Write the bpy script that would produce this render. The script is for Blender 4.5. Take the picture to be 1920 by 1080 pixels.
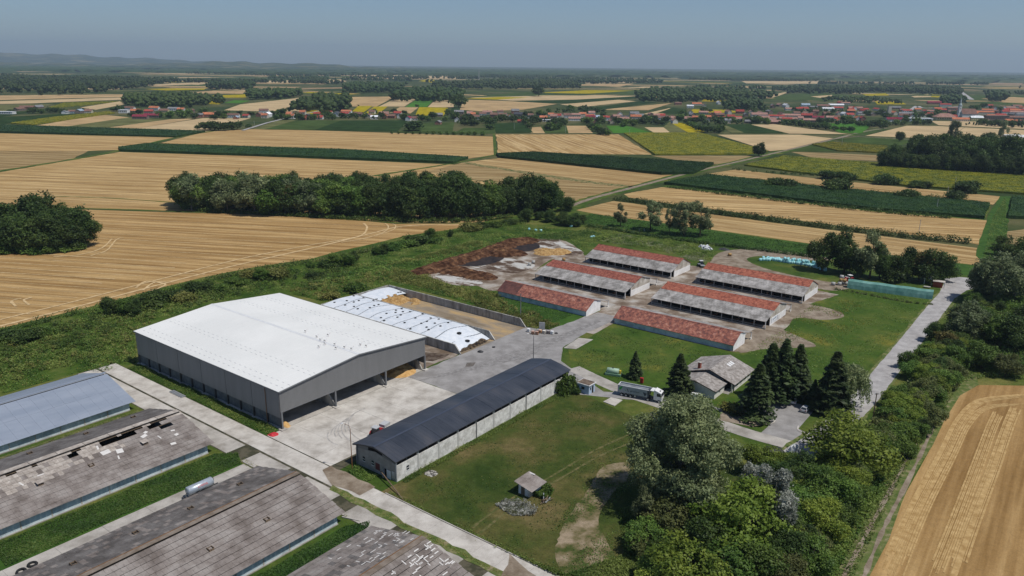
import bpy, bmesh, math, random
import numpy as np
from mathutils import Vector, Matrix
for o in list(bpy.data.objects): bpy.data.objects.remove(o)
random.seed(7); RNG = np.random.default_rng(7)
SC = bpy.context.scene
COL = SC.collection
R = math.radians
# ---------------------------------------------------------------- camera
FPX, PITCH, ROLL, CAMH = 1447.13, R(16.1766), R(0.5889), 90.0
_f = np.array([0, math.cos(PITCH), -math.sin(PITCH)]); _u0 = np.array([0, math.sin(PITCH), math.cos(PITCH)]); _r0 = np.array([1.0, 0, 0])
_r = math.cos(ROLL)*_r0 + math.sin(ROLL)*_u0; _u = -math.sin(ROLL)*_r0 + math.cos(ROLL)*_u0
cam = bpy.data.objects.new('camera', bpy.data.cameras.new('camera')); COL.objects.link(cam)
cam.matrix_world = Matrix(((_r[0], _u[0], -_f[0], 0), (_r[1], _u[1], -_f[1], 0), (_r[2], _u[2], -_f[2], CAMH), (0, 0, 0, 1)))
cam.data.sensor_width = 36; cam.data.lens = FPX/1920*36; cam.data.clip_end = 80000; cam.data.clip_start = 1
SC.camera = cam
# ---------------------------------------------------------------- sky, sun, exposure
SUN_AZ, SUN_EL = R(-27), R(62)         # sun stands to the right of the view, high
W = bpy.data.worlds.new('World'); SC.world = W; W.use_nodes = True
nt = W.node_tree; bg = nt.nodes['Background']
sky = nt.nodes.new('ShaderNodeTexSky'); sky.sky_type = 'NISHITA'; sky.sun_disc = False
sky.sun_elevation = SUN_EL; sky.sun_rotation = R(90) - SUN_AZ
sky.altitude = 100; sky.air_density = 0.85; sky.dust_density = 0.5; sky.ozone_density = 6.0
nt.links.new(sky.outputs[0], bg.inputs[0]); bg.inputs[1].default_value = 0.08
sl = bpy.data.lights.new('sun', 'SUN'); sl.energy = 3.7; sl.angle = R(0.53); sl.color = (1.0, 0.955, 0.89)
so = bpy.data.objects.new('sun', sl); COL.objects.link(so)
sd = Vector((math.cos(SUN_AZ)*math.cos(SUN_EL), math.sin(SUN_AZ)*math.cos(SUN_EL), math.sin(SUN_EL)))
so.rotation_euler = sd.to_track_quat('Z', 'Y').to_euler(); so.location = (200, 0, 300)
SC.view_settings.view_transform = 'Standard'; SC.view_settings.look = 'None'
SC.view_settings.gamma = 1.0; SC.view_settings.exposure = 0.0; SC.view_settings.use_curve_mapping = False
SC.render.engine = 'CYCLES'
SC.cycles.volume_bounces = 0; SC.cycles.max_bounces = 6; SC.cycles.diffuse_bounces = 3; SC.cycles.transparent_max_bounces = 4

# ---------------------------------------------------------------- coordinates
def G(x, y, z=0.0):
    """photo pixel (1920x1080) to the point at height z"""
    d = _r*(x-960)/FPX + _u*(540-y)/FPX + _f
    t = (z-CAMH)/d[2]; p = d*t
    return Vector((p[0], p[1], z))
def PX(p):
    c = np.array([p[0], p[1], p[2]-CAMH]); w = c @ _f
    return 960+FPX*(c @ _r)/w, 540-FPX*(c @ _u)/w
def HT(bx, by, ty):
    """height of an upright thing from its foot pixel and the row of its top"""
    B = G(bx, by); lo, hi = 0.0, 60.0
    for _ in range(40):
        m = (lo+hi)/2
        if PX((B.x, B.y, m))[1] > ty: lo = m
        else: hi = m
    return lo
A_U = R(52.3)
UV_U = Vector((math.cos(A_U), math.sin(A_U), 0)); UV_V = Vector((math.sin(A_U), -math.cos(A_U), 0))
def UV(u, v, z=0.0): return Vector((UV_U.x*u+UV_V.x*v, UV_U.y*u+UV_V.y*v, z))
def toUV(p): return p.x*UV_U.x+p.y*UV_U.y, p.x*UV_V.x+p.y*UV_V.y
def GP(pts): return [G(x, y) for x, y in pts]

# ---------------------------------------------------------------- materials
MATS = {}
def _new(name):
    m = bpy.data.materials.new(name); m.use_nodes = True
    return m, m.node_tree, m.node_tree.nodes['Principled BSDF']
def mat(name, cols, scale=1.0, detail=5.0, coord='POS', stretch=(1, 1, 1), rot=0.0, rough=0.85, spec=0.15, rnd=0.0,
        fine=None, bump=0.0, metallic=0.0, wave=None, dist=0.0, brick=None, hue=0.0, normal_n=0):
    """cols: list of (pos, (r,g,b)); fine: (scale, amount) multiplies value; wave: (period, amount, rot) bands; brick: (w, h, mortar_dark)"""
    if name in MATS: return MATS[name]
    m, nt, b = _new(name); N = nt.nodes.new; L = nt.links.new
    if coord == 'POS': g = N('ShaderNodeNewGeometry').outputs['Position']
    else: g = N('ShaderNodeTexCoord').outputs['Object']
    def mapped(rt, sc):
        mp = N('ShaderNodeMapping'); mp.vector_type = 'POINT'
        vr = N('ShaderNodeVectorRotate'); vr.rotation_type = 'Z_AXIS'; vr.inputs['Angle'].default_value = -rt
        L(g, vr.inputs['Vector']); L(vr.outputs[0], mp.inputs['Vector']); mp.inputs['Scale'].default_value = sc
        return mp.outputs[0]
    base = mapped(rot, stretch)
    nz = N('ShaderNodeTexNoise'); nz.inputs['Scale'].default_value = scale; nz.inputs['Detail'].default_value = detail
    nz.inputs['Roughness'].default_value = 0.62; nz.inputs['Distortion'].default_value = dist
    L(base, nz.inputs['Vector'])
    fac = nz.outputs['Fac']
    if wave:
        wv = N('ShaderNodeTexNoise'); wv.noise_dimensions = '3D'
        L(mapped(wave[2], (0.004, 1.0/wave[0], 0)), wv.inputs['Vector']); wv.inputs['Scale'].default_value = 1.0; wv.inputs['Detail'].default_value = 3
        mx = N('ShaderNodeMix'); mx.data_type = 'FLOAT'; mx.inputs['Factor'].default_value = wave[1]
        L(fac, mx.inputs[2]); L(wv.outputs['Fac'], mx.inputs[3]); fac = mx.outputs[0]
    cr = N('ShaderNodeValToRGB'); el = cr.color_ramp.elements
    while len(el) < len(cols): el.new(0.5)
    for e, (p, c) in zip(el, cols): e.position = 0.5+(p-0.5)*0.62; e.color = (*c, 1)
    L(fac, cr.inputs['Fac']); colr = cr.outputs['Color']
    def vmul(colr, val):
        hs = N('ShaderNodeHueSaturation'); L(colr, hs.inputs['Color']); L(val, hs.inputs['Value']); return hs
    def rng(src, lo, hi, a=0.25, c=0.75):
        mr = N('ShaderNodeMapRange'); mr.inputs[1].default_value = a; mr.inputs[2].default_value = c
        mr.inputs[3].default_value = lo; mr.inputs[4].default_value = hi; L(src, mr.inputs[0]); return mr.outputs[0]
    if fine:
        finev = mapped(rot, (1, 1, 1))
        for fs, fa in ([fine] if not isinstance(fine, list) else fine):
            n2 = N('ShaderNodeTexNoise'); n2.inputs['Scale'].default_value = fs; n2.inputs['Detail'].default_value = 4
            L(finev, n2.inputs['Vector']); colr = vmul(colr, rng(n2.outputs['Fac'], 1-fa, 1+fa)).outputs[0]
    if brick:
        bt = N('ShaderNodeTexBrick'); bt.inputs['Color1'].default_value = (1, 1, 1, 1); bt.inputs['Color2'].default_value = ((brick[4] if len(brick) > 4 else 0.8),)*3+(1,)
        bt.inputs['Mortar'].default_value = (brick[2],)*3+(1,); bt.inputs['Scale'].default_value = 1; bt.inputs['Mortar Size'].default_value = 0.05
        bt.inputs['Brick Width'].default_value = brick[0]; bt.inputs['Row Height'].default_value = brick[1]; bt.offset = 0.5
        L(mapped(brick[3] if len(brick) > 3 else rot, (1, 1, 1)), bt.inputs['Vector'])
        mm = N('ShaderNodeMix'); mm.data_type = 'RGBA'; mm.blend_type = 'MULTIPLY'; mm.inputs[0].default_value = 1
        L(colr, mm.inputs[6]); L(bt.outputs['Color'], mm.inputs[7]); colr = mm.outputs[2]
    if rnd or hue:
        oi = N('ShaderNodeObjectInfo'); hs = vmul(colr, rng(oi.outputs['Random'], 1-rnd, 1+rnd, 0, 1))
        if hue:
            ml = N('ShaderNodeMath'); ml.operation = 'MULTIPLY'; ml.inputs[1].default_value = 7.31; L(oi.outputs['Random'], ml.inputs[0])
            fr = N('ShaderNodeMath'); fr.operation = 'FRACT'; L(ml.outputs[0], fr.inputs[0])
            L(rng(fr.outputs[0], 0.5-hue, 0.5+hue, 0, 1), hs.inputs['Hue'])
        colr = hs.outputs[0]
    L(colr, b.inputs['Base Color']); b.inputs['Roughness'].default_value = rough; b.inputs['Metallic'].default_value = metallic
    b.inputs['Specular IOR Level'].default_value = spec
    if bump:
        bp = N('ShaderNodeBump'); bp.inputs['Strength'].default_value = 0.9; bp.inputs['Distance'].default_value = bump
        L(fac, bp.inputs['Height']); L(bp.outputs[0], b.inputs['Normal'])
    MATS[name] = m; return m
def flat(name, c, rough=0.6, spec=0.3, metallic=0.0, v=0.06, scale=0.9, rnd=0.0, hue=0.0, coord='OBJ'):
    c2 = tuple(min(1, x*(1+v)) for x in c); c1 = tuple(x*(1-v) for x in c)
    return mat(name, [(0.3, c1), (0.7, c2)], scale=scale, coord=coord, rough=rough, spec=spec, metallic=metallic, rnd=rnd, hue=hue)
def leafmat(name, dark, light, rnd=0.25, hue=0.012, scale=0.35):
    if name in MATS: return MATS[name]
    mat(name, [(0.32, dark), (0.68, light)], scale=scale, detail=3, coord='OBJ', rough=0.55, spec=0.25, rnd=rnd, hue=hue)
    m = MATS[name]; nt = m.node_tree; b = nt.nodes['Principled BSDF']
    tr = nt.nodes.new('ShaderNodeBsdfTranslucent'); mx = nt.nodes.new('ShaderNodeMixShader'); mx.inputs[0].default_value = 0.38
    src = b.inputs['Base Color'].links[0].from_socket
    nt.links.new(src, tr.inputs[0]); nt.links.new(b.outputs[0], mx.inputs[1]); nt.links.new(tr.outputs[0], mx.inputs[2])
    nt.links.new(mx.outputs[0], nt.nodes['Material Output'].inputs['Surface'])
    return m

# ---------------------------------------------------------------- mesh helpers
class MB:
    def __init__(s): s.v = []; s.f = []; s.xf = None
    def add(s, verts, faces):
        o = len(s.v); s.v += [tuple(p) for p in verts]; s.f += [tuple(i+o for i in f) for f in faces]; return s
    def box(s, x0, x1, y0, y1, z0, z1):
        return s.add([(x0, y0, z0), (x1, y0, z0), (x1, y1, z0), (x0, y1, z0), (x0, y0, z1), (x1, y0, z1), (x1, y1, z1), (x0, y1, z1)],
                     [(3, 2, 1, 0), (4, 5, 6, 7), (0, 1, 5, 4), (1, 2, 6, 5), (2, 3, 7, 6), (3, 0, 4, 7)])
    def obox(s, c, size, M=None, rz=0.0):
        M = M or Matrix.Rotation(rz, 3, 'Z'); hx, hy, hz = [a/2 for a in size]; c = Vector(c)
        vs = [c + M @ Vector((x, y, z)) for z in (-hz, hz) for x, y in ((-hx, -hy), (hx, -hy), (hx, hy), (-hx, hy))]
        return s.add(vs, [(3, 2, 1, 0), (4, 5, 6, 7), (0, 1, 5, 4), (1, 2, 6, 5), (2, 3, 7, 6), (3, 0, 4, 7)])
    def quad(s, *p): return s.add(p, [tuple(range(len(p)))])
    def ext(s, poly, a, b, axis='x'):
        """extrude a closed outline; axis x: outline is (y,z), y: (x,z), z: (x,y)"""
        n = len(poly); k = {'x': lambda t, p: (t, p[0], p[1]), 'y': lambda t, p: (p[0], t, p[1]), 'z': lambda t, p: (p[0], p[1], t)}[axis]
        vs = [k(a, p) for p in poly] + [k(b, p) for p in poly]
        return s.add(vs, [tuple(range(n))[::-1], tuple(range(n, 2*n))] + [(i, (i+1) % n, n+(i+1) % n, n+i) for i in range(n)])
    def slab(s, p0, p1, p2, p3, t):
        """a sheet through four corners with thickness t downward"""
        ps = [Vector(p) for p in (p0, p1, p2, p3)]; n = (ps[1]-ps[0]).cross(ps[3]-ps[0]).normalized()
        if n.z < 0: n = -n
        lo = [p-n*t for p in ps]
        return s.add(ps+lo, [(0, 1, 2, 3), (7, 6, 5, 4)] + [(i, i+4, (i+1) % 4+4, (i+1) % 4) for i in range(4)])
    def tube(s, path, rad, n=8, cap=True):
        path = [Vector(p) for p in path]; rad = rad if isinstance(rad, (list, tuple)) else [rad]*len(path); o = len(s.v)
        for i, p in enumerate(path):
            d = (path[min(i+1, len(path)-1)]-path[max(i-1, 0)]).normalized()
            a = d.orthogonal().normalized() if abs(d.z) < 0.99 else Vector((1, 0, 0)); b = d.cross(a).normalized()
            for k in range(n):
                t = 2*math.pi*k/n; s.v.append(tuple(p+(a*math.cos(t)+b*math.sin(t))*rad[i]))
        for i in range(len(path)-1):
            for k in range(n): s.f.append((o+i*n+k, o+i*n+(k+1) % n, o+(i+1)*n+(k+1) % n, o+(i+1)*n+k))
        if cap:
            s.f.append(tuple(o+k for k in range(n))[::-1]); s.f.append(tuple(o+(len(path)-1)*n+k for k in range(n)))
        return s
    def cyl(s, c, r, h, axis='z', n=14):
        c = Vector(c); d = {'x': Vector((1, 0, 0)), 'y': Vector((0, 1, 0)), 'z': Vector((0, 0, 1))}[axis]
        return s.tube([c-d*h/2, c+d*h/2], r, n)
    def ell(s, c, r, nu=10, nv=6, jit=0.0):
        o = len(s.v); c = Vector(c)
        for j in range(nv+1):
            ph = math.pi*j/nv
            for i in range(nu):
                t = 2*math.pi*i/nu; q = 1+random.uniform(-jit, jit)
                s.v.append((c.x+r[0]*q*math.sin(ph)*math.cos(t), c.y+r[1]*q*math.sin(ph)*math.sin(t), c.z+r[2]*q*math.cos(ph)))
        for j in range(nv):
            for i in range(nu): s.f.append((o+j*nu+i, o+(j+1)*nu+i, o+(j+1)*nu+(i+1) % nu, o+j*nu+(i+1) % nu))
        return s
    def mesh(s, name, m, smooth=False):
        me = bpy.data.meshes.new(name); me.from_pydata(s.v, [], s.f); me.validate(); me.update()
        if smooth: me.polygons.foreach_set('use_smooth', [True]*len(me.polygons))
        me.materials.append(m); return me
    def build(s, name, m, parent=None, smooth=False, kind=None, loc=None, rz=0.0):
        return link(name, s.mesh(name, m, smooth), parent, kind, loc, rz)
def link(name, me, parent=None, kind=None, loc=None, rz=0.0):
    o = bpy.data.objects.new(name, me); COL.objects.link(o)
    if parent: o.parent = parent
    if kind: o['kind'] = kind
    if loc is not None: o.location = loc
    if rz: o.rotation_euler = (0, 0, rz)
    return o
def npmesh(name, verts, quads, m):
    me = bpy.data.meshes.new(name); verts = np.asarray(verts, np.float32); quads = np.asarray(quads, np.int32)
    k = quads.shape[1]; n = len(quads)
    me.vertices.add(len(verts)); me.vertices.foreach_set('co', verts.ravel())
    me.loops.add(n*k); me.loops.foreach_set('vertex_index', quads.ravel())
    me.polygons.add(n); me.polygons.foreach_set('loop_start', np.arange(0, n*k, k, dtype=np.int32))
    try: me.polygons.foreach_set('loop_total', np.full(n, k, np.int32))
    except Exception: pass
    me.update(calc_edges=True); me.materials.append(m); return me
def tag(o, label, cat, group=None, kind=None):
    o['label'] = label; o['category'] = cat
    if group: o['group'] = group
    if kind: o['kind'] = kind
    return o
def thing(name, label, cat, loc=(0, 0, 0), rz=0.0, group=None):
    o = bpy.data.objects.new(name, None); COL.objects.link(o); o.empty_display_size = 0.5
    o.location = loc; o.rotation_euler = (0, 0, rz); return tag(o, label, cat, group)
def copy_tree(o, parent=None):
    c = o.copy(); COL.objects.link(c); c.parent = parent
    for ch in [x for x in o.children]: copy_tree(ch, c)
    return c
def struct(name, me_or_mb, m=None, parent=None, smooth=False):
    me = me_or_mb.mesh(name, m, smooth) if isinstance(me_or_mb, MB) else me_or_mb
    return link(name, me, parent, None if parent else 'structure')
def sheet(name, pts, z, m, parent=None):
    """a flat ground sheet through world points"""
    mb = MB(); mb.quad(*[(p[0], p[1], z) for p in pts])
    if sum((pts[i][0]*pts[(i+1) % len(pts)][1]-pts[(i+1) % len(pts)][0]*pts[i][1]) for i in range(len(pts))) < 0: mb.f = [tuple(reversed(mb.f[0]))]
    return struct(name, mb, m, parent)
def ribbon(name, pts, w, z, m, parent=None, jit=0.0):
    mb = MB(); L_, R_ = [], []
    for i, p in enumerate(pts):
        d = (Vector(pts[min(i+1, len(pts)-1)])-Vector(pts[max(i-1, 0)])); d.z = 0; d.normalize(); n = Vector((-d.y, d.x, 0))
        ww = w*(1+random.uniform(-jit, jit)); L_.append(Vector(p)+n*ww/2); R_.append(Vector(p)-n*ww/2)
    for i in range(len(pts)-1):
        mb.quad((R_[i].x, R_[i].y, z), (R_[i+1].x, R_[i+1].y, z), (L_[i+1].x, L_[i+1].y, z), (L_[i].x, L_[i].y, z))
    return struct(name, mb, m, parent)
def smooth_line(pts, n=8):
    out = []; P_ = [Vector(p) for p in pts]
    for i in range(len(P_)-1):
        p0, p1, p2, p3 = P_[max(i-1, 0)], P_[i], P_[i+1], P_[min(i+2, len(P_)-1)]
        for k in range(n):
            t = k/n; out.append(0.5*((2*p1)+(p2-p0)*t+(2*p0-5*p1+4*p2-p3)*t*t+(3*p1-p0-3*p2+p3)*t**3))
    out.append(P_[-1]); return out
def rough_edge(pts, step=3.0, amp=0.6):
    out = []
    for i in range(len(pts)):
        a, b = Vector(pts[i]), Vector(pts[(i+1) % len(pts)]); n = max(1, int((b-a).length/step))
        for k in range(n):
            p = a.lerp(b, k/n)
            if k: p = p+Vector((random.uniform(-amp, amp), random.uniform(-amp, amp), 0))
            out.append(p)
    return out
def smooth_closed(pts, n=5):
    P_ = [Vector(p) for p in pts]; k = len(P_); out = []
    for i in range(k):
        p0, p1, p2, p3 = P_[i-1], P_[i], P_[(i+1) % k], P_[(i+2) % k]
        for j in range(n): t = j/n; out.append(0.5*((2*p1)+(p2-p0)*t+(2*p0-5*p1+4*p2-p3)*t*t+(3*p1-p0-3*p2+p3)*t**3))
    return out
def inpoly(P_, poly):
    x, y = P_[:, 0], P_[:, 1]; ins = np.zeros(len(P_), bool); n = len(poly)
    for i in range(n):
        x1, y1 = poly[i][0], poly[i][1]; x2, y2 = poly[(i+1) % n][0], poly[(i+1) % n][1]
        if y1 == y2: continue
        c = ((y1 > y) != (y2 > y)) & (x < (x2-x1)*(y-y1)/(y2-y1)+x1); ins ^= c
    return ins
def sample_poly(poly, n):
    a = np.array([(p[0], p[1]) for p in poly]); lo, hi = a.min(0), a.max(0); out = np.zeros((0, 2))
    while len(out) < n:
        q = RNG.uniform(lo, hi, (n*2+50, 2)); out = np.vstack([out, q[inpoly(q, a)]])
    return out[:n]
def leaf_quads(C, Nn, size, asp=0.6, jit=0.35):
    """rhombus leaves at centres C with normals Nn"""
    n = len(C); Nn = Nn/np.maximum(np.linalg.norm(Nn, axis=1, keepdims=True), 1e-6)
    t = RNG.normal(size=(n, 3)); a = np.cross(Nn, t); a /= np.maximum(np.linalg.norm(a, axis=1, keepdims=True), 1e-6); b = np.cross(Nn, a)
    s = (size*(1+RNG.uniform(-jit, jit, n)))[:, None] if np.isscalar(size) else size[:, None]
    V_ = np.stack([C-a*s, C-b*s*asp+Nn*s*0.12, C+a*s, C+b*s*asp+Nn*s*0.12], 1).reshape(-1, 3)
    return V_, np.arange(n*4).reshape(-1, 4)
# ================================================================= materials in use
STUB = dict(detail=4, rough=0.95, spec=0.05)
def stubble(name, ang, tone=1.0, warm=0.0, band=7.0):
    d = (0.25*tone*(1+warm), 0.150*tone, 0.056*tone*(1-warm)); m_ = (0.355*tone*(1+warm), 0.228*tone, 0.095*tone*(1-warm)); l = (0.48*tone*(1+warm), 0.330*tone, 0.152*tone*(1-warm))
    return mat(name, [(0.34, d), (0.5, m_), (0.66, l)], scale=1.0, stretch=(0.012, 0.25, 1), rot=ang, wave=(band, 0.33, ang), fine=[(3.0, 0.14), (0.7, 0.10), (0.09, 0.07)], **STUB)
GRASS = mat('grass', [(0.25, (0.0281, 0.0590, 0.0090)), (0.42, (0.0497, 0.0861, 0.0135)), (0.58, (0.0842, 0.1082, 0.0216)), (0.78, (0.1512, 0.1451, 0.0405))], scale=0.045, detail=7, rough=0.9, spec=0.1, fine=[(2.6, 0.3), (0.6, 0.2)], bump=0.15)
LAWN = mat('lawn_grass', [(0.2, (0.0308, 0.0676, 0.0090)), (0.45, (0.0506, 0.0918, 0.0126)), (0.62, (0.0792, 0.1087, 0.0198)), (0.8, (0.1650, 0.1570, 0.0270))], scale=0.05, detail=6, rough=0.9, spec=0.1, fine=[(2.6, 0.3), (0.6, 0.2)])
LUSH = mat('lush_grass', [(0.3, (0.0260, 0.0682, 0.0100)), (0.7, (0.0550, 0.1155, 0.0180))], scale=0.2, detail=6, rough=0.9, spec=0.1, fine=(6, 0.25))
MEAD = mat('meadow_soil', [(0.30, (0.0289, 0.0604, 0.0097)), (0.52, (0.0577, 0.0978, 0.0162)), (0.72, (0.0985, 0.1222, 0.0302))], scale=0.12, detail=7, rough=0.95, spec=0.05, fine=(4, 0.3))
PLAIN = mat('plain_ground', [(0.35, (0.035, 0.055, 0.018)), (0.5, (0.06, 0.075, 0.025)), (0.65, (0.11, 0.105, 0.045))], scale=0.006, detail=8, rough=0.95, spec=0.05, fine=(0.3, 0.2))
CONC = mat('pale_concrete', [(0.25, (0.3397, 0.3119, 0.2743)), (0.5, (0.4731, 0.4429, 0.3977)), (0.7, (0.5458, 0.5178, 0.4687))], scale=0.22, detail=8, rough=0.9, spec=0.1, rnd=0.04, fine=(5, 0.07))
CONC2 = mat('worn_concrete', [(0.30, (0.2754, 0.2525, 0.2203)), (0.5, (0.3787, 0.3537, 0.3175)), (0.7, (0.4544, 0.4253, 0.3823))], scale=0.18, detail=8, rough=0.9, spec=0.1, rnd=0.06, fine=(4, 0.08))
ASPH = mat('grey_asphalt', [(0.3, (0.2210, 0.2106, 0.2015)), (0.7, (0.3185, 0.3068, 0.2964))], scale=0.22, detail=8, rough=0.9, spec=0.1, fine=(5, 0.07))
ROADM = mat('road_asphalt', [(0.3, (0.2940, 0.2800, 0.2730)), (0.7, (0.4200, 0.4060, 0.3920))], scale=0.25, detail=7, rough=0.9, spec=0.1, fine=(4, 0.07))
MUD = mat('barnyard_mud', [(0.30, (0.1380, 0.1012, 0.0713)), (0.47, (0.2185, 0.1725, 0.1323)), (0.6, (0.3277, 0.2875, 0.2415)), (0.75, (0.4140, 0.3852, 0.3450))], scale=0.12, detail=7, rough=0.9, spec=0.1, fine=(3, 0.12))
DIRT = mat('dry_dirt', [(0.3, (0.17, 0.13, 0.092)), (0.55, (0.25, 0.205, 0.155)), (0.75, (0.32, 0.27, 0.21))], scale=0.25, detail=7, rough=0.95, spec=0.05, fine=(3, 0.12))
PADM = mat('stained_pad', [(0.40, (0.085, 0.055, 0.037)), (0.5, (0.22, 0.18, 0.145)), (0.57, (0.46, 0.45, 0.42))], scale=0.16, detail=8, rough=0.9, spec=0.1, rot=A_U, stretch=(1, 0.5, 1))
MANURE = mat('manure', [(0.3, (0.035, 0.016, 0.009)), (0.5, (0.085, 0.042, 0.024)), (0.68, (0.16, 0.085, 0.045)), (0.8, (0.27, 0.16, 0.08))], scale=0.35, detail=8, rough=0.95, spec=0.05, bump=0.3)
SLURRY = mat('slurry', [(0.3, (0.012, 0.010, 0.010)), (0.7, (0.045, 0.030, 0.022))], scale=0.4, rough=0.6, spec=0.25)
STRAW = mat('straw', [(0.3, (0.28, 0.16, 0.06)), (0.6, (0.42, 0.27, 0.115)), (0.8, (0.55, 0.40, 0.20))], scale=1.2, detail=7, rough=0.95, spec=0.05, bump=0.1)
SAND = mat('grain', [(0.3, (0.46, 0.27, 0.10)), (0.7, (0.60, 0.38, 0.16))], scale=1.0, rough=0.95, spec=0.05)
WHITEP = mat('white_roof', [(0.3, (0.7081, 0.7103, 0.6809)), (0.7, (0.7708, 0.7701, 0.7381))], scale=0.05, detail=4, rough=0.5, spec=0.2, brick=(300, 1.2, 0.93, A_U, 0.985))
GREYC = mat('grey_cladding', [(0.3, (0.205, 0.205, 0.203)), (0.7, (0.232, 0.232, 0.23))], scale=0.4, rough=0.55, spec=0.3, stretch=(1, 1, 0.1))
GREYD = mat('shaded_cladding', [(0.3, (0.098, 0.097, 0.095)), (0.7, (0.112, 0.111, 0.109))], scale=0.3, rough=0.55, spec=0.3)  # darker copy of the grey cladding, shade put into its colour
STEEL = flat('painted_steel', (0.16, 0.165, 0.17), 0.5, 0.4)
DARKST = flat('dark_steel', (0.045, 0.047, 0.05), 0.5, 0.4)
GALV = flat('galvanised', (0.42, 0.44, 0.46), 0.4, 0.5, 0.4)
BCONC = mat('wall_concrete', [(0.28, (0.20, 0.19, 0.17)), (0.5, (0.36, 0.35, 0.32)), (0.72, (0.50, 0.49, 0.46))], scale=0.5, detail=7, rough=0.9, spec=0.1, stretch=(1, 1, 0.25), rnd=0.08)
TARPW = mat('white_sheet', [(0.3, (0.6080, 0.6555, 0.7030)), (0.7, (0.7220, 0.7505, 0.7790))], scale=0.5, detail=4, rough=0.4, spec=0.3, bump=0.02)
RUBBER = flat('rubber', (0.022, 0.022, 0.023), 0.8, 0.2)
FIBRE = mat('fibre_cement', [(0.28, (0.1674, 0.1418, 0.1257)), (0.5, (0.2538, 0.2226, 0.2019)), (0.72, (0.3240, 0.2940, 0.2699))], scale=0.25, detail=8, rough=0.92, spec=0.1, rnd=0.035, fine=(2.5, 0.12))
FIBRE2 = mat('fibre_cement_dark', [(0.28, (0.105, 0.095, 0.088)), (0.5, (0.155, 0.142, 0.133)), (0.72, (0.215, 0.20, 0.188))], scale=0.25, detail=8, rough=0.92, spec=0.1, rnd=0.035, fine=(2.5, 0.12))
FIBREL = mat('fibre_cement_bleached', [(0.28, (0.30, 0.26, 0.225)), (0.6, (0.42, 0.375, 0.33)), (0.75, (0.50, 0.46, 0.41))], scale=1.0, detail=6, rough=0.92, spec=0.1, rnd=0.10)
FIBREW = flat('fibre_cement_new', (0.62, 0.60, 0.57), 0.9, 0.1)
FIBREP = mat('porch_fibre', [(0.30, (0.2090, 0.1958, 0.1815)), (0.5, (0.3300, 0.3135, 0.2948)), (0.72, (0.4510, 0.4290, 0.4070))], scale=0.35, detail=8, rough=0.92, spec=0.1, rot=A_U, rnd=0.1, brick=(1.1, 1.5, 0.62, A_U+R(90)), fine=(4, 0.12))
TILE = mat('roof_tile_orange', [(0.28, (0.1904, 0.0633, 0.0456)), (0.5, (0.3080, 0.1012, 0.0660)), (0.72, (0.4032, 0.1553, 0.1020))], scale=0.9, detail=10, rough=0.9, spec=0.1, rot=A_U, fine=[(2.6, 0.3), (1.1, 0.16)], rnd=0.04)
TILEB = mat('roof_tile_brick', [(0.28, (0.1599, 0.0544, 0.0433)), (0.5, (0.2587, 0.0870, 0.0627)), (0.72, (0.3387, 0.1336, 0.0969))], scale=0.9, detail=10, rough=0.9, spec=0.1, rot=A_U, fine=[(2.6, 0.3), (1.1, 0.16)], rnd=0.04)
TILEO = mat('roof_tile_aged', [(0.28, (0.1406, 0.0637, 0.0551)), (0.45, (0.2418, 0.0955, 0.0749)), (0.58, (0.3262, 0.1287, 0.0866)), (0.74, (0.4050, 0.2144, 0.1640))], scale=0.8, detail=10, rough=0.9, spec=0.1, rot=A_U, fine=[(2.4, 0.34), (1.0, 0.18)])
WALLW = mat('old_white_plaster', [(0.34, (0.5040, 0.4560, 0.3960)), (0.5, (0.7440, 0.7200, 0.6720)), (0.7, (0.8400, 0.8400, 0.8160))], scale=0.3, detail=7, rough=0.9, spec=0.1)
WALLG = mat('bare_plaster', [(0.34, (0.3600, 0.3180, 0.2640)), (0.6, (0.5400, 0.4980, 0.4320)), (0.75, (0.6720, 0.6360, 0.5760))], scale=0.3, detail=7, rough=0.9, spec=0.1)
WALLB = mat('pale_blue_plaster', [(0.34, (0.3795, 0.4370, 0.4542)), (0.5, (0.5060, 0.5865, 0.6095)), (0.7, (0.5980, 0.6727, 0.6900))], scale=0.3, detail=7, rough=0.9, spec=0.1, fine=(3, 0.08))
BLOCKW = mat('block_wall', [(0.28, (0.4950, 0.4805, 0.4368)), (0.5, (0.6552, 0.6406, 0.5970)), (0.7, (0.8008, 0.7862, 0.7353))], scale=0.7, detail=8, rough=0.92, spec=0.1, bump=0.05, fine=(6, 0.1))
BROOF = mat('blue_grey_metal', [(0.3, (0.2220, 0.2580, 0.3180)), (0.7, (0.2700, 0.3060, 0.3660))], scale=0.25, detail=5, rough=0.45, spec=0.4, rot=A_U, stretch=(0.3, 1, 1), rnd=0.015)
DROOF = mat('slate_blue_metal', [(0.3, (0.0322, 0.0382, 0.0508)), (0.55, (0.0506, 0.0562, 0.0696)), (0.75, (0.0713, 0.0721, 0.0808))], scale=0.16, detail=6, rough=0.42, spec=0.45, rot=A_U, stretch=(1, 0.35, 1), rnd=0.06, brick=(1.05, 300, 0.6, A_U, 0.93))
BLACKI = flat('dark_interior', (0.02, 0.018, 0.016), 0.9, 0.05)  # near-black colour paints the shade inside barns and behind openings
GLASS = flat('window_glass', (0.03, 0.036, 0.042), 0.12, 0.5)
WHITE = flat('white_paint', (0.72, 0.72, 0.71), 0.45, 0.4)
CREAM = flat('cream_render', (0.55, 0.53, 0.48), 0.9, 0.1)
REDP = flat('red_paint', (0.42, 0.02, 0.025), 0.4, 0.4)
WOOD = flat('weathered_wood', (0.17, 0.125, 0.085), 0.9, 0.1, v=0.25, scale=3)
RUST = flat('rust', (0.20, 0.10, 0.04), 0.9, 0.1, v=0.2)
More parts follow.
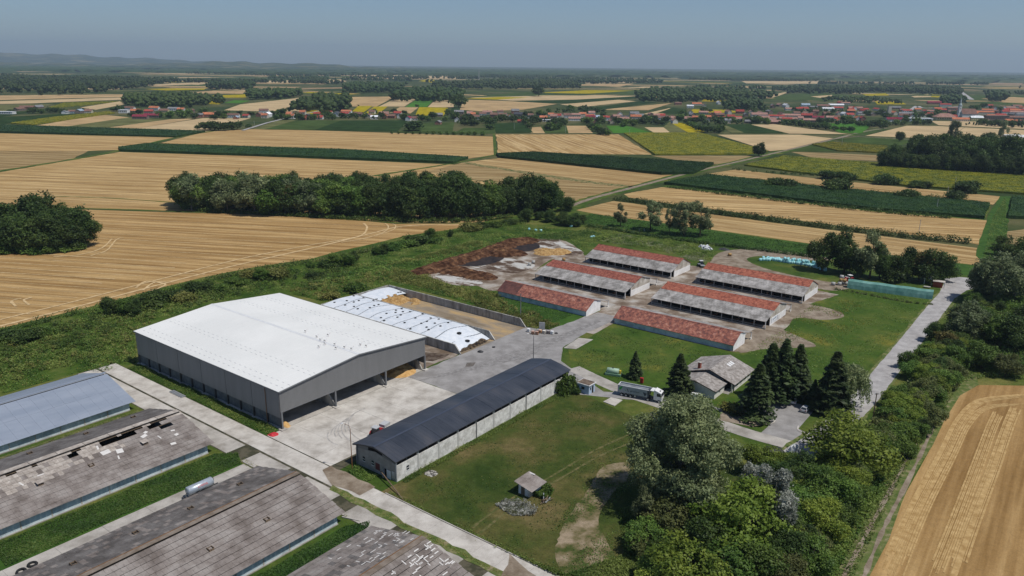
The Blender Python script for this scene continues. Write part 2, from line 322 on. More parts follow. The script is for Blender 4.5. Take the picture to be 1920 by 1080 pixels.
AQUA = mat('bale_wrap', [(0.3, (0.2800, 0.5980, 0.6250)), (0.7, (0.4620, 0.7800, 0.7875))], scale=1.0, coord='OBJ', rough=0.35, spec=0.4, rnd=0.14)
TEAL = mat('green_tarpaulin', [(0.3, (0.10, 0.25, 0.21)), (0.6, (0.155, 0.325, 0.28)), (0.8, (0.20, 0.38, 0.33))], scale=0.35, detail=6, rough=0.55, spec=0.3, bump=0.08)
HILLM = mat('hill_forest', [(0.3, (0.0300, 0.0476, 0.0224)), (0.55, (0.0570, 0.0770, 0.0336)), (0.72, (0.2250, 0.1890, 0.0910))], scale=0.0032, detail=7, rough=0.95, spec=0.0)
LF = dict(dark=leafmat('leaf_dark', (0.0374, 0.0699, 0.0167), (0.0935, 0.1434, 0.0320)),
          mid=leafmat('leaf_mid', (0.0619, 0.1211, 0.0222), (0.1486, 0.2335, 0.0424)),
          light=leafmat('leaf_light', (0.1158, 0.1777, 0.0246), (0.2549, 0.3186, 0.0491)),
          grey=leafmat('leaf_grey', (0.1014, 0.1324, 0.0556), (0.2661, 0.3106, 0.1475)),
          silver=leafmat('leaf_silver', (0.1140, 0.1374, 0.1011), (0.5475, 0.5607, 0.4924), scale=0.6),
          fir=leafmat('needle', (0.0380, 0.0640, 0.0241), (0.0996, 0.1430, 0.0460), rnd=0.15),
          olive=leafmat('leaf_olive', (0.0901, 0.1163, 0.0344), (0.2005, 0.2206, 0.0728)),
          weed=leafmat('leaf_weed', (0.0964, 0.1716, 0.0315), (0.2360, 0.3047, 0.0690), scale=0.12),
          weedd=leafmat('leaf_weed_dark', (0.0412, 0.0858, 0.0206), (0.0943, 0.1544, 0.0343), scale=0.12),
          weedy=leafmat('leaf_weed_yellow', (0.1467, 0.1638, 0.0363), (0.2932, 0.2847, 0.0825), scale=0.12),
          pale=leafmat('leaf_pale_flower', (0.2150, 0.2403, 0.1075), (0.5060, 0.5186, 0.3289), scale=0.15),
          corn=leafmat('leaf_corn', (0.0227, 0.0573, 0.0120), (0.0504, 0.1010, 0.0189), scale=0.1),
          sunf=leafmat('sunflower_heads', (0.1725, 0.2063, 0.0240), (0.3565, 0.3313, 0.0216), scale=0.1),
          brownl=leafmat('leaf_brown', (0.0936, 0.0835, 0.0259), (0.1944, 0.1512, 0.0432)))
BARK = flat('bark', (0.085, 0.065, 0.048), 0.95, 0.05, v=0.3, scale=2)
BARKG = flat('pale_bark', (0.22, 0.20, 0.17), 0.95, 0.05, v=0.3, scale=2)
# ================================================================= the setting: ground, fields, roads
def ang(a, b):
    d = G(*b)-G(*a); return math.atan2(d.y, d.x)
gm = MB(); rings = [0, 300, 900, 2500, 6000, 12000, 25000]; n = 72
for i, r_ in enumerate(rings[1:]):
    for k in range(n): gm.v.append((r_*math.cos(2*math.pi*k/n), r_*math.sin(2*math.pi*k/n), 0))
gm.f.append(tuple(range(n)))
for i in range(len(rings)-2):
    for k in range(n): gm.f.append((i*n+k, (i+1)*n+k, (i+1)*n+(k+1) % n, i*n+(k+1) % n))
struct('ground', gm, PLAIN)
fn = [0]
ZL = [0.02]
def field(name, px, m, z=None, rough=True):
    pts = GP(px); ZL[0] += 0.0015
    if name in ('dirt_track', 'dirt_patch', 'slurry_pool', 'manure_pad', 'concrete_pad') : return sheet(name, rough_edge(smooth_closed(pts), 1.0, 0.5 if name == 'dirt_patch' else 0.22), z, m)
    return sheet(name, rough_edge(pts, 14, 0.8) if rough else pts, z if z is not None else ZL[0], m)
# near grassland round the farm
field('grass_ground', [(0, 1300), (-900, 1300), (-700, 600), (0, 605), (380, 512), (640, 462), (880, 412), (1080, 385), (1200, 395), (1530, 455), (1850, 500), (2100, 540), (2600, 700), (2600, 1300)], GRASS, 0.004)
A1 = ang((107, 370), (333, 380))
S1 = stubble('stubble_a', A1, 0.95, 0.02, 7); S2 = stubble('stubble_b', A1, 1.12, -0.03, 8); S3 = stubble('stubble_c', A1, 0.86, -0.08, 6)
AT = ang((1010, 286), (940, 255)); S4 = stubble('stubble_d', AT, 1.1, -0.03, 9)
AV = ang((1200, 380), (1800, 450)); S5 = stubble('stubble_e', AV, 1.02, -0.04, 5)
AR = ang((1700, 1000), (1790, 790)); S6 = stubble('stubble_f', AR, 0.86, 0.04, 3)
S7 = stubble('stubble_grey', AV, 0.82, -0.10, 6)
field('stubble_field', [(-700, 800), (-900, 420), (0, 395), (160, 393), (345, 399), (480, 402), (640, 411), (740, 420), (890, 419), (850, 430), (760, 442), (700, 457), (640, 470), (580, 486), (480, 500), (380, 520), (300, 540), (150, 580), (0, 616), (-150, 650)], S1)
field('stubble_field', [(-900, 420), (-900, 380), (0, 323), (225, 285), (480, 293), (860, 309), (800, 322), (1050, 365), (900, 418), (740, 418), (640, 409), (480, 400), (345, 396), (160, 391), (0, 393)], S2)
ribbon('grass_strip', smooth_line(GP([(0, 391), (160, 391), (345, 397), (480, 401), (640, 411), (760, 419)])), 2.2, 0.09, LAWN, jit=0.4)
ribbon('grass_strip', smooth_line(GP([(100, 368), (215, 372), (340, 381)])), 1.6, 0.09, LAWN, jit=0.5)
field('stubble_field', [(-900, 380), (-900, 330), (0, 283), (165, 283), (130, 301), (0, 320)], S3)
field('stubble_field', [(-900, 330), (-900, 255), (0, 250), (330, 258), (228, 281), (165, 283), (0, 283)], S2)
ribbon('grass_strip', smooth_line(GP([(-200, 358), (0, 321), (130, 300), (225, 282), (330, 258), (400, 246), (470, 241)])), 6, 0.1, LAWN, jit=0.3)
field('stubble_field', [(390, 246), (480, 242), (640, 246), (925, 256), (927, 290), (872, 298), (640, 284), (290, 271)], S2)
field('stubble_field', [(930, 252), (1160, 252), (1222, 290), (1000, 288), (934, 288)], S4)
ribbon('grass_strip', GP([(926, 250), (929, 290)]), 4, 0.1, LAWN, jit=0.3)
field('stubble_field', [(870, 304), (940, 296), (1290, 330), (1200, 352), (1100, 338)], S5)
field('stubble_field', [(870, 304), (1100, 338), (1195, 353), (1090, 384), (1030, 360), (800, 322)], S3)
ribbon('grass_strip', smooth_line(GP([(850, 300), (900, 310), (1000, 326), (1100, 341), (1185, 350)])), 9, 0.1, mat('grassy_stubble', [(0.42, (0.08, 0.105, 0.03)), (0.6, (0.30, 0.22, 0.10))], scale=0.25, detail=6, rough=0.95), jit=0.4)
field('stubble_field', [(1220, 292), (1445, 292), (1345, 308), (1280, 302)], S7)
SWL = mat('pale_straw_line', [(0.3, (0.46, 0.325, 0.165)), (0.7, (0.62, 0.46, 0.255))], scale=0.5, detail=5, rough=.95, spec=.05)
def straw_lines(poly_px, starts, a_, w_, m_, z_):
    pol = np.array([(p.x, p.y) for p in GP(poly_px)]); d_ = Vector((math.cos(a_), math.sin(a_), 0))
    for i_, (x, y) in enumerate(starts):
        p0 = G(x, y); run = []
        for k in range(-160, 161):
            p = p0+d_*k*4+Vector((-d_.y, d_.x, 0))*(.5*math.sin(k*.13+i_)); ok = bool(inpoly(np.array([[p.x, p.y]]), pol)[0])
            if ok: run.append(p)
            elif len(run) > 3: break
            else: run = []
        if len(run) > 3: i0 = random.randint(0, len(run)//4); ribbon('straw_line', run[i0:len(run)-random.randint(0, len(run)//5)], w_*random.uniform(.6, 1.3), z_+.0006*i_, m_, jit=.35)
straw_lines([(-300, 700), (-300, 400), (160, 396), (480, 405), (740, 424), (850, 430), (640, 468), (480, 496), (300, 536), (0, 610)], [(rr0, yy) for yy in range(405, 600, 9) for rr0 in (300-(yy-405),)], A1, .5, SWL, .11)
straw_lines([(-300, 390), (0, 325), (225, 287), (860, 310), (700, 325), (345, 330), (335, 385), (160, 389)], [(200, yy) for yy in range(292, 388, 6)], A1, .7, SWL, .11)
straw_lines([(395, 247), (640, 248), (920, 257), (922, 288), (640, 282), (300, 270)], [(640, yy) for yy in range(249, 284, 5)], A1, 1.0, SWL, .11)
straw_lines([(934, 253), (1158, 253), (1218, 289), (936, 286)], [(xx, 270) for xx in (955, 965, 975, 1000, 1012, 1035, 1048, 1075, 1088, 1115, 1128, 1150, 1165)], AT, 1.6, SWL, .11)
straw_lines([(1130, 392), (1500, 426), (1835, 468), (1830, 494), (1330, 428)], [(1500, yy) for yy in range(428, 456, 6)], AV, .6, SWL, .11)
straw_lines([(1180, 364), (1400, 368), (1845, 415), (1838, 455), (1500, 412)], [(1600, yy) for yy in range(396, 424, 6)], AV, .6, SWL, .11)
# farm track with its two ruts
TRK = smooth_line(GP([(1068, 388), (1120, 370), (1200, 349), (1300, 323), (1400, 300), (1480, 281), (1560, 262), (1620, 247), (1665, 240)]))
ribbon('grass_strip', TRK, 13, 0.10, LAWN, jit=0.2)
ribbon('farm_track', [p+Vector((-0.6, 0.6, 0)) for p in TRK], 4.2, 0.12, DIRT, jit=0.15)
TR2 = smooth_line(GP([(700, 330), (870, 303), (930, 291), (1000, 288)])); ribbon('grass_strip', TR2, 4, 0.11, LAWN, jit=0.3)
# strip fields to the right of the track
field('stubble_field', [(1080, 394), (1150, 377), (1300, 397), (1500, 424), (1700, 449), (1840, 466), (1836, 498), (1700, 482), (1520, 457), (1330, 430), (1120, 402)], S5)
field('stubble_field', [(1170, 364), (1240, 351), (1400, 366), (1640, 396), (1852, 413), (1842, 460), (1815, 455), (1500, 414), (1300, 388), (1180, 371)], S2)
field('stubble_field', [(1325, 326), (1380, 318), (1560, 338), (1882, 369), (1862, 384), (1580, 355)], S5)
field('green_field', [(1240, 350), (1330, 329), (1580, 357), (1858, 384), (1848, 413), (1640, 397), (1400, 367)], LAWN)
field('stubble_field', [(1480, 284), (1650, 291), (1655, 302), (1530, 298)], S7)
field('stubble_field', [(1835, 440), (1920, 430), (2000, 440), (2000, 470), (1890, 462)], S7)
field('grass_field', [(1860, 505), (1830, 480), (1850, 410), (1875, 368), (1895, 368), (1890, 430), (1880, 510)], LUSH, 0.13)
field('grass_strip', [(1110, 400), (1330, 432), (1520, 458), (1840, 500), (1840, 520), (1500, 480), (1300, 450), (1080, 415)], LUSH, 0.012)
# bottom right stubble field with its straw rows
field('stubble_field', [(1628, 1085), (1660, 1010), (1690, 940), (1740, 850), (1775, 780), (1800, 740), (1835, 722), (2300, 735), (2600, 1100), (2600, 1400), (1560, 1300)], S6)
SW = mat('straw_row', [(0.25, (0.33, 0.205, 0.08)), (0.75, (0.52, 0.36, 0.165))], scale=0.6, detail=6, rough=0.95, spec=0.05, fine=(8, 0.15))
for k, (a, w) in enumerate([([(1655, 1082), (1712, 960), (1770, 850), (1800, 790), (1835, 755), (1890, 745), (1960, 742)], 2.0), ([(1680, 1090), (1730, 965), (1785, 855), (1815, 795), (1850, 765), (1920, 757)], 1.3),
                            ([(1750, 1085), (1790, 985), (1830, 880), (1860, 800), (1875, 770)], 2.0), ([(1785, 1090), (1822, 985), (1862, 880), (1890, 800), (1905, 765)], 2.0)]):
    ln_ = smooth_line(GP(a), 14)
    for q in range(7):
        off = (q-3)*w*.19+random.uniform(-.08, .08); i0 = random.randint(0, 6); sub_ = ln_[i0:len(ln_)-random.randint(0, 6)]; pp_ = []
        for i_, p_ in enumerate(sub_): d_ = (sub_[min(i_+1, len(sub_)-1)]-sub_[max(i_-1, 0)]).normalized(); pp_.append(p_+Vector((-d_.y, d_.x, 0))*off)
        ribbon('straw_swath', pp_, .30*w*random.uniform(.35, .8), 0.09+0.004*k+.0005*q, SW, jit=.1)
for k, (a, w) in enumerate([([(0, 612), (150, 574), (300, 534), (450, 496), (600, 462), (700, 437), (760, 424), (870, 421)], 2.4), ([(0, 600), (150, 563), (300, 524), (450, 486), (570, 462), (670, 444), (688, 428), (682, 419)], 1.8),
                            ([(660, 452), (700, 443), (735, 432), (742, 424), (736, 420)], 1.2), ([(640, 455), (690, 446), (722, 434), (728, 425), (722, 419)], 1.2),
                            ([(255, 540), (275, 528), (310, 534), (285, 545)], 1.8), ([(268, 545), (290, 530), (320, 530)], 1.5), ([(30, 575), (22, 565), (40, 560)], 1.5), ([(55, 572), (45, 563), (60, 558)], 1.5),
                            ([(100, 482), (150, 478), (190, 466), (210, 448)], 1.6), ([(170, 480), (200, 470), (218, 450), (232, 446)], 1.4), ([(690, 290), (800, 296), (900, 292)], 2)]):
    ribbon('straw_swath', smooth_line(GP(a)), w*.6, 0.15+0.003*k, SWL, jit=0.25)
GDRY = mat('track_verge', [(0.3, (0.065, 0.105, 0.025)), (0.55, (0.13, 0.15, 0.05)), (0.75, (0.24, 0.205, 0.12))], scale=0.5, detail=7, rough=0.95, spec=0.05, fine=(5, 0.2))
field('grass_verge', [(1560, 1090), (1640, 940), (1720, 800), (1770, 720), (1830, 700), (1835, 722), (1800, 742), (1770, 790), (1690, 945), (1628, 1085)], GDRY, 0.06)
for off in (0, 1):
    ribbon('dirt_rut', smooth_line(GP([(1575+40*off, 1095), (1625+28*off, 1000), (1672+24*off, 915), (1712+20*off, 840), (1742+16*off, 780)])), 0.8, 0.09+off*.003, DIRT, jit=0.5)
# paved road at the right
RD = smooth_line(GP([(1420, 905), (1500, 850), (1560, 806), (1612, 757), (1655, 705), (1700, 650), (1745, 592), (1775, 555), (1797, 530), (1800, 524)]))
ribbon('road', RD, 6.6, 0.14, ROADM, jit=0.04)
ribbon('road_verge', RD, 8.6, 0.13, GDRY, jit=0.12)
sheet('road_apron', GP([(1762, 548), (1770, 532), (1760, 524), (1800, 520), (1880, 527), (1812, 545), (1790, 560)]), 0.135, ROADM)
field('dirt_track', [(1330, 497), (1345, 476), (1380, 468), (1430, 468), (1520, 478), (1560, 487), (1500, 488), (1430, 480), (1400, 487), (1440, 505), (1530, 525), (1600, 535), (1560, 545), (1480, 530), (1400, 512), (1340, 512)], DIRT, 0.05)
field('dirt_track', [(1470, 600), (1490, 570), (1530, 573), (1575, 585), (1580, 595), (1545, 600), (1500, 596)], DIRT, 0.055)
field('dirt_track', [(1385, 660), (1405, 622), (1450, 614), (1490, 628), (1530, 648), (1500, 652), (1430, 655)], DIRT, 0.055)
# the farm: everything set out on one grid
def uvs(name, pts, z, m, rough=0.25): return sheet(name, rough_edge([UV(*p) for p in pts], 2.5, rough) if rough else [UV(*p) for p in pts], z, m)
uvs('lawn', [(100.6, -113.6), (172, -113.6), (172, -104), (168, -84), (160, -40), (100.6, -40)], 0.03, mat('mown_grass', [(0.24, (0.030, 0.052, 0.011)), (0.42, (0.050, 0.070, 0.016)), (0.58, (0.082, 0.082, 0.025)), (0.78, (0.16, 0.122, 0.055))], scale=0.055, detail=7, rough=0.95, spec=0.05, fine=[(2.6, 0.3), (0.6, 0.2)]))
uvs('lawn', [(183, -118), (200, -131), (232, -133), (232, -84), (250, -80), (300, -86), (335, -84), (342, -48), (300, -47), (216, -51), (196, -60), (186, -84), (179, -104)], 0.03, LAWN)
uvs('grass_patch', [(210, -191), (232.3, -190), (232.3, -146), (214, -146), (209.4, -153), (209.4, -180)], 0.03, LUSH)
uvs('barn_yard', [(218, -145.5), (232.6, -145.5), (243, -144.6), (243, -189.6), (262, -196), (300, -205), (324, -192), (330, -140), (324, -80), (300, -86), (262, -82), (243, -80), (232.6, -87.8), (232.6, -133), (218, -132.5)], 0.034, MUD)
for (u0, u1) in ((247, 253), (289, 295.5)):
    for v0, v1 in ((-190, -144), (-133, -86)): uvs('feed_alley', [(u0, v0), (u1, v0), (u1, v1), (u0, v1)], 0.05, CONC2)
uvs('farm_lane', [(150.3, -131), (150.3, -155.2), (158, -155.2), (174, -155.4), (209, -155.6), (212, -147), (240, -144.4), (240, -134.6), (216, -135), (200, -133.2), (190, -127), (184, -116), (178, -104), (188, -84), (184, -82), (172, -108), (176, -114), (176, -131)], 0.045, ASPH)
DWET = mat('stain', [(0.3, (0.10, 0.085, 0.072)), (0.7, (0.16, 0.145, 0.13))], scale=0.6, rough=0.8)
# yard of big cast slabs
yard = uvs('concrete_yard', [(89.6, -233), (101.2, -233), (101.2, -155.3), (150.2, -155.3), (150.2, -131), (101.2, -128), (101.2, -60), (89.6, -60)], 0.02, mat('joint_dirt', [(0.4, (0.05, 0.05, 0.03)), (0.6, (0.10, 0.09, 0.06))], scale=0.4, rough=0.95), 0)
slabmesh = {}
def slab_obj(u0, u1, v0, v1, m, z=0.075, parent=yard):
    k = (round(u1-u0, 2), round(v1-v0, 2), m.name)
    if k not in slabmesh:
        mb = MB(); a, b = (u1-u0)/2-0.018, (v1-v0)/2-0.018; mb.box(-a, a, -b, b, -0.05, 0); slabmesh[k] = mb.mesh('slab', m)
    o = link('slab', slabmesh[k], parent); o.location = UV((u0+u1)/2, (v0+v1)/2, z+random.uniform(-.012, .012)); o.rotation_euler = (random.uniform(-.001, .001), random.uniform(-.001, .001), A_U)
for i in range(29):
    v0 = -232.5+i*5.95
    slab_obj(95.6, 101.0, v0, v0+5.95, CONC)
    if i % 3 != 1 or i < 12: slab_obj(89.8, 95.0, v0, v0+5.95, CONC2 if i > 8 else CONC)
for i in range(6):
    for j in range(4): slab_obj(101.3+i*8.15, 101.3+(i+1)*8.15, -155.2+j*6.05, -155.2+(j+1)*6.05, CONC)
for u0, u1 in ((57, 66), (66, 75), (75, 84), (84, 89.4), (48, 57), (39, 48), (30, 39)):
    slab_obj(u0, u1, -147.5, -141.0, CONC2, 0.06)
# dirt and stains on the yard
for pts, m_, z in [([(101.5, -131), (101.5, -116), (97, -116), (96, -124), (99, -131)], DIRT, 0.1), ([(94.4, -123), (96.2, -124), (96.0, -60), (94.2, -60)], GDRY, 0.1),
                   ([(158.2, -180), (173.6, -180), (173.8, -156), (158.2, -155.8)], MUD, 0.05), ([(160, -170), (168, -166), (172, -158), (164, -158)], mat('brown_stain', [(0.35, (0.06, 0.04, 0.028)), (0.7, (0.14, 0.11, 0.085))], scale=0.5), 0.056),
                   ([(167, -147), (170, -149), (172, -147), (169, -145.5)], DWET, 0.055), ([(101, -78), (99, -72), (99.5, -62), (92, -62), (93, -74)], DIRT, 0.11)]:
    uvs('dirt_patch', pts, z, m_, 0.5)
TYM = mat('tyre_mark', [(0.4, (0.31, 0.295, 0.275)), (0.65, (0.43, 0.41, 0.385))], scale=0.8, detail=6, rough=0.9)
for k in range(7):
    c = UV(116+k*2.1, -139+0.7*k); r_ = 7+1.2*k; a0 = random.uniform(2.2, 3.2)
    ribbon('tyre_mark', [c+Vector((r_*math.cos(a0+t*0.13), r_*math.sin(a0+t*0.13), 0)) for t in range(10)], 0.32, 0.092+0.002*k, TYM, jit=0.5)
TYD = mat('tyre_mark_dark', [(0.4, (0.19, 0.18, 0.172)), (0.65, (0.285, 0.275, 0.265))], scale=0.8, detail=6, rough=0.9)
for k in range(9):
    ribbon('tyre_mark', smooth_line([UV(148+k*3, -151+k*1.2), UV(165+k*2, -147+k), UV(185, -143.5+0.8*k), UV(205, -141+0.4*k), UV(232, -139.5+0.2*k)]), 0.45, 0.05+0.002*k, TYD, jit=0.5)
# kerb beside the lawn
kb = MB()
for i in range(18): kb.obox(UV(101.15, -112+i*3.0, 0.1)-UV(101.15, -112), (0.25, 2.9, 0.2), rz=A_U); 
kerb = MB(); kerb.box(-0.12, 0.12, -1.45, 1.45, 0, 0.16); kme = kerb.mesh('kerb_stone', CONC2)
kroot = uvs('kerb_bed', [(101.0, -112.5), (101.35, -112.5), (101.35, -60), (101.0, -60)], 0.028, DIRT, 0)
for i in range(18): o = link('kerb_stone', kme, kroot); o.location = UV(101.18, -111+i*2.95, 0.02); o.rotation_euler = (0, 0, A_U)
# parking lot and the drive past the office
sheet('parking_lot', GP([(1318, 752), (1345, 765), (1390, 772), (1418, 745), (1438, 744), (1480, 752), (1529, 767), (1497, 804), (1512, 812), (1560, 800), (1530, 850), (1478, 842), (1415, 822), (1440, 800), (1446, 790), (1415, 782), (1350, 772)]), 0.05, ASPH)
ribbon('drive', smooth_line(GP([(1075, 690), (1120, 712), (1180, 738), (1250, 762), (1330, 788), (1400, 812), (1478, 834), (1530, 850)])), 5.0, 0.054, CONC2, jit=0.02)
field('flower_bed', [(1348, 788), (1352, 773), (1410, 786), (1443, 787), (1440, 796), (1412, 801)], DIRT, 0.07)
kb2 = MB()
for a, b in zip(*[iter([])]*2): pass
kp = smooth_line(GP([(1414, 787), (1436, 796), (1450, 793), (1452, 786), (1440, 780)])); ribbon('kerb', kp, 0.3, 0.16, CONC)
ribbon('kerb', smooth_line(GP([(1497, 799), (1496, 806), (1505, 811), (1523, 812)])), 0.3, 0.16, CONC)
# dirt worn into the lawn beside the wood
field('dirt_patch', [(1130, 876), (1178, 868), (1180, 892), (1145, 930), (1122, 975), (1140, 1020), (1160, 1075), (1070, 1085), (1040, 1035), (1062, 975), (1105, 915)], mat('worn_lawn', [(0.34, (0.055, 0.074, 0.019)), (0.47, (0.145, 0.122, 0.06)), (0.72, (0.31, 0.245, 0.17))], scale=0.2, detail=7, rough=0.95, spec=0.05, fine=(4, 0.15)), 0.06)
PALEG = mat('worn_wheel_track', [(0.4, (0.075, 0.085, 0.024)), (0.65, (0.15, 0.13, 0.055))], scale=0.8, detail=5, rough=0.95)
for a in ([(885, 990), (960, 935), (1040, 890), (1115, 845), (1180, 815)], [(900, 1000), (975, 942), (1050, 898), (1125, 855), (1180, 832)]):
    ribbon('wheel_track', smooth_line(GP(a)), 0.6, 0.075, PALEG, jit=0.4)
# manure pads behind the barns
field('manure_pad', [(788, 508), (830, 492), (900, 470), (960, 452), (1010, 448), (1060, 452), (1095, 478), (1070, 487), (1035, 486), (1000, 510), (985, 520), (930, 545), (890, 535), (845, 533)], MUD, 0.042)
field('concrete_pad', [(815, 519), (850, 512), (905, 530), (872, 536)], PADM, 0.06)
field('concrete_pad', [(878, 497), (945, 484), (1003, 497), (968, 512), (930, 508)], PADM, 0.06)
field('concrete_pad', [(1000, 452), (1040, 448), (1055, 455), (1095, 474), (1050, 478), (1005, 462)], PADM, 0.06)
field('slurry_pool', [(858, 497), (880, 486), (915, 476), (945, 482), (930, 492), (895, 499)], SLURRY, 0.08)
field('slurry_pool', [(945, 468), (965, 458), (1000, 454), (1012, 464), (985, 472)], SLURRY, 0.08)
for px_ in ([(1057, 653), (1085, 634), (1112, 637), (1080, 655)],):
    mb = MB(); ps = [G(*p) for p in px_]; mb.v = [(p.x, p.y, z) for z in (0.0, 0.14) for p in ps]; mb.f = [(4, 5, 6, 7)]+[(i, (i+1) % 4, (i+1) % 4+4, i+4) for i in range(4)]
    tag(mb.build('concrete_slab', CONC2), 'worn concrete slab lying in the grass at the bend of the lane', 'slab')
mb = MB(); ps = [G(*p) for p in [(1131, 754), (1146, 746), (1167, 751), (1152, 762)]]; mb.v = [(p.x, p.y, z) for z in (0.0, 0.2) for p in ps]; mb.f = [(4, 5, 6, 7)]+[(i, (i+1) % 4, (i+1) % 4+4, i+4) for i in range(4)]
tag(mb.build('concrete_slab', CONC), 'square concrete slab in the lawn below the tipper truck', 'slab')
# standing crops
def crop_block(name, px, h, m, label, cat, nl, leaf, px_world=None):
    poly = rough_edge(px_world or GP(px), 8, 0.5)
    mb = MB(); k = len(poly); mb.v = [(p.x, p.y, 0) for p in poly]+[(p.x, p.y, h*0.93) for p in poly]
    mb.f = [tuple(range(k, 2*k))]+[(i, (i+1) % k, k+(i+1) % k, k+i) for i in range(k)]
    C = sample_poly(poly, nl); C = np.column_stack([C, h*(0.88+RNG.uniform(0, .22, nl))])
    e = []
    for i in range(k):
        a, b = poly[i], poly[(i+1) % k]
        for _ in range(max(1, int((b-a).length/leaf*0.8))):
            p = a.lerp(b, random.random()); e.append((p.x+random.gauss(0, leaf*.4), p.y+random.gauss(0, leaf*.4), random.uniform(.1, 1)*h))
    C = np.vstack([C, np.array(e)]); Nn = RNG.normal(size=C.shape); Nn[:, 2] += 0.9
    V_, Q = leaf_quads(C, Nn, leaf, 0.5); o = len(mb.v)
    me = bpy.data.meshes.new(name); me.from_pydata(mb.v+[tuple(v) for v in V_], [], mb.f+[tuple(q+o) for q in Q]); me.materials.append(m)
    return tag(link(name, me), label, cat, kind='stuff')
crop_block('corn_field', [(222, 279), (275, 272), (640, 283), (878, 298), (850, 307), (480, 293), (225, 284)], 2.5, LF['corn'], 'long dark strip of standing corn between two stubble fields', 'corn', 17100, 0.48)
crop_block('corn_field', [(930, 291), (1000, 288), (1338, 309), (1300, 327), (1240, 328), (935, 296)], 2.5, LF['corn'], 'wedge of dark standing corn left of the farm track', 'corn', 22800, 0.48)
crop_block('corn_field', [(1245, 346), (1330, 331), (1580, 358), (1855, 385), (1845, 411), (1640, 395), (1400, 365)], 2.3, LF['corn'], 'broad strip of dark corn between shrub hedges on the right', 'corn', 22800, 0.42)
crop_block('corn_field', [(1897, 372), (2050, 380), (2050, 415), (1890, 410)], 2.3, LF['corn'], 'corner of a corn field beyond the green lane, right edge', 'corn', 4750, 0.42)
crop_block('corn_field', [(-200, 234), (0, 236), (385, 248), (330, 258), (0, 249), (-200, 247)], 2.4, LF['corn'], 'far dark corn strip on the left, before the village', 'corn', 13300, 0.66)
crop_block('sunflower_field', [(1170, 251), (1310, 250), (1440, 285), (1400, 290), (1228, 291)], 1.6, LF['sunf'], 'yellow green sunflower field beside the farm track', 'sunflowers', 22800, 0.54)
crop_block('sunflower_field', [(1395, 311), (1470, 294), (1650, 308), (1960, 333), (1960, 368), (1700, 350), (1500, 325)], 1.6, LF['sunf'], 'long yellow green sunflower strip below the dark wood', 'sunflowers', 26600, 0.48)
crop_block('sunflower_field', [(1522, 272), (1560, 268), (1662, 275), (1665, 288), (1570, 284)], 1.6, LF['sunf'], 'small sunflower strip left of the dark wood', 'sunflowers', 5700, 0.54)
crop_block('sunflower_field', [(20, 232), (100, 221), (205, 210), (215, 213), (110, 228), (60, 235)], 1.7, LF['sunf'], 'bright yellow sunflower strip left of the village', 'sunflowers', 4750, 0.84)
crop_block('sunflower_field', [(87, 204), (120, 194), (220, 191), (150, 199)], 1.7, LF['sunf'], 'narrow far sunflower strip behind the leftmost houses', 'sunflowers', 2850, 0.96)
# ----------------------------------------------------------------- fields round and behind the village
FS = flat('far_stubble', (0.40, 0.28, 0.145), 0.95, 0.0, v=0.18, scale=0.02, coord='POS'); FS2 = flat('far_stubble_pale', (0.46, 0.345, 0.195), 0.95, 0.0, v=0.12, scale=0.02, coord='POS')
FS3 = flat('far_stubble_brown', (0.29, 0.20, 0.115), 0.95, 0.0, v=0.18, scale=0.02, coord='POS')
FG = flat('far_green', (0.055, 0.085, 0.026), 0.95, 0.0, v=0.25, scale=0.03, coord='POS'); FGD = flat('far_corn', (0.026, 0.05, 0.017), 0.95, 0.0, v=0.25, scale=0.05, coord='POS')
FGB = flat('far_bright_green', (0.06, 0.16, 0.025), 0.95, 0.0, v=0.12, scale=0.03, coord='POS'); FY = flat('far_sunflower', (0.33, 0.265, 0.012), 0.95, 0.0, v=0.25, scale=0.08, coord='POS')
FGP = flat('far_pale_grass', (0.12, 0.125, 0.05), 0.95, 0.0, v=0.25, scale=0.03, coord='POS')
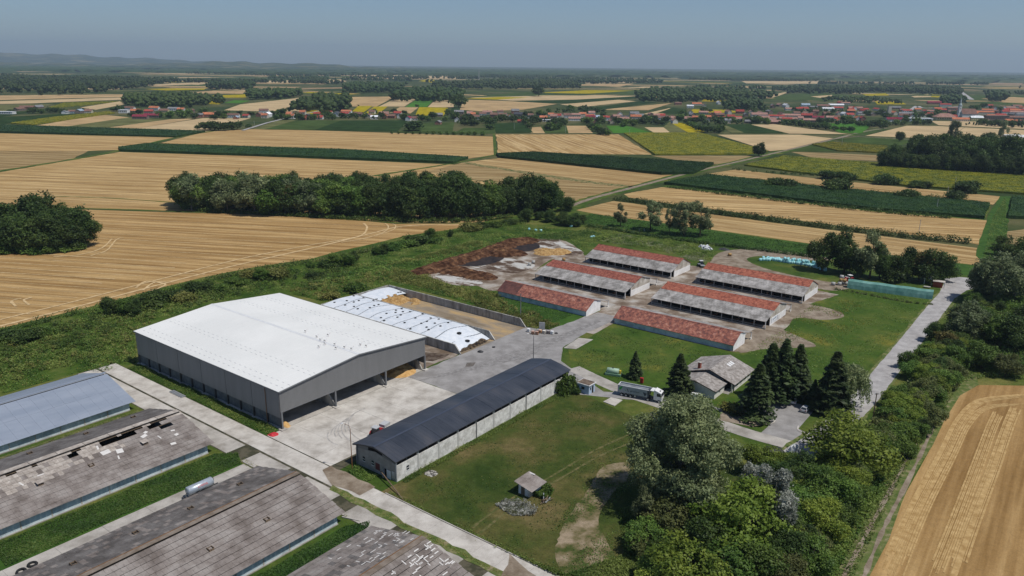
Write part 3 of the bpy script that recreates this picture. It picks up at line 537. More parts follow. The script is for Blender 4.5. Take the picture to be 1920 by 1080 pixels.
FARP = [
 (FGD, [(-150, 236), (-150, 226), (0, 220), (150, 212), (205, 210), (100, 221), (20, 231), (0, 234)]), (FS, [(60, 237), (190, 215), (262, 222), (120, 238)]), (FGP, [(120, 238), (252, 219), (312, 226), (200, 240)]),
 (FS, [(200, 240), (318, 224), (372, 222), (250, 242)]), (FS2, [(250, 242), (380, 222), (470, 222), (400, 241), (380, 246)]), (FS2, [(-150, 244), (-150, 238), (60, 238), (390, 246), (380, 248), (0, 237)]),
 (FGP, [(475, 242), (520, 226), (560, 225), (500, 243)]), (FG, [(495, 243), (555, 226), (640, 226), (600, 244)]), (FGD, [(590, 244), (640, 226), (765, 226), (745, 247)]), (FG, [(745, 248), (800, 231), (852, 230), (848, 250)]),
 (FG, [(848, 251), (870, 240), (930, 240), (928, 251)]), (FGD, [(930, 250), (925, 232), (980, 230), (1000, 249)]), (FS, [(995, 250), (998, 239), (1014, 238), (1022, 250)]), (FS, [(1066, 250), (1062, 236), (1098, 236), (1112, 250)]),
 (FG, [(1022, 250), (1014, 238), (1062, 236), (1066, 250)]), (FGB, [(1150, 250), (1136, 236), (1176, 236), (1225, 249)]), (FS2, [(1208, 239), (1244, 239), (1258, 250), (1228, 250)]), (FY, [(1255, 229), (1280, 231), (1324, 248), (1290, 249)]),
 (FG, [(1176, 236), (1208, 239), (1228, 250), (1225, 250)]), (FGP, [(1244, 239), (1255, 229), (1290, 249), (1258, 250)]),
 (FGD, [(1355, 234), (1425, 232), (1470, 250), (1370, 250)]), (FGP, [(1352, 238), (1360, 235), (1395, 249), (1372, 250)]), (FS2, [(1408, 234), (1450, 233), (1592, 252), (1480, 251)]), (FS2, [(1345, 253), (1500, 253), (1562, 260), (1475, 281), (1444, 284)]),
 (FGB, [(1535, 232), (1640, 231), (1615, 250), (1575, 249)]), (FG, [(1592, 252), (1650, 246), (1625, 254)]), (FS2, [(1622, 255), (1700, 236), (1760, 237), (1960, 246), (1960, 266), (1722, 259)]), (FS2, [(1745, 227), (1830, 228), (1960, 238), (1960, 244), (1760, 235)]),
 (FG, [(1565, 262), (1620, 256), (1720, 261), (1690, 273), (1600, 270)]), (FG, [(1480, 285), (1525, 270), (1560, 265), (1570, 284)]),
 (FS, [(650, 200), (655, 182), (742, 181), (706, 200)]), (FS2, [(710, 200), (742, 185), (780, 186), (758, 200)]), (FGB, [(760, 201), (782, 186), (815, 186), (800, 201)]), (FS2, [(802, 201), (818, 186), (854, 188), (850, 202)]),
 (FY, [(660, 209), (672, 199), (698, 199), (682, 211)]), (FY, [(682, 214), (702, 200), (727, 200), (708, 215)]), (FY, [(778, 217), (786, 201), (840, 202), (832, 217)]), (FS, [(730, 212), (750, 201), (785, 201), (770, 213)]), (FGD, [(842, 212), (848, 202), (880, 202), (880, 212)]),
 (FS2, [(420, 207), (450, 196), (585, 181), (645, 181), (560, 211)]), (FY, [(560, 214), (575, 207), (618, 207), (618, 214)]), (FY, [(360, 193), (385, 187), (420, 191), (410, 196)]), (FGB, [(420, 193), (440, 188), (470, 189), (450, 194)]),
 (FS, [(862, 206), (870, 187), (960, 190), (1045, 195), (980, 206), (900, 209)]), (FGD, [(966, 191), (1080, 187), (1205, 180), (1200, 184), (1070, 194)]), (FS2, [(880, 183), (1010, 179), (1205, 180), (1080, 187), (960, 189)]), (FY, [(872, 185), (935, 182), (992, 183), (930, 187)]),
 (FG, [(860, 184), (960, 175), (1060, 177), (1000, 180), (880, 183)]), (FS2, [(1050, 196), (1160, 187), (1192, 190), (1090, 201)]), (FGD, [(1076, 207), (1200, 190), (1232, 192), (1120, 207)]), (FS, [(1125, 206), (1262, 193), (1215, 207)]), (FS2, [(1205, 214), (1255, 203), (1265, 206), (1235, 216)]), (FGD, [(1232, 212), (1262, 202), (1290, 206), (1275, 214)]),
 (FG, [(940, 175), (1200, 168), (1200, 178), (1060, 178)]), (FY, [(1010, 174), (1100, 169), (1190, 170), (1100, 176)]), (FY, [(1315, 190), (1320, 186), (1362, 188), (1362, 192)]), (FY, [(1292, 209), (1300, 205), (1360, 206), (1395, 211), (1300, 212)]),
 (FGD, [(-150, 222), (-150, 214), (0, 212), (60, 210), (0, 220)]), (FS2, [(-150, 198), (-150, 192), (0, 190), (225, 183), (230, 187), (60, 194)]), (FS, [(-150, 190), (-150, 180), (0, 179), (230, 177), (232, 182), (0, 188)]), (FGP, [(-150, 204), (0, 197), (100, 195), (60, 206), (0, 210)]), (FS2, [(150, 202), (225, 190), (234, 196), (180, 206)]),
 (FG, [(1430, 187), (1480, 176), (1560, 176), (1640, 182), (1560, 190)]), (FS2, [(1425, 183), (1470, 173), (1480, 173), (1450, 183)]), (FS2, [(1520, 181), (1560, 178), (1565, 182), (1540, 184)]), (FY, [(1617, 177), (1660, 175), (1668, 179), (1625, 180)]), (FS2, [(1708, 181), (1740, 177), (1748, 182), (1715, 183)]), (FY, [(1745, 182), (1748, 177), (1765, 178), (1760, 183)]),
 (FY, [(1645, 196), (1640, 190), (1690, 191), (1700, 196)]), (FG, [(1770, 182), (1830, 178), (1960, 180), (1960, 200), (1850, 195)]), (FS, [(1840, 185), (1900, 182), (1960, 186), (1960, 196), (1880, 192)]),
 (FS2, [(260, 160), (380, 154), (400, 157), (300, 161)]), (FG, [(270, 163), (400, 158), (390, 163)]), (FY, [(270, 167), (390, 164), (380, 170), (330, 171)]), (FS, [(340, 175), (400, 170), (460, 171), (455, 176)]), (FY, [(330, 182), (460, 177), (462, 183), (350, 184)]),
 (FS2, [(470, 152), (640, 149), (650, 153), (560, 155), (480, 156)]), (FS2, [(650, 142), (700, 139), (860, 143), (855, 148), (680, 147)]), (FY, [(785, 152), (800, 149), (818, 150), (810, 155)]), (FS2, [(1070, 150), (1190, 148), (1195, 155), (1100, 157)]), (FS, [(1070, 159), (1120, 157), (1190, 157), (1160, 163)]),
 (FS2, [(1390, 152), (1540, 152), (1550, 157), (1400, 157)]), (FY, [(1100, 134), (1190, 133), (1200, 136), (1110, 137)]), (FS, [(1110, 139), (1300, 136), (1310, 142), (1200, 144)]),
]
for i, (m_, px_) in enumerate(FARP):
    names = {'far_stubble': 'stubble_field', 'far_stubble_pale': 'stubble_field', 'far_stubble_brown': 'stubble_field', 'far_green': 'green_field', 'far_corn': 'corn_ground', 'far_bright_green': 'green_field', 'far_sunflower': 'sunflower_ground', 'far_pale_grass': 'grass_field'}
    sheet(names[m_.name], GP(px_), 0.25+0.012*(i % 12), m_)
# beyond: strips of farmland out to the forest belts
rr = random.Random(3)
for i in range(420):
    d = rr.uniform(2300, 11000); a = rr.uniform(-0.72, 0.72); x, y = d*math.sin(a), d*math.cos(a)
    th = R(rr.choice([0, 4, -38, 52, 8]))+rr.uniform(-.08, .08); w, l = rr.uniform(30, 110)*d/3000, rr.uniform(250, 700)*d/3500
    px_ = PX((x, y, 0))
    c, s = math.cos(th), math.sin(th); pts = [Vector((x+c*p*l/2-s*q*w/2, y+s*p*l/2+c*q*w/2, 0)) for p, q in ((-1, -1), (1, -1), (1, 1), (-1, 1))]
    if min(p.y for p in pts) < 2150: continue
    m_ = rr.choices([FS, FS2, FS3, FG, FGD, FY, FGP], [3, 3, 1, 4, 4, 0.7, 2])[0]
    sheet('distant_field', pts, 0.06+0.0008*i, m_)
ribbon('road', smooth_line(GP([(1690, 215), (1710, 205), (1720, 199), (1735, 203), (1800, 200)])), 9, 0.5, ROADM)
ribbon('road', GP([(1796, 168), (1808, 177), (1822, 187)]), 14, 0.5, ROADM)
ribbon('road', GP([(455, 245), (500, 231), (560, 216), (600, 208)]), 5, 0.5, ROADM)
ribbon('road', GP([(1560, 262), (1590, 256), (1650, 259), (1720, 263)]), 5, 0.5, DIRT)
# ----------------------------------------------------------------- hills on the horizon
def hills(name, prof, dist, depth, m):
    """ridge from (column, height in rows above the level line) pairs"""
    v, f = [], []; xs = np.array([p[0] for p in prof]); hs = np.array([p[1] for p in prof]); cols = np.arange(xs[0], xs[-1]+1, 12)
    for i, cx in enumerate(cols):
        h = float(np.interp(cx, xs, hs)) + 0.9*math.sin(cx*.11)+0.8*math.sin(cx*.043+1)+random.uniform(-.4, .4)
        a = math.atan((cx-960)/FPX); hm = max(4, CAMH+(h-10)/FPX*dist) if h > -8 else 4
        for k, (dd, hh) in enumerate(((dist-depth, 0.0), (dist-depth*.6, 0.42), (dist-depth*.25, .8), (dist, 1.0), (dist+depth*.4, .7), (dist+depth, 0))):
            rr_ = dd/math.cos(a)*(1+random.uniform(-.006, .006)); v.append((rr_*math.sin(a), rr_*math.cos(a), hm*hh*(1+random.uniform(-.03, .03) if 0 < hh < 1 else 1)))
    n_ = len(cols)
    for i in range(n_-1):
        for k in range(5): f.append((i*6+k, (i+1)*6+k, (i+1)*6+k+1, i*6+k+1))
    mb = MB(); mb.v, mb.f = v, f; return struct(name, mb, m, smooth=True)
hills('hills', [(-700, 20), (-300, 24), (0, 22), (80, 20), (200, 17), (300, 13), (400, 10), (520, 7), (620, 4), (760, 0), (900, -3), (1100, -6), (1250, -7.5)], 17000, 3600, HILLM)
hills('hills', [(-700, 6), (-300, 8), (0, 6), (120, 3), (240, 2), (330, 5), (430, 9), (520, 8), (640, 6), (700, 2), (820, -2), (1000, -5), (1150, -7)], 11500, 2600, HILLM)
hills('hills', [(650, -9), (900, -3), (1050, -4), (1200, -4), (1400, -4.5), (1600, -4), (1800, -3.5), (2000, -3), (2600, -2)], 21000, 2500, HILLM)
# ================================================================= vegetation kit
def crown(name, blobs, ncl, per, leaf, m, spread=1.6, asp=0.6, up=0.35, fill=0.62):
    """leaf clumps spread through a set of lobes"""
    B = np.array(blobs, float); wgt = (B[:, 3]*B[:, 4]+B[:, 4]*B[:, 5]+B[:, 3]*B[:, 5]); wgt /= wgt.sum()
    bi = RNG.choice(len(B), ncl, p=wgt); d = RNG.normal(size=(ncl, 3)); d /= np.linalg.norm(d, axis=1, keepdims=True)
    rad = fill+(1-fill)*RNG.uniform(0, 1, ncl)**0.5; c = B[bi, :3]+d*B[bi, 3:6]*rad[:, None]
    C = np.repeat(c, per, 0)+RNG.normal(size=(ncl*per, 3))*leaf*spread*np.array([1, 1, 0.7]); Dn = np.repeat(d, per, 0)
    Nn = Dn*0.9+RNG.normal(size=C.shape)*0.75; Nn[:, 2] += up
    V_, Q = leaf_quads(C, Nn, leaf, asp); return npmesh(name, V_, Q, m)
def lobes(rx, rz, zc, n, seed, pear=0.0):
    r_ = random.Random(seed); out = [(0, 0, zc, rx*0.72, rx*0.72, rz*0.8)]
    for i in range(n):
        a = r_.uniform(0, 6.283); z = r_.uniform(-0.75, 0.85); q = math.sqrt(max(0, 1-z*z))*(1-pear*max(0, z)); s = r_.uniform(0.2, 0.48)
        out.append((math.cos(a)*q*rx*0.86, math.sin(a)*q*rx*0.86, zc+z*rz*0.84, rx*s, rx*s, rz*s*0.85))
    return out
def trunk(name, h, r_, m, seed=0, limbs=4, lean=0.02, z0=0.35):
    q = random.Random(seed); mb = MB(); p = [(q.gauss(0, lean)*h*t, q.gauss(0, lean)*h*t, h*t) for t in (0, .3, .6, 1)]
    mb.tube(p, [r_, r_*.75, r_*.5, r_*.15], 7)
    for i in range(limbs):
        t = q.uniform(z0, 0.75); a = q.uniform(0, 6.28); L_ = h*q.uniform(.25, .42); b = Vector((p[1][0], p[1][1], h*t))
        mb.tube([b, b+Vector((math.cos(a)*L_*.5, math.sin(a)*L_*.5, L_*.4)), b+Vector((math.cos(a)*L_, math.sin(a)*L_, L_*.75))], [r_*.4, r_*.25, r_*.08], 5)
    return mb.mesh(name, m)
def fir_mesh(name, h, rb, seed, m, n=5200):
    q = np.random.default_rng(seed); nb = 190; t = q.uniform(0.06, 1, nb)**0.85; az = q.uniform(0, 6.283, nb); L_ = rb*(1-t)**0.85*q.uniform(.72, 1.1, nb)+0.15
    k = n//nb; ti = np.repeat(t, k); ai = np.repeat(az, k); li = np.repeat(L_, k); s = q.uniform(0.12, 1, nb*k)**0.7
    x = np.cos(ai)*li*s; y = np.sin(ai)*li*s; z = ti*h-0.42*li*s+0.16*li*s*s; side = q.normal(size=nb*k)*0.17*li*s
    C = np.column_stack([x-np.sin(ai)*side, y+np.cos(ai)*side, z+q.normal(size=nb*k)*0.09]); Nn = np.column_stack([np.cos(ai)*.35, np.sin(ai)*.35, np.ones(nb*k)])+q.normal(size=C.shape)*.45
    V_, Q = leaf_quads(C, Nn, 0.30*h/10+0.02, 0.5); return npmesh(name, V_, Q, m)
KIT = {}
def kit(kind, crown_me, trunk_me, h): KIT.setdefault(kind, []).append((crown_me, trunk_me, h))
for i in range(5):
    kit('dark', crown('crown', lobes(4.8, 6.4, 6.6, 14, 10+i, .2), 900, 9, 0.30, LF['dark'], 1.5), trunk('trunk', 10, .32, BARK, i), 13.2)
    kit('mid', crown('crown', lobes(4.5, 5.2, 5.3, 13, 30+i, .1), 900, 9, 0.28, LF['mid'], 1.5), trunk('trunk', 8.5, .28, BARK, i+9), 11)
for i in range(3):
    kit('light', crown('crown', lobes(4.9, 4.8, 5.2, 13, 50+i, .1), 1200, 9, 0.24, LF['light'], 1.5), trunk('trunk', 8, .26, BARK, i+19), 10.4)
    kit('olive', crown('crown', lobes(4.3, 4.4, 4.7, 13, 60+i, .1), 1000, 9, 0.24, LF['olive'], 1.5), trunk('trunk', 7, .24, BARK, i+29), 9.6)
    kit('grey', crown('crown', lobes(4.6, 6.0, 7.2, 16, 70+i, .25), 900, 9, 0.27, LF['grey'], 1.4), trunk('trunk', 11, .34, BARKG, i+39, 6), 13.4)
    kit('bush', crown('crown', [(x*.9, y*.9, z*.8, a, a, b*.85) for x, y, z, a, _, b in lobes(2.0, 1.5, 1.3, 8, 80+i)], 300, 7, 0.22, LF['mid'], 1.5), trunk('stem', 1.5, .08, BARK, i+49), 2.7)
    kit('bushd', crown('crown', [(x*.9, y*.9, z*.8, a, a, b*.85) for x, y, z, a, _, b in lobes(2.0, 1.5, 1.3, 8, 90+i)], 300, 7, 0.22, LF['dark'], 1.5), trunk('stem', 1.5, .08, BARK, i+59), 2.7)
    kit('busho', crown('crown', [(x*.9, y*.9, z*.8, a, a, b*.85) for x, y, z, a, _, b in lobes(2.0, 1.5, 1.3, 8, 95+i)], 300, 7, 0.22, LF['weedy'], 1.5), trunk('stem', 1.5, .08, BARK, i+69), 2.7)
    kit('fir', fir_mesh('crown', 11.5, 3.1, 100+i, LF['fir']), trunk('trunk', 11, .2, BARK, i, 0, 0.0), 11.6)
    kit('open', crown('crown', [(x, y, z, a*.85, a*.85, b*.75) for x, y, z, a, _, b in lobes(4.6, 6.8, 7.8, 15, 110+i)[1:]], 640, 9, 0.30, LF['grey'], 1.3), trunk('trunk', 12, .36, BARK, i+79, 8, .03, .2), 14.6)
    kit('brown', crown('crown', lobes(3.6, 4.2, 6.0, 10, 120+i, .2), 420, 8, 0.34, LF['brownl'], 1.5), trunk('trunk', 8, .28, BARK, i+89), 10.4)
    kit('small', crown('crown', lobes(3.6, 3.4, 4.6, 6, 130+i), 120, 6, 0.85, LF['dark'], 1.2), trunk('trunk', 5, .3, BARK, i, 2), 8.2)
    kit('smallm', crown('crown', lobes(3.4, 3.0, 4.2, 6, 140+i), 120, 6, 0.85, LF['mid'], 1.2), trunk('trunk', 5, .3, BARK, i, 2), 7.5)
# two special poplars and a willow
r_ = random.Random(5); pb = []
for i in range(95):
    t = r_.random(); z = 3.5+18*t; q = (1.0 if t < .62 else 1-((t-.62)/.38)**1.6*.72)*(.62+.38*min(1, t*2.5)); a = r_.uniform(0, 6.283); rr_ = 9.4*q*math.sqrt(r_.uniform(.06, 1)); s = r_.uniform(1.7, 2.9)
    pb.append((math.cos(a)*rr_, math.sin(a)*rr_, z, s, s, s*.85))
kit('poplar', crown('crown', pb, 7800, 9, 0.235, LF['grey'], 1.6, fill=.4), trunk('trunk', 18, .75, BARKG, 3, 12, .02, .15), 23.0)
pb = []
for i in range(26):
    t = r_.random(); z = 3+13*t; q = 1-abs(t-.4)*1.1; a = r_.uniform(0, 6.283); rr_ = 4.6*q*math.sqrt(r_.random()); s = r_.uniform(1.0, 1.9); pb.append((math.cos(a)*rr_, math.sin(a)*rr_, z, s, s, s*1.3))
kit('silver', crown('crown', pb, 2300, 8, 0.21, LF['silver'], 1.3, up=.1), trunk('trunk', 13, .4, BARKG, 4, 8, .02, .15), 17.0)
wv = []
for i in range(260):
    a = r_.uniform(0, 6.283); R0 = 3.3*math.sqrt(r_.random()); top = 7.6-R0*.45+r_.uniform(-.3, .5); L_ = r_.uniform(2, 5.2)
    for k in range(14):
        z = top-L_*k/13; wv.append((math.cos(a)*(R0+.06*k)+r_.gauss(0, .08), math.sin(a)*(R0+.06*k)+r_.gauss(0, .08), max(.5, z)))
C = np.array(wv); Nn = RNG.normal(size=C.shape); Nn[:, :2] += C[:, :2]*.4; V_, Q = leaf_quads(C, Nn, .3, .35)
kit('willow', npmesh('crown', V_, Q, leafmat('leaf_willow', (0.12, 0.16, 0.06), (0.28, 0.32, 0.15))), trunk('trunk', 6.5, .3, BARK, 5, 5), 8.4)
TNAME = dict(dark='broadleaf_tree', mid='broadleaf_tree', light='broadleaf_tree', olive='broadleaf_tree', grey='poplar_tree', bush='bush', bushd='bush', busho='bush', fir='fir_tree', open='tall_tree', brown='yellowing_tree', small='tree', smallm='tree', poplar='poplar_tree', silver='silver_poplar', willow='willow_tree')
def tree(kind, p, h, label, group=None, wide=1.0, cat=None, i=None, name=None):
    cm, tm, h0 = random.choice(KIT[kind]) if i is None else KIT[kind][i % len(KIT[kind])]; s = h/h0
    rt = thing(name or TNAME[kind], label, cat or ('bush' if kind.startswith('bush') else 'tree'), (p[0], p[1], 0), random.uniform(0, 6.28), group); rt.scale = (s*wide, s*wide, s)
    link('foliage' if kind.startswith('bush') else 'crown', cm, rt); link('stem' if kind.startswith('bush') else 'trunk', tm, rt); return rt
def hedge(name, pts, w, h, m, label, dens=26, leaf=0.3, cat='hedge', gap=0.0):
    C = []; D = []
    for i in range(len(pts)-1):
        a, b = Vector(pts[i]), Vector(pts[i+1]); L_ = (b-a).length; k = max(1, int(L_/1.1))
        for j in range(k):
            if random.random() < gap: continue
            p = a.lerp(b, (j+random.random())/k); hh = h*random.uniform(.6, 1.2); ww = w*random.uniform(.7, 1.2); ox = random.gauss(0, w*.12)
            for _ in range(dens):
                d = Vector((random.gauss(0, 1), random.gauss(0, 1), random.gauss(0, 1))).normalized(); q = random.uniform(.6, 1)
                C.append((p.x+ox+d.x*ww*.5*q, p.y+d.y*ww*.5*q, max(.05, hh*.5+d.z*hh*.5*q))); D.append((d.x, d.y, d.z+.4))
    C = np.array(C); Nn = np.array(D)+RNG.normal(size=C.shape)*.6; V_, Q = leaf_quads(C, Nn, leaf, .6)
    return tag(link(name, npmesh(name, V_, Q, m)), label, cat)
def weeds(name, poly, n, h, leaf, m, label, cat='weeds', clump=0.0):
    C = sample_poly(poly, n)
    if clump:
        keep = np.sin(C[:, 0]*.35+np.sin(C[:, 1]*.21)*2)+np.sin(C[:, 1]*.31+1.7*np.sin(C[:, 0]*.17))+RNG.normal(size=len(C))*.5; C = C[keep > clump-.8]
    hh = h*(.55+.45*np.sin(C[:, 0]*.45+2*np.sin(C[:, 1]*.3)))*RNG.uniform(.15, 1, len(C))+.08
    C = np.column_stack([C, hh]); Nn = RNG.normal(size=C.shape)*.7; Nn[:, 2] += .7
    V_, Q = leaf_quads(C, Nn, leaf, .55, .5); return tag(link(name, npmesh(name, V_, Q, m)), label, cat, kind='stuff')
def scrub(name, poly, n, hmin, hmax, leaf, per, m, label):
    C0 = sample_poly(poly, n); h = RNG.uniform(hmin, hmax, n); d = RNG.normal(size=(n, per, 3)); d /= np.linalg.norm(d, axis=2, keepdims=True); q = RNG.uniform(.45, 1, (n, per, 1))
    C = np.zeros((n, per, 3)); C[:, :, :2] = C0[:, None, :]; C[:, :, 2] = h[:, None]*.5; C += d*q*np.stack([h*.75, h*.75, h*.5], 1)[:, None, :]; C[:, :, 2] = np.maximum(C[:, :, 2], .06)
    D = (d+RNG.normal(size=d.shape)*.6).reshape(-1, 3); D[:, 2] += .5; V_, Q = leaf_quads(C.reshape(-1, 3), D, leaf, .6, .45)
    return tag(link(name, npmesh(name, V_, Q, m)), label, 'scrub', kind='stuff')
def wood_mass(name, px, n, hmin, hmax, label, m=None):
    """far wood: every tree a rough crown of faces"""
    poly = GP(px); C = sample_poly(poly, n); t = (1+5**.5)/2
    ico = np.array([(-1, t, 0), (1, t, 0), (-1, -t, 0), (1, -t, 0), (0, -1, t), (0, 1, t), (0, -1, -t), (0, 1, -t), (t, 0, -1), (t, 0, 1), (-t, 0, -1), (-t, 0, 1)])/math.sqrt(1+t*t)
    fc = np.array([(0, 11, 5), (0, 5, 1), (0, 1, 7), (0, 7, 10), (0, 10, 11), (1, 5, 9), (5, 11, 4), (11, 10, 2), (10, 7, 6), (7, 1, 8), (3, 9, 4), (3, 4, 2), (3, 2, 6), (3, 6, 8), (3, 8, 9), (4, 9, 5), (2, 4, 11), (6, 2, 10), (8, 6, 7), (9, 8, 1)])
    V_ = []; F_ = []
    for x, y in C:
        h = RNG.uniform(hmin, hmax)
        for k in range(4):
            s = RNG.uniform(.15, .27)*h; o = RNG.normal(size=3)*h*.16; vs = ico*(1+RNG.uniform(-.35, .35, (12, 1)))*np.array([s*1.15, s*1.15, s])+np.array([x+o[0], y+o[1], h*(.35+.17*k)*.9]); vs[:, 2] = np.maximum(vs[:, 2], 0.1)
            F_.append(fc+len(V_)*12); V_.append(vs)
    return tag(link(name, npmesh(name, np.vstack(V_), np.vstack(F_), m or LF['dark'])), label, 'wood', kind='stuff')
# ================================================================= farm buildings on the grid (u along, v across)
class UB(MB):
    def __init__(s, u0, v0): super().__init__(); s.u0, s.v0 = u0, v0
    def p(s, u, v, z): return (u-s.u0, s.v0-v, z)
    def b(s, u0, u1, v0, v1, z0, z1): return s.box(u0-s.u0, u1-s.u0, s.v0-v1, s.v0-v0, z0, z1)
    def sl(s, a, b, c, d, t): return s.slab(s.p(*a), s.p(*b), s.p(*c), s.p(*d), t)
    def pu(s, prof, u0, u1): return s.ext([(s.v0-v, z) for v, z in prof], u0-s.u0, u1-s.u0, 'x')   # profile in (v,z), extruded along u
    def pv(s, prof, v0, v1): return s.ext([(u-s.u0, z) for u, z in prof], s.v0-v1, s.v0-v0, 'y')   # profile in (u,z), extruded along v
def uthing(name, label, cat, u0, v0, group=None): return thing(name, label, cat, UV(u0, v0), A_U, group)
def on_roof(px, py, zf, it=30):
    z = 4.0
    for _ in range(it): p = G(px, py, z); u, v = toUV(p); z = z*.5+.5*zf(u, v)
    return u, v, z
# ----------------------------------------------------------------- the big white-roofed hall
U0, U1, V0, V1, EZ, RZ = 105.5, 157.7, -226.6, -155.0, 10.8, 13.0; UM = (U0+U1)/2
wh = uthing('storage_hall', 'large grey storage hall with white low-pitched roof and open front', 'hall', U0, V1); N = lambda: UB(U0, V1)
for k in range(6):
    v0, v1 = V0+k*(V1-V0)/6, V0+(k+1)*(V1-V0)/6; N().b(U0-.12, U0+.05, v0+.09, v1-.09, 3.3, EZ-.35).build('wall_panel', GREYC, wh)
N().b(U0-.06, U0+.02, V0, V1, 3.4, EZ-.3).build('wall_backing', DARKST, wh)
for k in range(12):
    v = V0+(k+.5)*(V1-V0)/12; N().b(U0+.3, U0+.45, v-(V1-V0)/24+.35, v+(V1-V0)/24-.35, 0.4, 3.25).build('plinth_panel', flat('plinth_concrete', (0.13, 0.145, 0.15), .9, .1, v=.2), wh)
for k in range(13):
    v = V0+k*(V1-V0)/12; N().b(U0-.05, U0+.35, v-.16, v+.16, 0, 3.4).build('column', DARKST, wh); N().b(U0-.45, U0+.5, v-.4, v+.4, 0, .3).build('footing', CONC, wh)
N().b(U0-.05, U0+.3, V0, V1, 0, .4).build('plinth', CONC2, wh)
wb = N(); wb.pu([(V0+.3, 0), (V0+.5, 0), (V0+.5, 3), (V0+.3, 3)], U0, U1); wb.pv([(U0, 0), (U1, 0), (U1, EZ-.3), (UM, RZ-.3), (U0, EZ-.3)], V0, V0+.2); wb.build('rear_wall', GREYD, wh)
N().b(U1-.2, U1, V0, V1, 2.2, EZ-.3).build('side_wall', GREYD, wh); N().b(U1-.25, U1-.05, V0, V1-6, 0, 2.2).build('side_plinth', BCONC, wh)
for k in range(30):   # ribbed sheets of the front
    a, b = U0+k*(U1-U0)/30, U0+(k+1)*(U1-U0)/30; zt = lambda u: EZ-.25+(RZ-EZ)*(1-abs(u-UM)/(UM-U0)); mb = N()
    prof = []
    for q in range(5):
        x0 = a+(b-a)*q/5; x1 = a+(b-a)*(q+.62)/5; x2 = a+(b-a)*(q+1)/5
        mb.add([mb.p(x, V1+d, z) for x, d, z in ((x0, .06, 4.9), (x1, .06, 4.9), (x1, .06, zt(x1)), (x0, .06, zt(x0)))], [(0, 1, 2, 3)])
        mb.add([mb.p(x, V1+d, z) for x, d, z in ((x1, .06, 4.9), (x1+.04, .01, 4.9), (x1+.04, .01, zt(x1)), (x1, .06, zt(x1)))], [(0, 1, 2, 3)])
        mb.add([mb.p(x, V1+d, z) for x, d, z in ((x1+.04, .01, 4.9), (x2, .01, 4.9), (x2, .01, zt(x2)), (x1+.04, .01, zt(x1)))], [(0, 1, 2, 3)])
    mb.build('front_panel', GREYC, wh)
fb = N(); fb.pv([(U0, 4.85), (U1, 4.85), (U1, EZ-.3), (UM, RZ-.3), (U0, EZ-.3)], V1-.2, V1-.02); fb.build('front_backing', GREYD, wh)
N().b(U0, U1, V1-.25, V1+.1, 4.75, 4.9).build('lintel', STEEL, wh)
rf = N(); o_ = .35
rf.sl((U0-o_, V0-o_, EZ-.06), (U0-o_, V1+o_, EZ-.06), (UM, V1+o_, RZ), (UM, V0-o_, RZ), .16); rf.sl((UM, V0-o_, RZ), (UM, V1+o_, RZ), (U1+o_, V1+o_, EZ-.06), (U1+o_, V0-o_, EZ-.06), .16)
roof = rf.build('roof', WHITEP, wh)
rc = N(); rc.pv([(UM-.5, RZ-.02), (UM, RZ+.07), (UM+.5, RZ-.02)], V0-o_, V1+o_); rc.build('ridge_cap', flat('ridge_white', (.66, .67, .67), .5), roof)
gt = N(); gt.b(U0-o_-.14, U0-o_+.02, V0-o_, V1+o_, EZ-.3, EZ-.08); gt.b(U1+o_-.02, U1+o_+.14, V0-o_, V1+o_, EZ-.3, EZ-.08); gt.build('gutter', STEEL, roof)
fl = N()
for s in (-1, 1): fl.sl((UM, V1+o_, RZ+.03), (UM, V1+o_+.12, RZ+.03), (UM+s*(UM-U0+o_), V1+o_+.12, EZ-.03), (UM+s*(UM-U0+o_), V1+o_, EZ-.03), .3)
fl.build('verge_trim', flat('trim_grey', (.20, .205, .21), .5), roof)
sg = N()
for uu in (U0+1.6, U0+3.6, U0+10.2, U0+11.6, UM+9.0, UM+10.4, UM+17.5, UM+19.5):
    for k in range(30):
        v = V0+2+k*2.36; z = EZ+(RZ-EZ)*(1-abs(uu-UM)/(UM-U0)); sg.b(uu-.03, uu+.03, v, v+.9, z-.02, z+.05)
sg.build('snow_guards', flat('guard_grey', (.55, .56, .57), .5), roof, kind='stuff')
for k, uu in enumerate((U0+.25, 123.0, 141.4, U1-.25)):
    c = N(); c.b(uu-.22, uu+.22, V1-.25, V1+.2, 0, 4.9); c.build('front_column', STEEL, wh); N().b(uu-.8, uu+.8, V1-.7, V1+.9, 0, .35).build('footing', CONC, wh)
for uu in (123.0, 141.4, U1-.9):
    pw = N(); pw.add([pw.p(uu+d, v, z) for d in (-.2, .2) for v, z in ((V1-.4, .3), (V1-1.2, 1.5), (V1-3.6, 4.2), (V1-60, 4.2), (V1-60, 0), (V1-.4, 0))], [(0, 1, 2, 3, 4, 5), (11, 10, 9, 8, 7, 6)]+[(i, i+6, (i+1) % 6+6, (i+1) % 6) for i in range(6)])
    pw.build('bay_wall', BCONC, wh)
dp = N(); dp.tube([dp.p(U0-.3, -160.6, 0), dp.p(U0-.3, -160.6, 10.5)], .09, 6); dp.build('downpipe', RUST, wh)
N().b(U0+.3, U1-.3, V0+.4, V1-.3, .02, .07).build('hall_floor', CONC2, wh)
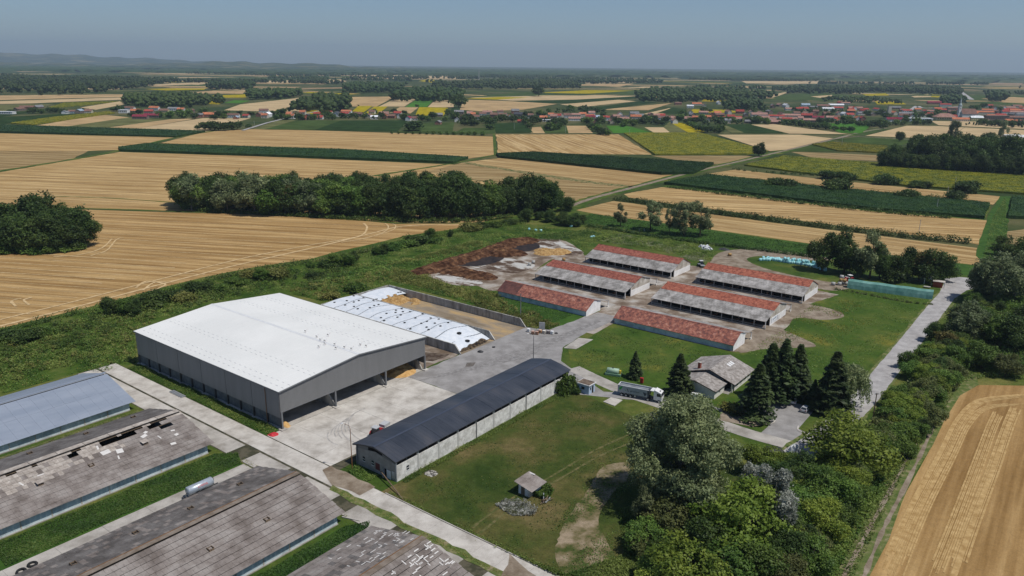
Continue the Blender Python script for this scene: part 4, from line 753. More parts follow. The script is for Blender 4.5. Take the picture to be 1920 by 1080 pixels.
def mound(name, pts, m, label, cat):
    """heap from (u, v, radius_u, radius_v, height) humps"""
    us = [p[0]-p[2] for p in pts]+[p[0]+p[2] for p in pts]; vs = [p[1]-p[3] for p in pts]+[p[1]+p[3] for p in pts]
    a, b, c, d = min(us), max(us), min(vs), max(vs); st = max(.45, max(b-a, d-c)/70); nu, nv = int((b-a)/st)+2, int((d-c)/st)+2; mb = MB(); idx = {}
    for i in range(nu):
        for j in range(nv):
            u, v = a+i*st, c+j*st; z = -.06
            for pu, pv, ru, rv, h in pts:
                q = 1-((u-pu)/ru)**2-((v-pv)/rv)**2
                if q > 0: z = max(z, h*q**.8*(1+.18*math.sin(u*1.9+v*.7)+.15*math.sin(v*2.3-u))+random.uniform(-.07, .09)*min(1, h))
            mb.v.append(tuple(UV(u, v, z)))
    for i in range(nu-1):
        for j in range(nv-1):
            q = (i*nv+j, i*nv+j+1, (i+1)*nv+j+1, (i+1)*nv+j)
            if max(mb.v[k][2] for k in q) > -.05: mb.f.append(q)
    return tag(mb.build(name, m), label, cat)
mound('grain_heap', [(151.5, -161, 5.5, 6.0, 1.7), (155, -170, 2.6, 12, 2.4)], SAND, 'golden heap of grain spilling from the right bay of the hall', 'heap')
mound('grain_heap', [(107.5, -160, 1.6, 5.4, 1.1)], SAND, 'small grain heap in the left corner of the open hall', 'heap')
# white storks standing on the roof
def stork():
    t = thing('stork', 'white stork with black wing tips standing on the white hall roof', 'stork', (0, 0, 0), 0, 'storks on the hall roof')
    b = MB(); b.ell((0, 0, .62), (.30, .15, .15), 10, 6); b.tube([(.2, 0, .68), (.34, 0, .86), (.36, 0, 1.0)], [.07, .05, .04], 6); b.ell((.38, 0, 1.03), (.075, .055, .055), 8, 5); b.build('body', WHITE, t, True)
    for s in (-1, 1):
        w = MB(); w.ell((-.20, s*.10, .62), (.27, .06, .11), 8, 5); w.build('wing', flat('black_feather', (.02, .02, .02), .7), t, True)
        l = MB(); l.tube([(0, s*.06, 0), (.02, s*.06, .28), (0, s*.05, .52)], .016, 5); l.build('leg', flat('stork_red', (.35, .05, .03), .6), t)
    k = MB(); k.tube([(.44, 0, 1.02), (.66, 0, .96)], [.025, .006], 5); k.build('beak', flat('stork_red', (.35, .05, .03)), t); return t
SPX = [(573.5, 622), (594.8, 632), (601.7, 638), (609.8, 640), (610, 645.5), (598.8, 651), (616, 629), (628.4, 646.5), (631, 653.5), (646.6, 652), (660, 655), (676.5, 647), (687.5, 649.5)]
SLAB = ['apart left of the rest, behind the ridge', 'just behind the ridge, left of the main cluster', 'close behind the ridge in the left cluster', 'rear of two close together at the ridge', 'front of two close together at the ridge', 'alone on the near slope, lower left', 'standing farthest back, above the cluster', 'on the ridge, middle of the row', 'just before the ridge, middle of the row', 'just behind the ridge, right of middle', 'nearest the front gable end of the ridge', 'left of two on the right slope', 'rightmost on the roof']
sk = stork(); zr = lambda u, v: EZ+(RZ-EZ)*(1-abs(u-UM)/(UM-U0))
for i, (x, y) in enumerate(SPX):
    u, v, z = on_roof(x, y+1.5, zr); o = sk if i == 0 else copy_tree(sk); o.location = UV(u, v, z+.0); o.rotation_euler = (0, 0, R(25)+random.uniform(-.5, .5)); o['label'] = 'white stork on the hall roof, '+SLAB[i]
# ----------------------------------------------------------------- bunker silo
bs = uthing('bunker_silo', 'two-bay concrete silage bunker open to the lane', 'silo', 174, -155); N = lambda: UB(174, -155)
fp = N(); fp.b(174.3, 208.4, -224.4, -155, .0, .05); floor = fp.build('bunker_floor', mat('bunker_floor_mat', [(.35, (.20, .155, .10)), (.5, (.26, .215, .16)), (.7, (.42, .29, .14))], scale=.12, detail=7, rot=A_U, stretch=(1, .35, 1), rough=.95), bs)
def bwall(u):
    for k in range(28):
        v0 = -224.7+k*2.4; v1 = v0+2.36; t = [(v0, 0), (v1, 0), (v1, 3.0), (v0, 3.0)]
        mb = N(); mb.pu(t, u-.2, u+.2); mb.build('wall_panel', BCONC, bs)
    mb = N(); mb.pu([(-157.48, 0), (-154.9, 0), (-154.9, .25), (-157.48, 3.0)], u-.2, u+.2); mb.build('wall_end', BCONC, bs)
for u in (174.0, 191.3, 208.7): bwall(u)
for k in range(15): mb = N(); u0 = 174.25+k*2.28; mb.b(u0, u0+2.24, -225.1, -224.75, 0, 3.0); mb.build('rear_panel', BCONC, bs)
def zt(u, v):
    a = (u-174.3)/16.8; z = 2.75+.6*math.sin(math.pi*max(0, min(1, a))); f = max(0, min(1, (-156.8-v)/11)); return z*(f**.7)+.12
tp = MB(); nu, nv = 14, 40
for i in range(nu+1):
    for j in range(nv+1):
        u = 174.35+16.7*i/nu; v = -224.3+67.3*j/nv; tp.v.append(tuple(UV(u, v, zt(u, v)+random.uniform(-.012, .012))))
for i in range(nu):
    for j in range(nv): tp.f.append((i*(nv+1)+j, i*(nv+1)+j+1, (i+1)*(nv+1)+j+1, (i+1)*(nv+1)+j))
tarp = tag(tp.build('silage_sheet', TARPW, smooth=True), 'long white plastic sheet over the silage clamp, left bay', 'sheet')
sm = MB()
for k in range(10):
    v = -218+k*6.3
    for j in range(12):
        u = 174.5+16.3*j/12; u2 = 174.5+16.3*(j+1)/12; sg_ = .6*math.sin(j*.5+k); sm.add([UV(a, v+sg_+dv, zt(a, v)+.05) for a, dv in ((u, 0), (u2, 0), (u2, .22), (u, .22))], [(0, 1, 2, 3)])
o = sm.build('sheet_seam', flat('seam_dark', (.10, .11, .12), .7), tarp)
t2 = MB()
for i in range(9):
    for j in range(6): u, v = 191.6+16.6*i/8, -224.3+10*j/5; t2.v.append(tuple(UV(u, v, 2.3-.12*j*j*.25+.5*math.sin(math.pi*i/8)+random.uniform(-.04, .04))))
for i in range(8):
    for j in range(5): t2.f.append((i*6+j, i*6+j+1, (i+1)*6+j+1, (i+1)*6+j))
tag(t2.build('silage_sheet', TARPW, smooth=True), 'short white plastic sheet at the back of the right bunker bay', 'sheet')
mound('feed_heap', [(200, -214, 8.0, 5.5, 2.1), (194, -210, 2.2, 5, 1.1), (204, -205, 2, 1.5, .8), (206.5, -208, 2, 2.4, 1.0)], STRAW, 'loose straw coloured feed heap at the back of the bunker', 'heap')
mound('silage_heap', [(182, -157.2, 7.0, 1.3, .8), (186.5, -157.6, 3.6, 1.6, 1.0)], mat('silage_black', [(.4, (.018, .014, .012)), (.6, (.12, .085, .05))], scale=.8, detail=6), 'dark crumbled silage at the open end of the white sheet', 'heap')
TYR = MB()
for i in range(16):
    a = 2*math.pi*i/16
    for j in range(6): b_ = 2*math.pi*j/6; rr_ = .33+.12*math.cos(b_); TYR.v.append((math.cos(a)*rr_, math.sin(a)*rr_, .11+.11*math.sin(b_)))
for i in range(16):
    for j in range(6): TYR.f.append((i*6+j, ((i+1) % 16)*6+j, ((i+1) % 16)*6+(j+1) % 6, i*6+(j+1) % 6))
tyre_me = TYR.mesh('tyre', RUBBER, True)
def tyre(p, s, label, group=None, rx=0.0):
    o = link('tyre', tyre_me); o.location = p; o.scale = (s, s, s); o.rotation_euler = (rx, random.uniform(-.1, .1), random.uniform(0, 6)); return tag(o, label, 'tyre', group)
for (cu, cv) in [(i*2.6+175.6+(j % 2)*1.2, -222.5+j*3.1) for i in range(6) for j in range(17)]:
    if random.random() < .42:
        u, v = cu+random.uniform(-.7, .7), cv+random.uniform(-.9, .9)
        if u < 190.4: tyre(UV(u, v, zt(u, v)+.0), 1.0, 'black tyre weighing down the long white silage sheet', 'tyres on the long silage sheet')
for k in range(13): tyre(UV(193+k*1.15, -215.6+random.uniform(-1.2, .7), 1.75+random.uniform(0, .2)), 1.15, 'black tyre on the short rear silage sheet', 'tyres on the rear silage sheet')
for x, y, l in ((861, 633, 'upper of two large tyres at the low end of the white sheet'), (876.5, 640.5, 'lower of two large tyres at the low end of the white sheet')):
    p = G(x, y, 1.2); u, v = toUV(p); tyre(UV(u, v, zt(u, v)), 1.9, l)
# ----------------------------------------------------------------- the long dark-roofed shed
db = uthing('long_shed', 'long block-walled shed with dark slate-blue metal roof', 'shed', 106, -113.9); N = lambda: UB(106, -113.9)
E0, RD_ = 5.25, 6.75; VA, VB = -127.3, -113.9; VM = (VA+VB)/2; UA, UE = 106.0, 174.6
for k in range(10):
    u0 = UA+k*(UE-UA)/10; u1 = UA+(k+1)*(UE-UA)/10; N().b(u0+.22, u1-.22, VB-.3, VB, 0, 3.95).build('wall_panel', BLOCKW, db)
    N().b(u1-.25, u1+.25, VB-.36, VB+.05, 0, 5.2).build('pier', flat('pier_concrete', (.47, .46, .43), .9, .1), db)
    N().b(u0+.25, u1-.25, VB-.3, VB-.26, 3.95, 5.1).build('vent_opening', BLACKI, db)
    N().b((u0+u1)/2-.06, (u0+u1)/2+.06, VB-.25, VB-.1, 3.95, 5.15).build('mullion', STEEL, db)
N().b(UA, UA+.22, VB-.34, VB+.03, 0, 5.2).build('pier', flat('pier_concrete', (.47, .46, .43)), db)
N().b(UA, UE, VB-.2, VB+.02, 5.05, 5.2).build('eaves_beam', STEEL, db)
gw = N(); gw.pu([(VA, 0), (VB-.36, 0), (VB-.36, 4.2), (VM, 5.2), (VA, 4.2)], UA, UA+.3); gw.build('gable_wall', mat('gable_block', [(.3, (.30, .285, .25)), (.7, (.42, .40, .36))], scale=.5, detail=6, rough=.92, spec=.1, brick=(.5, .25, .85, A_U+R(90))), db)
gd = N(); gd.pu([(VA+.2, 4.2), (VM, 5.2), (VB-.4, 4.2), (VB-.4, 5.0), (VM, 6.4), (VA+.2, 5.0)], UA+.1, UA+.2); gd.build('gable_gap', BLACKI, db)
for a, b in ((VA+.2, VM-2.5), (VM+2.2, VB-.4)): g_ = N(); f1 = lambda v, lo, hi: lo+(hi-lo)*(1-abs(v-VM)/(VM-VA)); g_.pu([(a, f1(a, 4.2, 5.2)), (b, f1(b, 4.2, 5.2)), (b, f1(b, 5.0, 6.45)), (a, f1(a, 5.0, 6.45))], UA+.02, UA+.09); g_.build('gable_cladding', STEEL, db)
bw = N(); bw.b(UE-.3, UE, VA, VB-.36, 0, 5.2); bw.b(UA+.3, UE-.3, VA, VA+.3, 0, 3.2); bw.build('rear_wall', BLOCKW, db)
for k in range(11): N().b(UA+k*(UE-UA)/10-.2, UA+k*(UE-UA)/10+.2, VA+.32, VA+.6, 0, 5.2).build('column', STEEL, db)
prof = [(VM+(VB+.45-VM)*t, RD_-(RD_-E0)*(.62*abs(t)+.38*t*t)) for t in np.linspace(-1, 1, 9)]
for k in range(14):
    u0 = UA-.6+k*(UE+1.1-UA)/14; u1 = u0+(UE+1.1-UA)/14-.03; mb = N(); zo = .012*(k % 2)
    for (va, za), (vb_, zb) in zip(prof[:-1], prof[1:]): mb.sl((u0, va, za+zo), (u1, va, za+zo), (u1, vb_, zb+zo), (u0, vb_, zb+zo), .07)
    mb.build('roof_sheet', DROOF, db)
rl = N()
for s in np.arange(UA, UE, 1.05): pass
rl.pu([(VM-.4, RD_+.02), (VM, RD_+.10), (VM+.4, RD_+.02)], UA-.6, UE+.5); rl.build('ridge_cap', flat('slate_ridge', (.05, .06, .085), .45, .4), db)
fa = N()
for va, vb_ in zip(prof[:-1], prof[1:]): fa.sl((UA-.62, va[0], va[1]-.03), (UA-.52, va[0], va[1]-.03), (UA-.52, vb_[0], vb_[1]-.03), (UA-.62, vb_[0], vb_[1]-.03), .3)
fa.b(UA-.6, UE+.5, VB+.38, VB+.46, E0-.14, E0-.01); fa.build('fascia', DARKST, db)
for v in (-124.6, -121.6): w = N().b(UA-.04, UA+.02, v-.35, v+.35, 1.6, 2.7).build('window', GLASS, db); N().b(UA-.07, UA-.03, v-.37, v+.37, 2.1, 2.2).build('window_bar', WHITE, w); N().b(UA-.1, UA-.02, v-.45, v+.45, 1.48, 1.6).build('sill', WHITE, w)
w = N().b(109.1, 109.9, VB-.02, VB+.04, 1.6, 2.7).build('window', GLASS, db); N().b(109.05, 109.95, VB+.03, VB+.07, 2.1, 2.2).build('window_bar', WHITE, w); N().b(109, 110, VB, VB+.1, 1.48, 1.6).build('sill', WHITE, w)
N().b(UA-.06, UA+.02, -120.7, -119.3, .9, 2.6).build('shutter', flat('maroon', (.12, .03, .035)), db)
d_ = N().b(UA-.05, UA+.02, -117.7, -116.5, 0, 2.15).build('doorway', BLACKI, db); N().b(UA-.75, UA-.06, -117.75, -117.68, 0, 2.1).build('door_leaf', flat('door_grey', (.30, .31, .32)), d_); N().b(UA-.1, UA-.06, -117.0, -115.7, .02, 2.12).build('door_leaf', WHITE, d_)
N().b(UA-.05, UA+.02, -115.4, -114.4, .6, 2.2).build('plaster_patch', WALLW, db)
for u in (UA+27.3, UA+48): mb = N(); mb.tube([mb.p(u, VB+.2, 0), mb.p(u, VB+.2, 5)], .06, 6); mb.build('downpipe', DARKST, db)
# ----------------------------------------------------------------- foreground barns: fibre cement sheets on purlins
zz = MB(); NW = 12
for j in (0, 1):
    for i in range(NW+1): zz.v.append((-.494+.988*i/NW, -.692+1.384*j, (.022 if i % 2 else -.022)+(.03 if j == 0 else 0)))
for i in range(NW): zz.f.append((i, i+1, NW+2+i, NW+1+i))
SHM = {m_.name: zz.mesh('roof_sheet', m_) for m_ in (FIBRE, FIBRE2, FIBREL, FIBREW)}
def sheet_roof(root, parent, u0, u1, ve, ze, vr, zr_, pick, skip=None, limit=300, orig=(0, 0)):
    """rows of corrugated sheets from eave to ridge; the nearest ones single objects, the rest one part"""
    Lh = math.hypot(vr-ve, zr_-ze); rows = int(Lh/1.36); cols = int((u1-u0)/1.0); items = []
    s = 1 if vr > ve else -1; sy = Vector((0, -(vr-ve)/Lh, (zr_-ze)/Lh)); sx = Vector((1, 0, 0)); nz_ = sx.cross(sy)
    if nz_.z < 0: sx = -sx; nz_ = sx.cross(sy)
    Mb = Matrix((sx, sy, nz_)).transposed()
    for r__ in range(rows):
        for c in range(cols):
            t = (r__+.5)/rows; u = u0+(c+.5)*(u1-u0)/cols+(.0 if r__ % 2 else .12); v = ve+(vr-ve)*t; z = ze+(zr_-ze)*t; p = UV(u, v, z); px_ = PX(p)
            if skip and skip(px_): continue
            m_ = pick(px_, t, u)
            q = Matrix.Rotation(random.gauss(0, .012), 3, 'Z') @ Matrix.Rotation(random.gauss(0, .008), 3, 'X')
            vis = -30 < px_[0] < 1950 and px_[1] < 1110
            items.append(((p-Vector((0, 0, CAMH))).length+(0 if vis else 1e4), Vector((u-orig[0], orig[1]-v, z+random.uniform(0, .015))), Mb @ q, m_))
    items.sort(key=lambda a: a[0])
    rest = {}
    for i, (d, lp, M3, m_) in enumerate(items):
        if i < limit:
            o = link('roof_sheet', SHM[m_.name], parent); o.matrix_local = Matrix.Translation(lp) @ M3.to_4x4()
        else:
            mb = rest.setdefault(m_.name, (MB(), m_))[0]; mb.add([lp+M3 @ Vector(v) for v in zz.v], zz.f)
    for mb, m_ in rest.values(): mb.build('far_roof_sheets', m_, parent, kind='stuff')
def vent(root, px, py, zf, orig, capped=True, m_=None):
    u, v, z = on_roof(px, py, zf); p = UB(*orig); h = .75
    for a, b in ((-.5, -.42), (.42, .5)): p.b(u+a, u+b, v-.5, v+.5, z-.15, z+h*.55); p.b(u-.5, u+.5, v+a, v+b, z-.15, z+h*.35)
    pa = p.build('roof_vent', WOOD, root); q = UB(*orig); q.b(u-.42, u+.42, v-.42, v+.42, z-.1, z+.02); q.build('vent_shaft', BLACKI, pa)
    if capped: c = UB(*orig); c.sl((u-.75, v-.75, z+h), (u+.75, v-.75, z+h+.05), (u+.75, v+.75, z+h-.1), (u-.75, v+.75, z+h-.15), .05); c.build('vent_cap', m_ or FIBREL, pa)
def barn(label, vf, vb_, uend, ulow, ze, zr_, wall=WALLB):
    vm = (vf+vb_)/2; t = uthing('cattle_barn', label, 'barn', uend, vf); N = lambda: UB(uend, vf); ui = uend-1.4
    for k in range(int((ui-ulow)/5.8)):
        a = ui-(k+1)*5.8; b = a+5.8; N().b(a+.05, b-.05, vf-1.2, vf-.95, 0, ze-.25).build('wall_panel', wall, t); N().b(a-.12, a+.12, vf-1.25, vf-.88, 0, ze-.2).build('pier', WALLG, t)
        N().b(a+.05, b-.05, vb_+.95, vb_+1.2, 0, ze-.25).build('wall_panel', wall, t)
    N().b(ulow, ui, vf-.93, vf-.72, 0, .22).build('plinth', CONC2, t)
    g = N(); g.pu([(vb_+1, 0), (vf-1, 0), (vf-1, ze-.1), (vm, zr_-.25), (vb_+1, ze-.1)], ui-.3, ui); g.build('gable_wall', wall, t)
    g = N(); g.pu([(vb_+1, 0), (vf-1, 0), (vf-1, ze-.1), (vm, zr_-.25), (vb_+1, ze-.1)], ulow, ulow+.3); g.build('gable_wall', wall, t)
    N().b(ui-.02, ui+.06, vm-2, vm+2, 0, 2.9).build('gate', WOOD, t); N().b(ui, ui+.05, vf-3.3, vf-2.2, 0, 2.0).build('door', WHITE, t)
    fr = N(); n_ = 8
    for s in (0, 1):
        for k in range(n_): q = (k+.5)/n_; v = (vf if s else vb_)+(vm-(vf if s else vb_))*q; z = ze+(zr_-ze)*q; fr.b(ulow, uend-.1, v-.06, v+.06, z-.19, z-.06)
    frame = fr.build('roof_frame', WOOD, t); N().b(ulow+.3, ui-.3, vb_+1.3, vf-1.3, .02, .08).build('barn_floor', BLACKI, t)  # floor coloured near-black to paint the gloom under the roof
    return t, frame, vm
def plane(vf, vb_, ze, zr_): vm = (vf+vb_)/2; return lambda u, v: zr_-(zr_-ze)*abs(v-vm)/(vf-vm)
# barn with blue-grey metal roof
t, fr, vm = barn('barn with smooth blue-grey metal roof at the left edge', -195.2, -226, 88.6, 20, 2.45, 6.5)
for s, ve in ((1, -195.2), (-1, -226)):
    for k in range(24):
        u1 = 88.6-k*2.86; u0 = u1-2.84
        for q, (ta, tb, dz) in enumerate(((0, .52, 0), (.5, .97, .035))):
            mb = UB(88.6, -195.2); z = lambda t_: 2.45+(6.5-2.45)*t_+dz; v = lambda t_: ve+(vm-ve)*t_; mb.sl((u0, v(ta), z(ta)), (u1, v(ta), z(ta)), (u1, v(tb), z(tb)), (u0, v(tb), z(tb)), .04); mb.build('roof_sheet', BROOF, fr)
mb = UB(88.6, -195.2); mb.b(20, 88.6, vm-1.0, vm-.25, 6.35, 6.62); mb.build('ridge_cap', BROOF, fr); mb = UB(88.6, -195.2); mb.b(20, 88.0, vm-.25, vm+.55, 6.2, 6.36); mb.build('ridge_slot', BLACKI, fr); mb = UB(88.6, -195.2); mb.b(20, 88.4, vm-.1, vm+.25, 6.5, 6.58); mb.build('ridge_flashing', GALV, fr)
# barn with broken sheets
HOLES = [(291, 794, 12, 5), (300, 788, 13, 5), (309, 800, 11, 5), (316, 797, 9, 6), (254, 806, 13, 5), (231, 815, 7, 5), (202, 826, 17, 6), (141, 847, 9, 6), (21, 890, 9, 5), (176, 834, 4, 5), (61, 876, 4, 4)]
skip2 = lambda p: any(abs(p[0]-a) < c and abs(p[1]-b+ (p[0]-a)*.4) < d for a, b, c, d in HOLES)
def pick2(p, t_, u):
    return FIBREL if (t_ > .90 or (t_ > .62 and u < 72 and random.random() < .55+.4*(t_-.62)) or (t_ > .5 and u < 60 and random.random() < .5)) else FIBRE
t, fr, vm = barn('barn with broken fibre cement roof full of square holes', -157.6, -188.1, 88.5, 20, 2.45, 6.45); OG = (88.5, -157.6)
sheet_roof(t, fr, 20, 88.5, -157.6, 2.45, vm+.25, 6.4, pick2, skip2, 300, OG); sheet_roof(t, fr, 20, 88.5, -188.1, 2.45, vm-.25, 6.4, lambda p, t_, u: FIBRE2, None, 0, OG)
for k in range(12): mb = UB(*OG); mb.b(88.4-(k+1)*5.7+.05, 88.4-k*5.7-.05, vm-.75, vm+.75, 6.5, 6.58); mb.build('ridge_slab', FIBREL, fr)
mb = UB(*OG); mb.b(20, 88.2, vm+.76, vm+.98, 6.3, 6.36); mb.b(20, 88.2, vm-.98, vm-.76, 6.3, 6.36); mb.build('ridge_slot', BLACKI, fr)
pf = plane(-157.6, -188.1, 2.45, 6.45)
for x, y, c in ((271.5, 832, 1), (171, 873, 0), (75.5, 908, 1), (250, 783, 0), (161.5, 814, 0), (56, 851, 0)): vent(t, x, y, pf, OG, c)
for i, (x, y, a, b, l) in enumerate(((198, 848.5, 1.9, 1.4, 'left of two large white loose sheets on the broken barn roof'), (224.6, 846, 1.4, 1.5, 'right of two large white loose sheets on the broken barn roof'), (270, 818, 1.4, .9, 'white loose sheet above the capped vent of the broken barn roof'), (273, 811, .9, .7, 'small white sheet nearest the middle holes of the broken roof'),
                      (324, 807.5, .9, .5, 'small white fragment under the rightmost holes of the broken roof'), (325, 832, 1.2, .8, 'white fragment low on the right of the broken barn roof'), (299, 820, .25, 1.3, 'narrow white batten lying right of the capped roof vent'), (222.5, 858, .3, 1.2, 'narrow white strip below the two large loose sheets'), (183, 840, .4, 1.4, 'tilted white strip beside the narrow ridge hole'), (76, 891, 1.3, .3, 'pale strip above the left capped vent'), (40, 908, .3, 1.4, 'pale batten left of the left capped vent'), (331, 815, .9, .7, 'grey white fragment among debris near the right roof end'))):
    u, v, z = on_roof(x, y, pf); mb = MB(); mb.box(-a/2, a/2, -b/2, b/2, 0, .03); o = mb.build('loose_sheet', FIBREW); o.location = UV(u, v, z+.06); o.rotation_euler = Matrix(((1, 0, 0), (0, 1, 0), (0, 0, 1))).to_euler(); o.rotation_mode = 'QUATERNION'
    nrm = (UV_V*(6.45-2.45)/15.25+Vector((0, 0, 1))).normalized(); o.rotation_quaternion = Vector((0, 0, 1)).rotation_difference(nrm) @ Matrix.Rotation(A_U+random.uniform(-.4, .4), 3, 'Z').to_quaternion(); tag(o, l, 'roof sheet', 'loose sheets on the broken roof')
# two barns in the very front
t, fr, vm = barn('weathered barn with two-tone sheet roof and open vents in front', -110.4, -140.4, 88.4, 20, 2.4, 6.3); OG = (88.4, -110.4); pf = plane(-110.4, -140.4, 2.4, 6.3)
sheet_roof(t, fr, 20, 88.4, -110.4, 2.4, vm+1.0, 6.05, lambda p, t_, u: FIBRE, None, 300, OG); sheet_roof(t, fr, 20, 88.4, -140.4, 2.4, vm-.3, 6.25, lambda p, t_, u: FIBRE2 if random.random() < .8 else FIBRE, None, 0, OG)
mb = UB(*OG); mb.b(20, 88.3, vm-.25, vm+.85, 6.28, 6.34); mb.build('ridge_board', mat('ridge_brown', [(.3, (.16, .125, .095)), (.7, (.24, .20, .165))], scale=.6), fr); mb = UB(*OG); mb.b(20, 88.3, vm-.34, vm-.25, 6.3, 6.42); mb.build('ridge_rust_strip', RUST, fr); mb = UB(*OG); mb.b(20, 88.2, vm+.86, vm+1.05, 6.1, 6.16); mb.build('ridge_slot', BLACKI, fr)
for x, y, c in ((500, 975, 0), (394.4, 1030, 0), (450, 909, 0), (357.5, 954, 0), (254.4, 1000, 0), (137.5, 1058, 0)): vent(t, x, y, pf, OG, c)
t, fr, vm = barn('patched grey barn cut by the bottom edge of the picture', -73.2, -102.9, 88.4, 20, 2.4, 6.2); OG = (88.4, -73.2)
pk4 = lambda p, t_, u: (FIBRE2 if random.random() < .15 else FIBRE)
sheet_roof(t, fr, 30, 88.4, -73.2, 2.4, vm+.5, 6.05, lambda p, t_, u: FIBRE, None, 150, OG); sheet_roof(t, fr, 30, 88.4, -102.9, 2.4, vm-.5, 6.05, pk4, None, 150, OG)
mb = UB(*OG); mb.b(20, 88.3, vm-.62, vm+.62, 6.16, 6.24); mb.build('ridge_board', MATS['ridge_brown'], fr); mb = UB(*OG); mb.b(20, 88.3, vm-.75, vm-.63, 6.1, 6.3); mb.build('ridge_rust_strip', RUST, fr)
for k in range(110):
    side = k % 2; u = 88.2-abs(random.gauss(0, 9)); v = random.uniform(-101.5, vm-1.4) if side else vm+1.2+abs(random.gauss(0, 4)); z = 2.4+(6.2-2.4)*(1-abs(v-vm)/14.85)+.05
    a, b = (random.uniform(.8, 1.3), .22) if random.random() < .6 else (.2, random.uniform(.6, 1.2)); zf3 = lambda q: 2.4+(6.2-2.4)*(1-abs(q-vm)/14.85)+.07
    mb = UB(*OG); mb.sl((u, v, zf3(v)), (u+a, v, zf3(v)), (u+a, v+b, zf3(v+b)), (u, v+b, zf3(v+b)), .03); mb.build('pale_patch', FIBREW, fr)
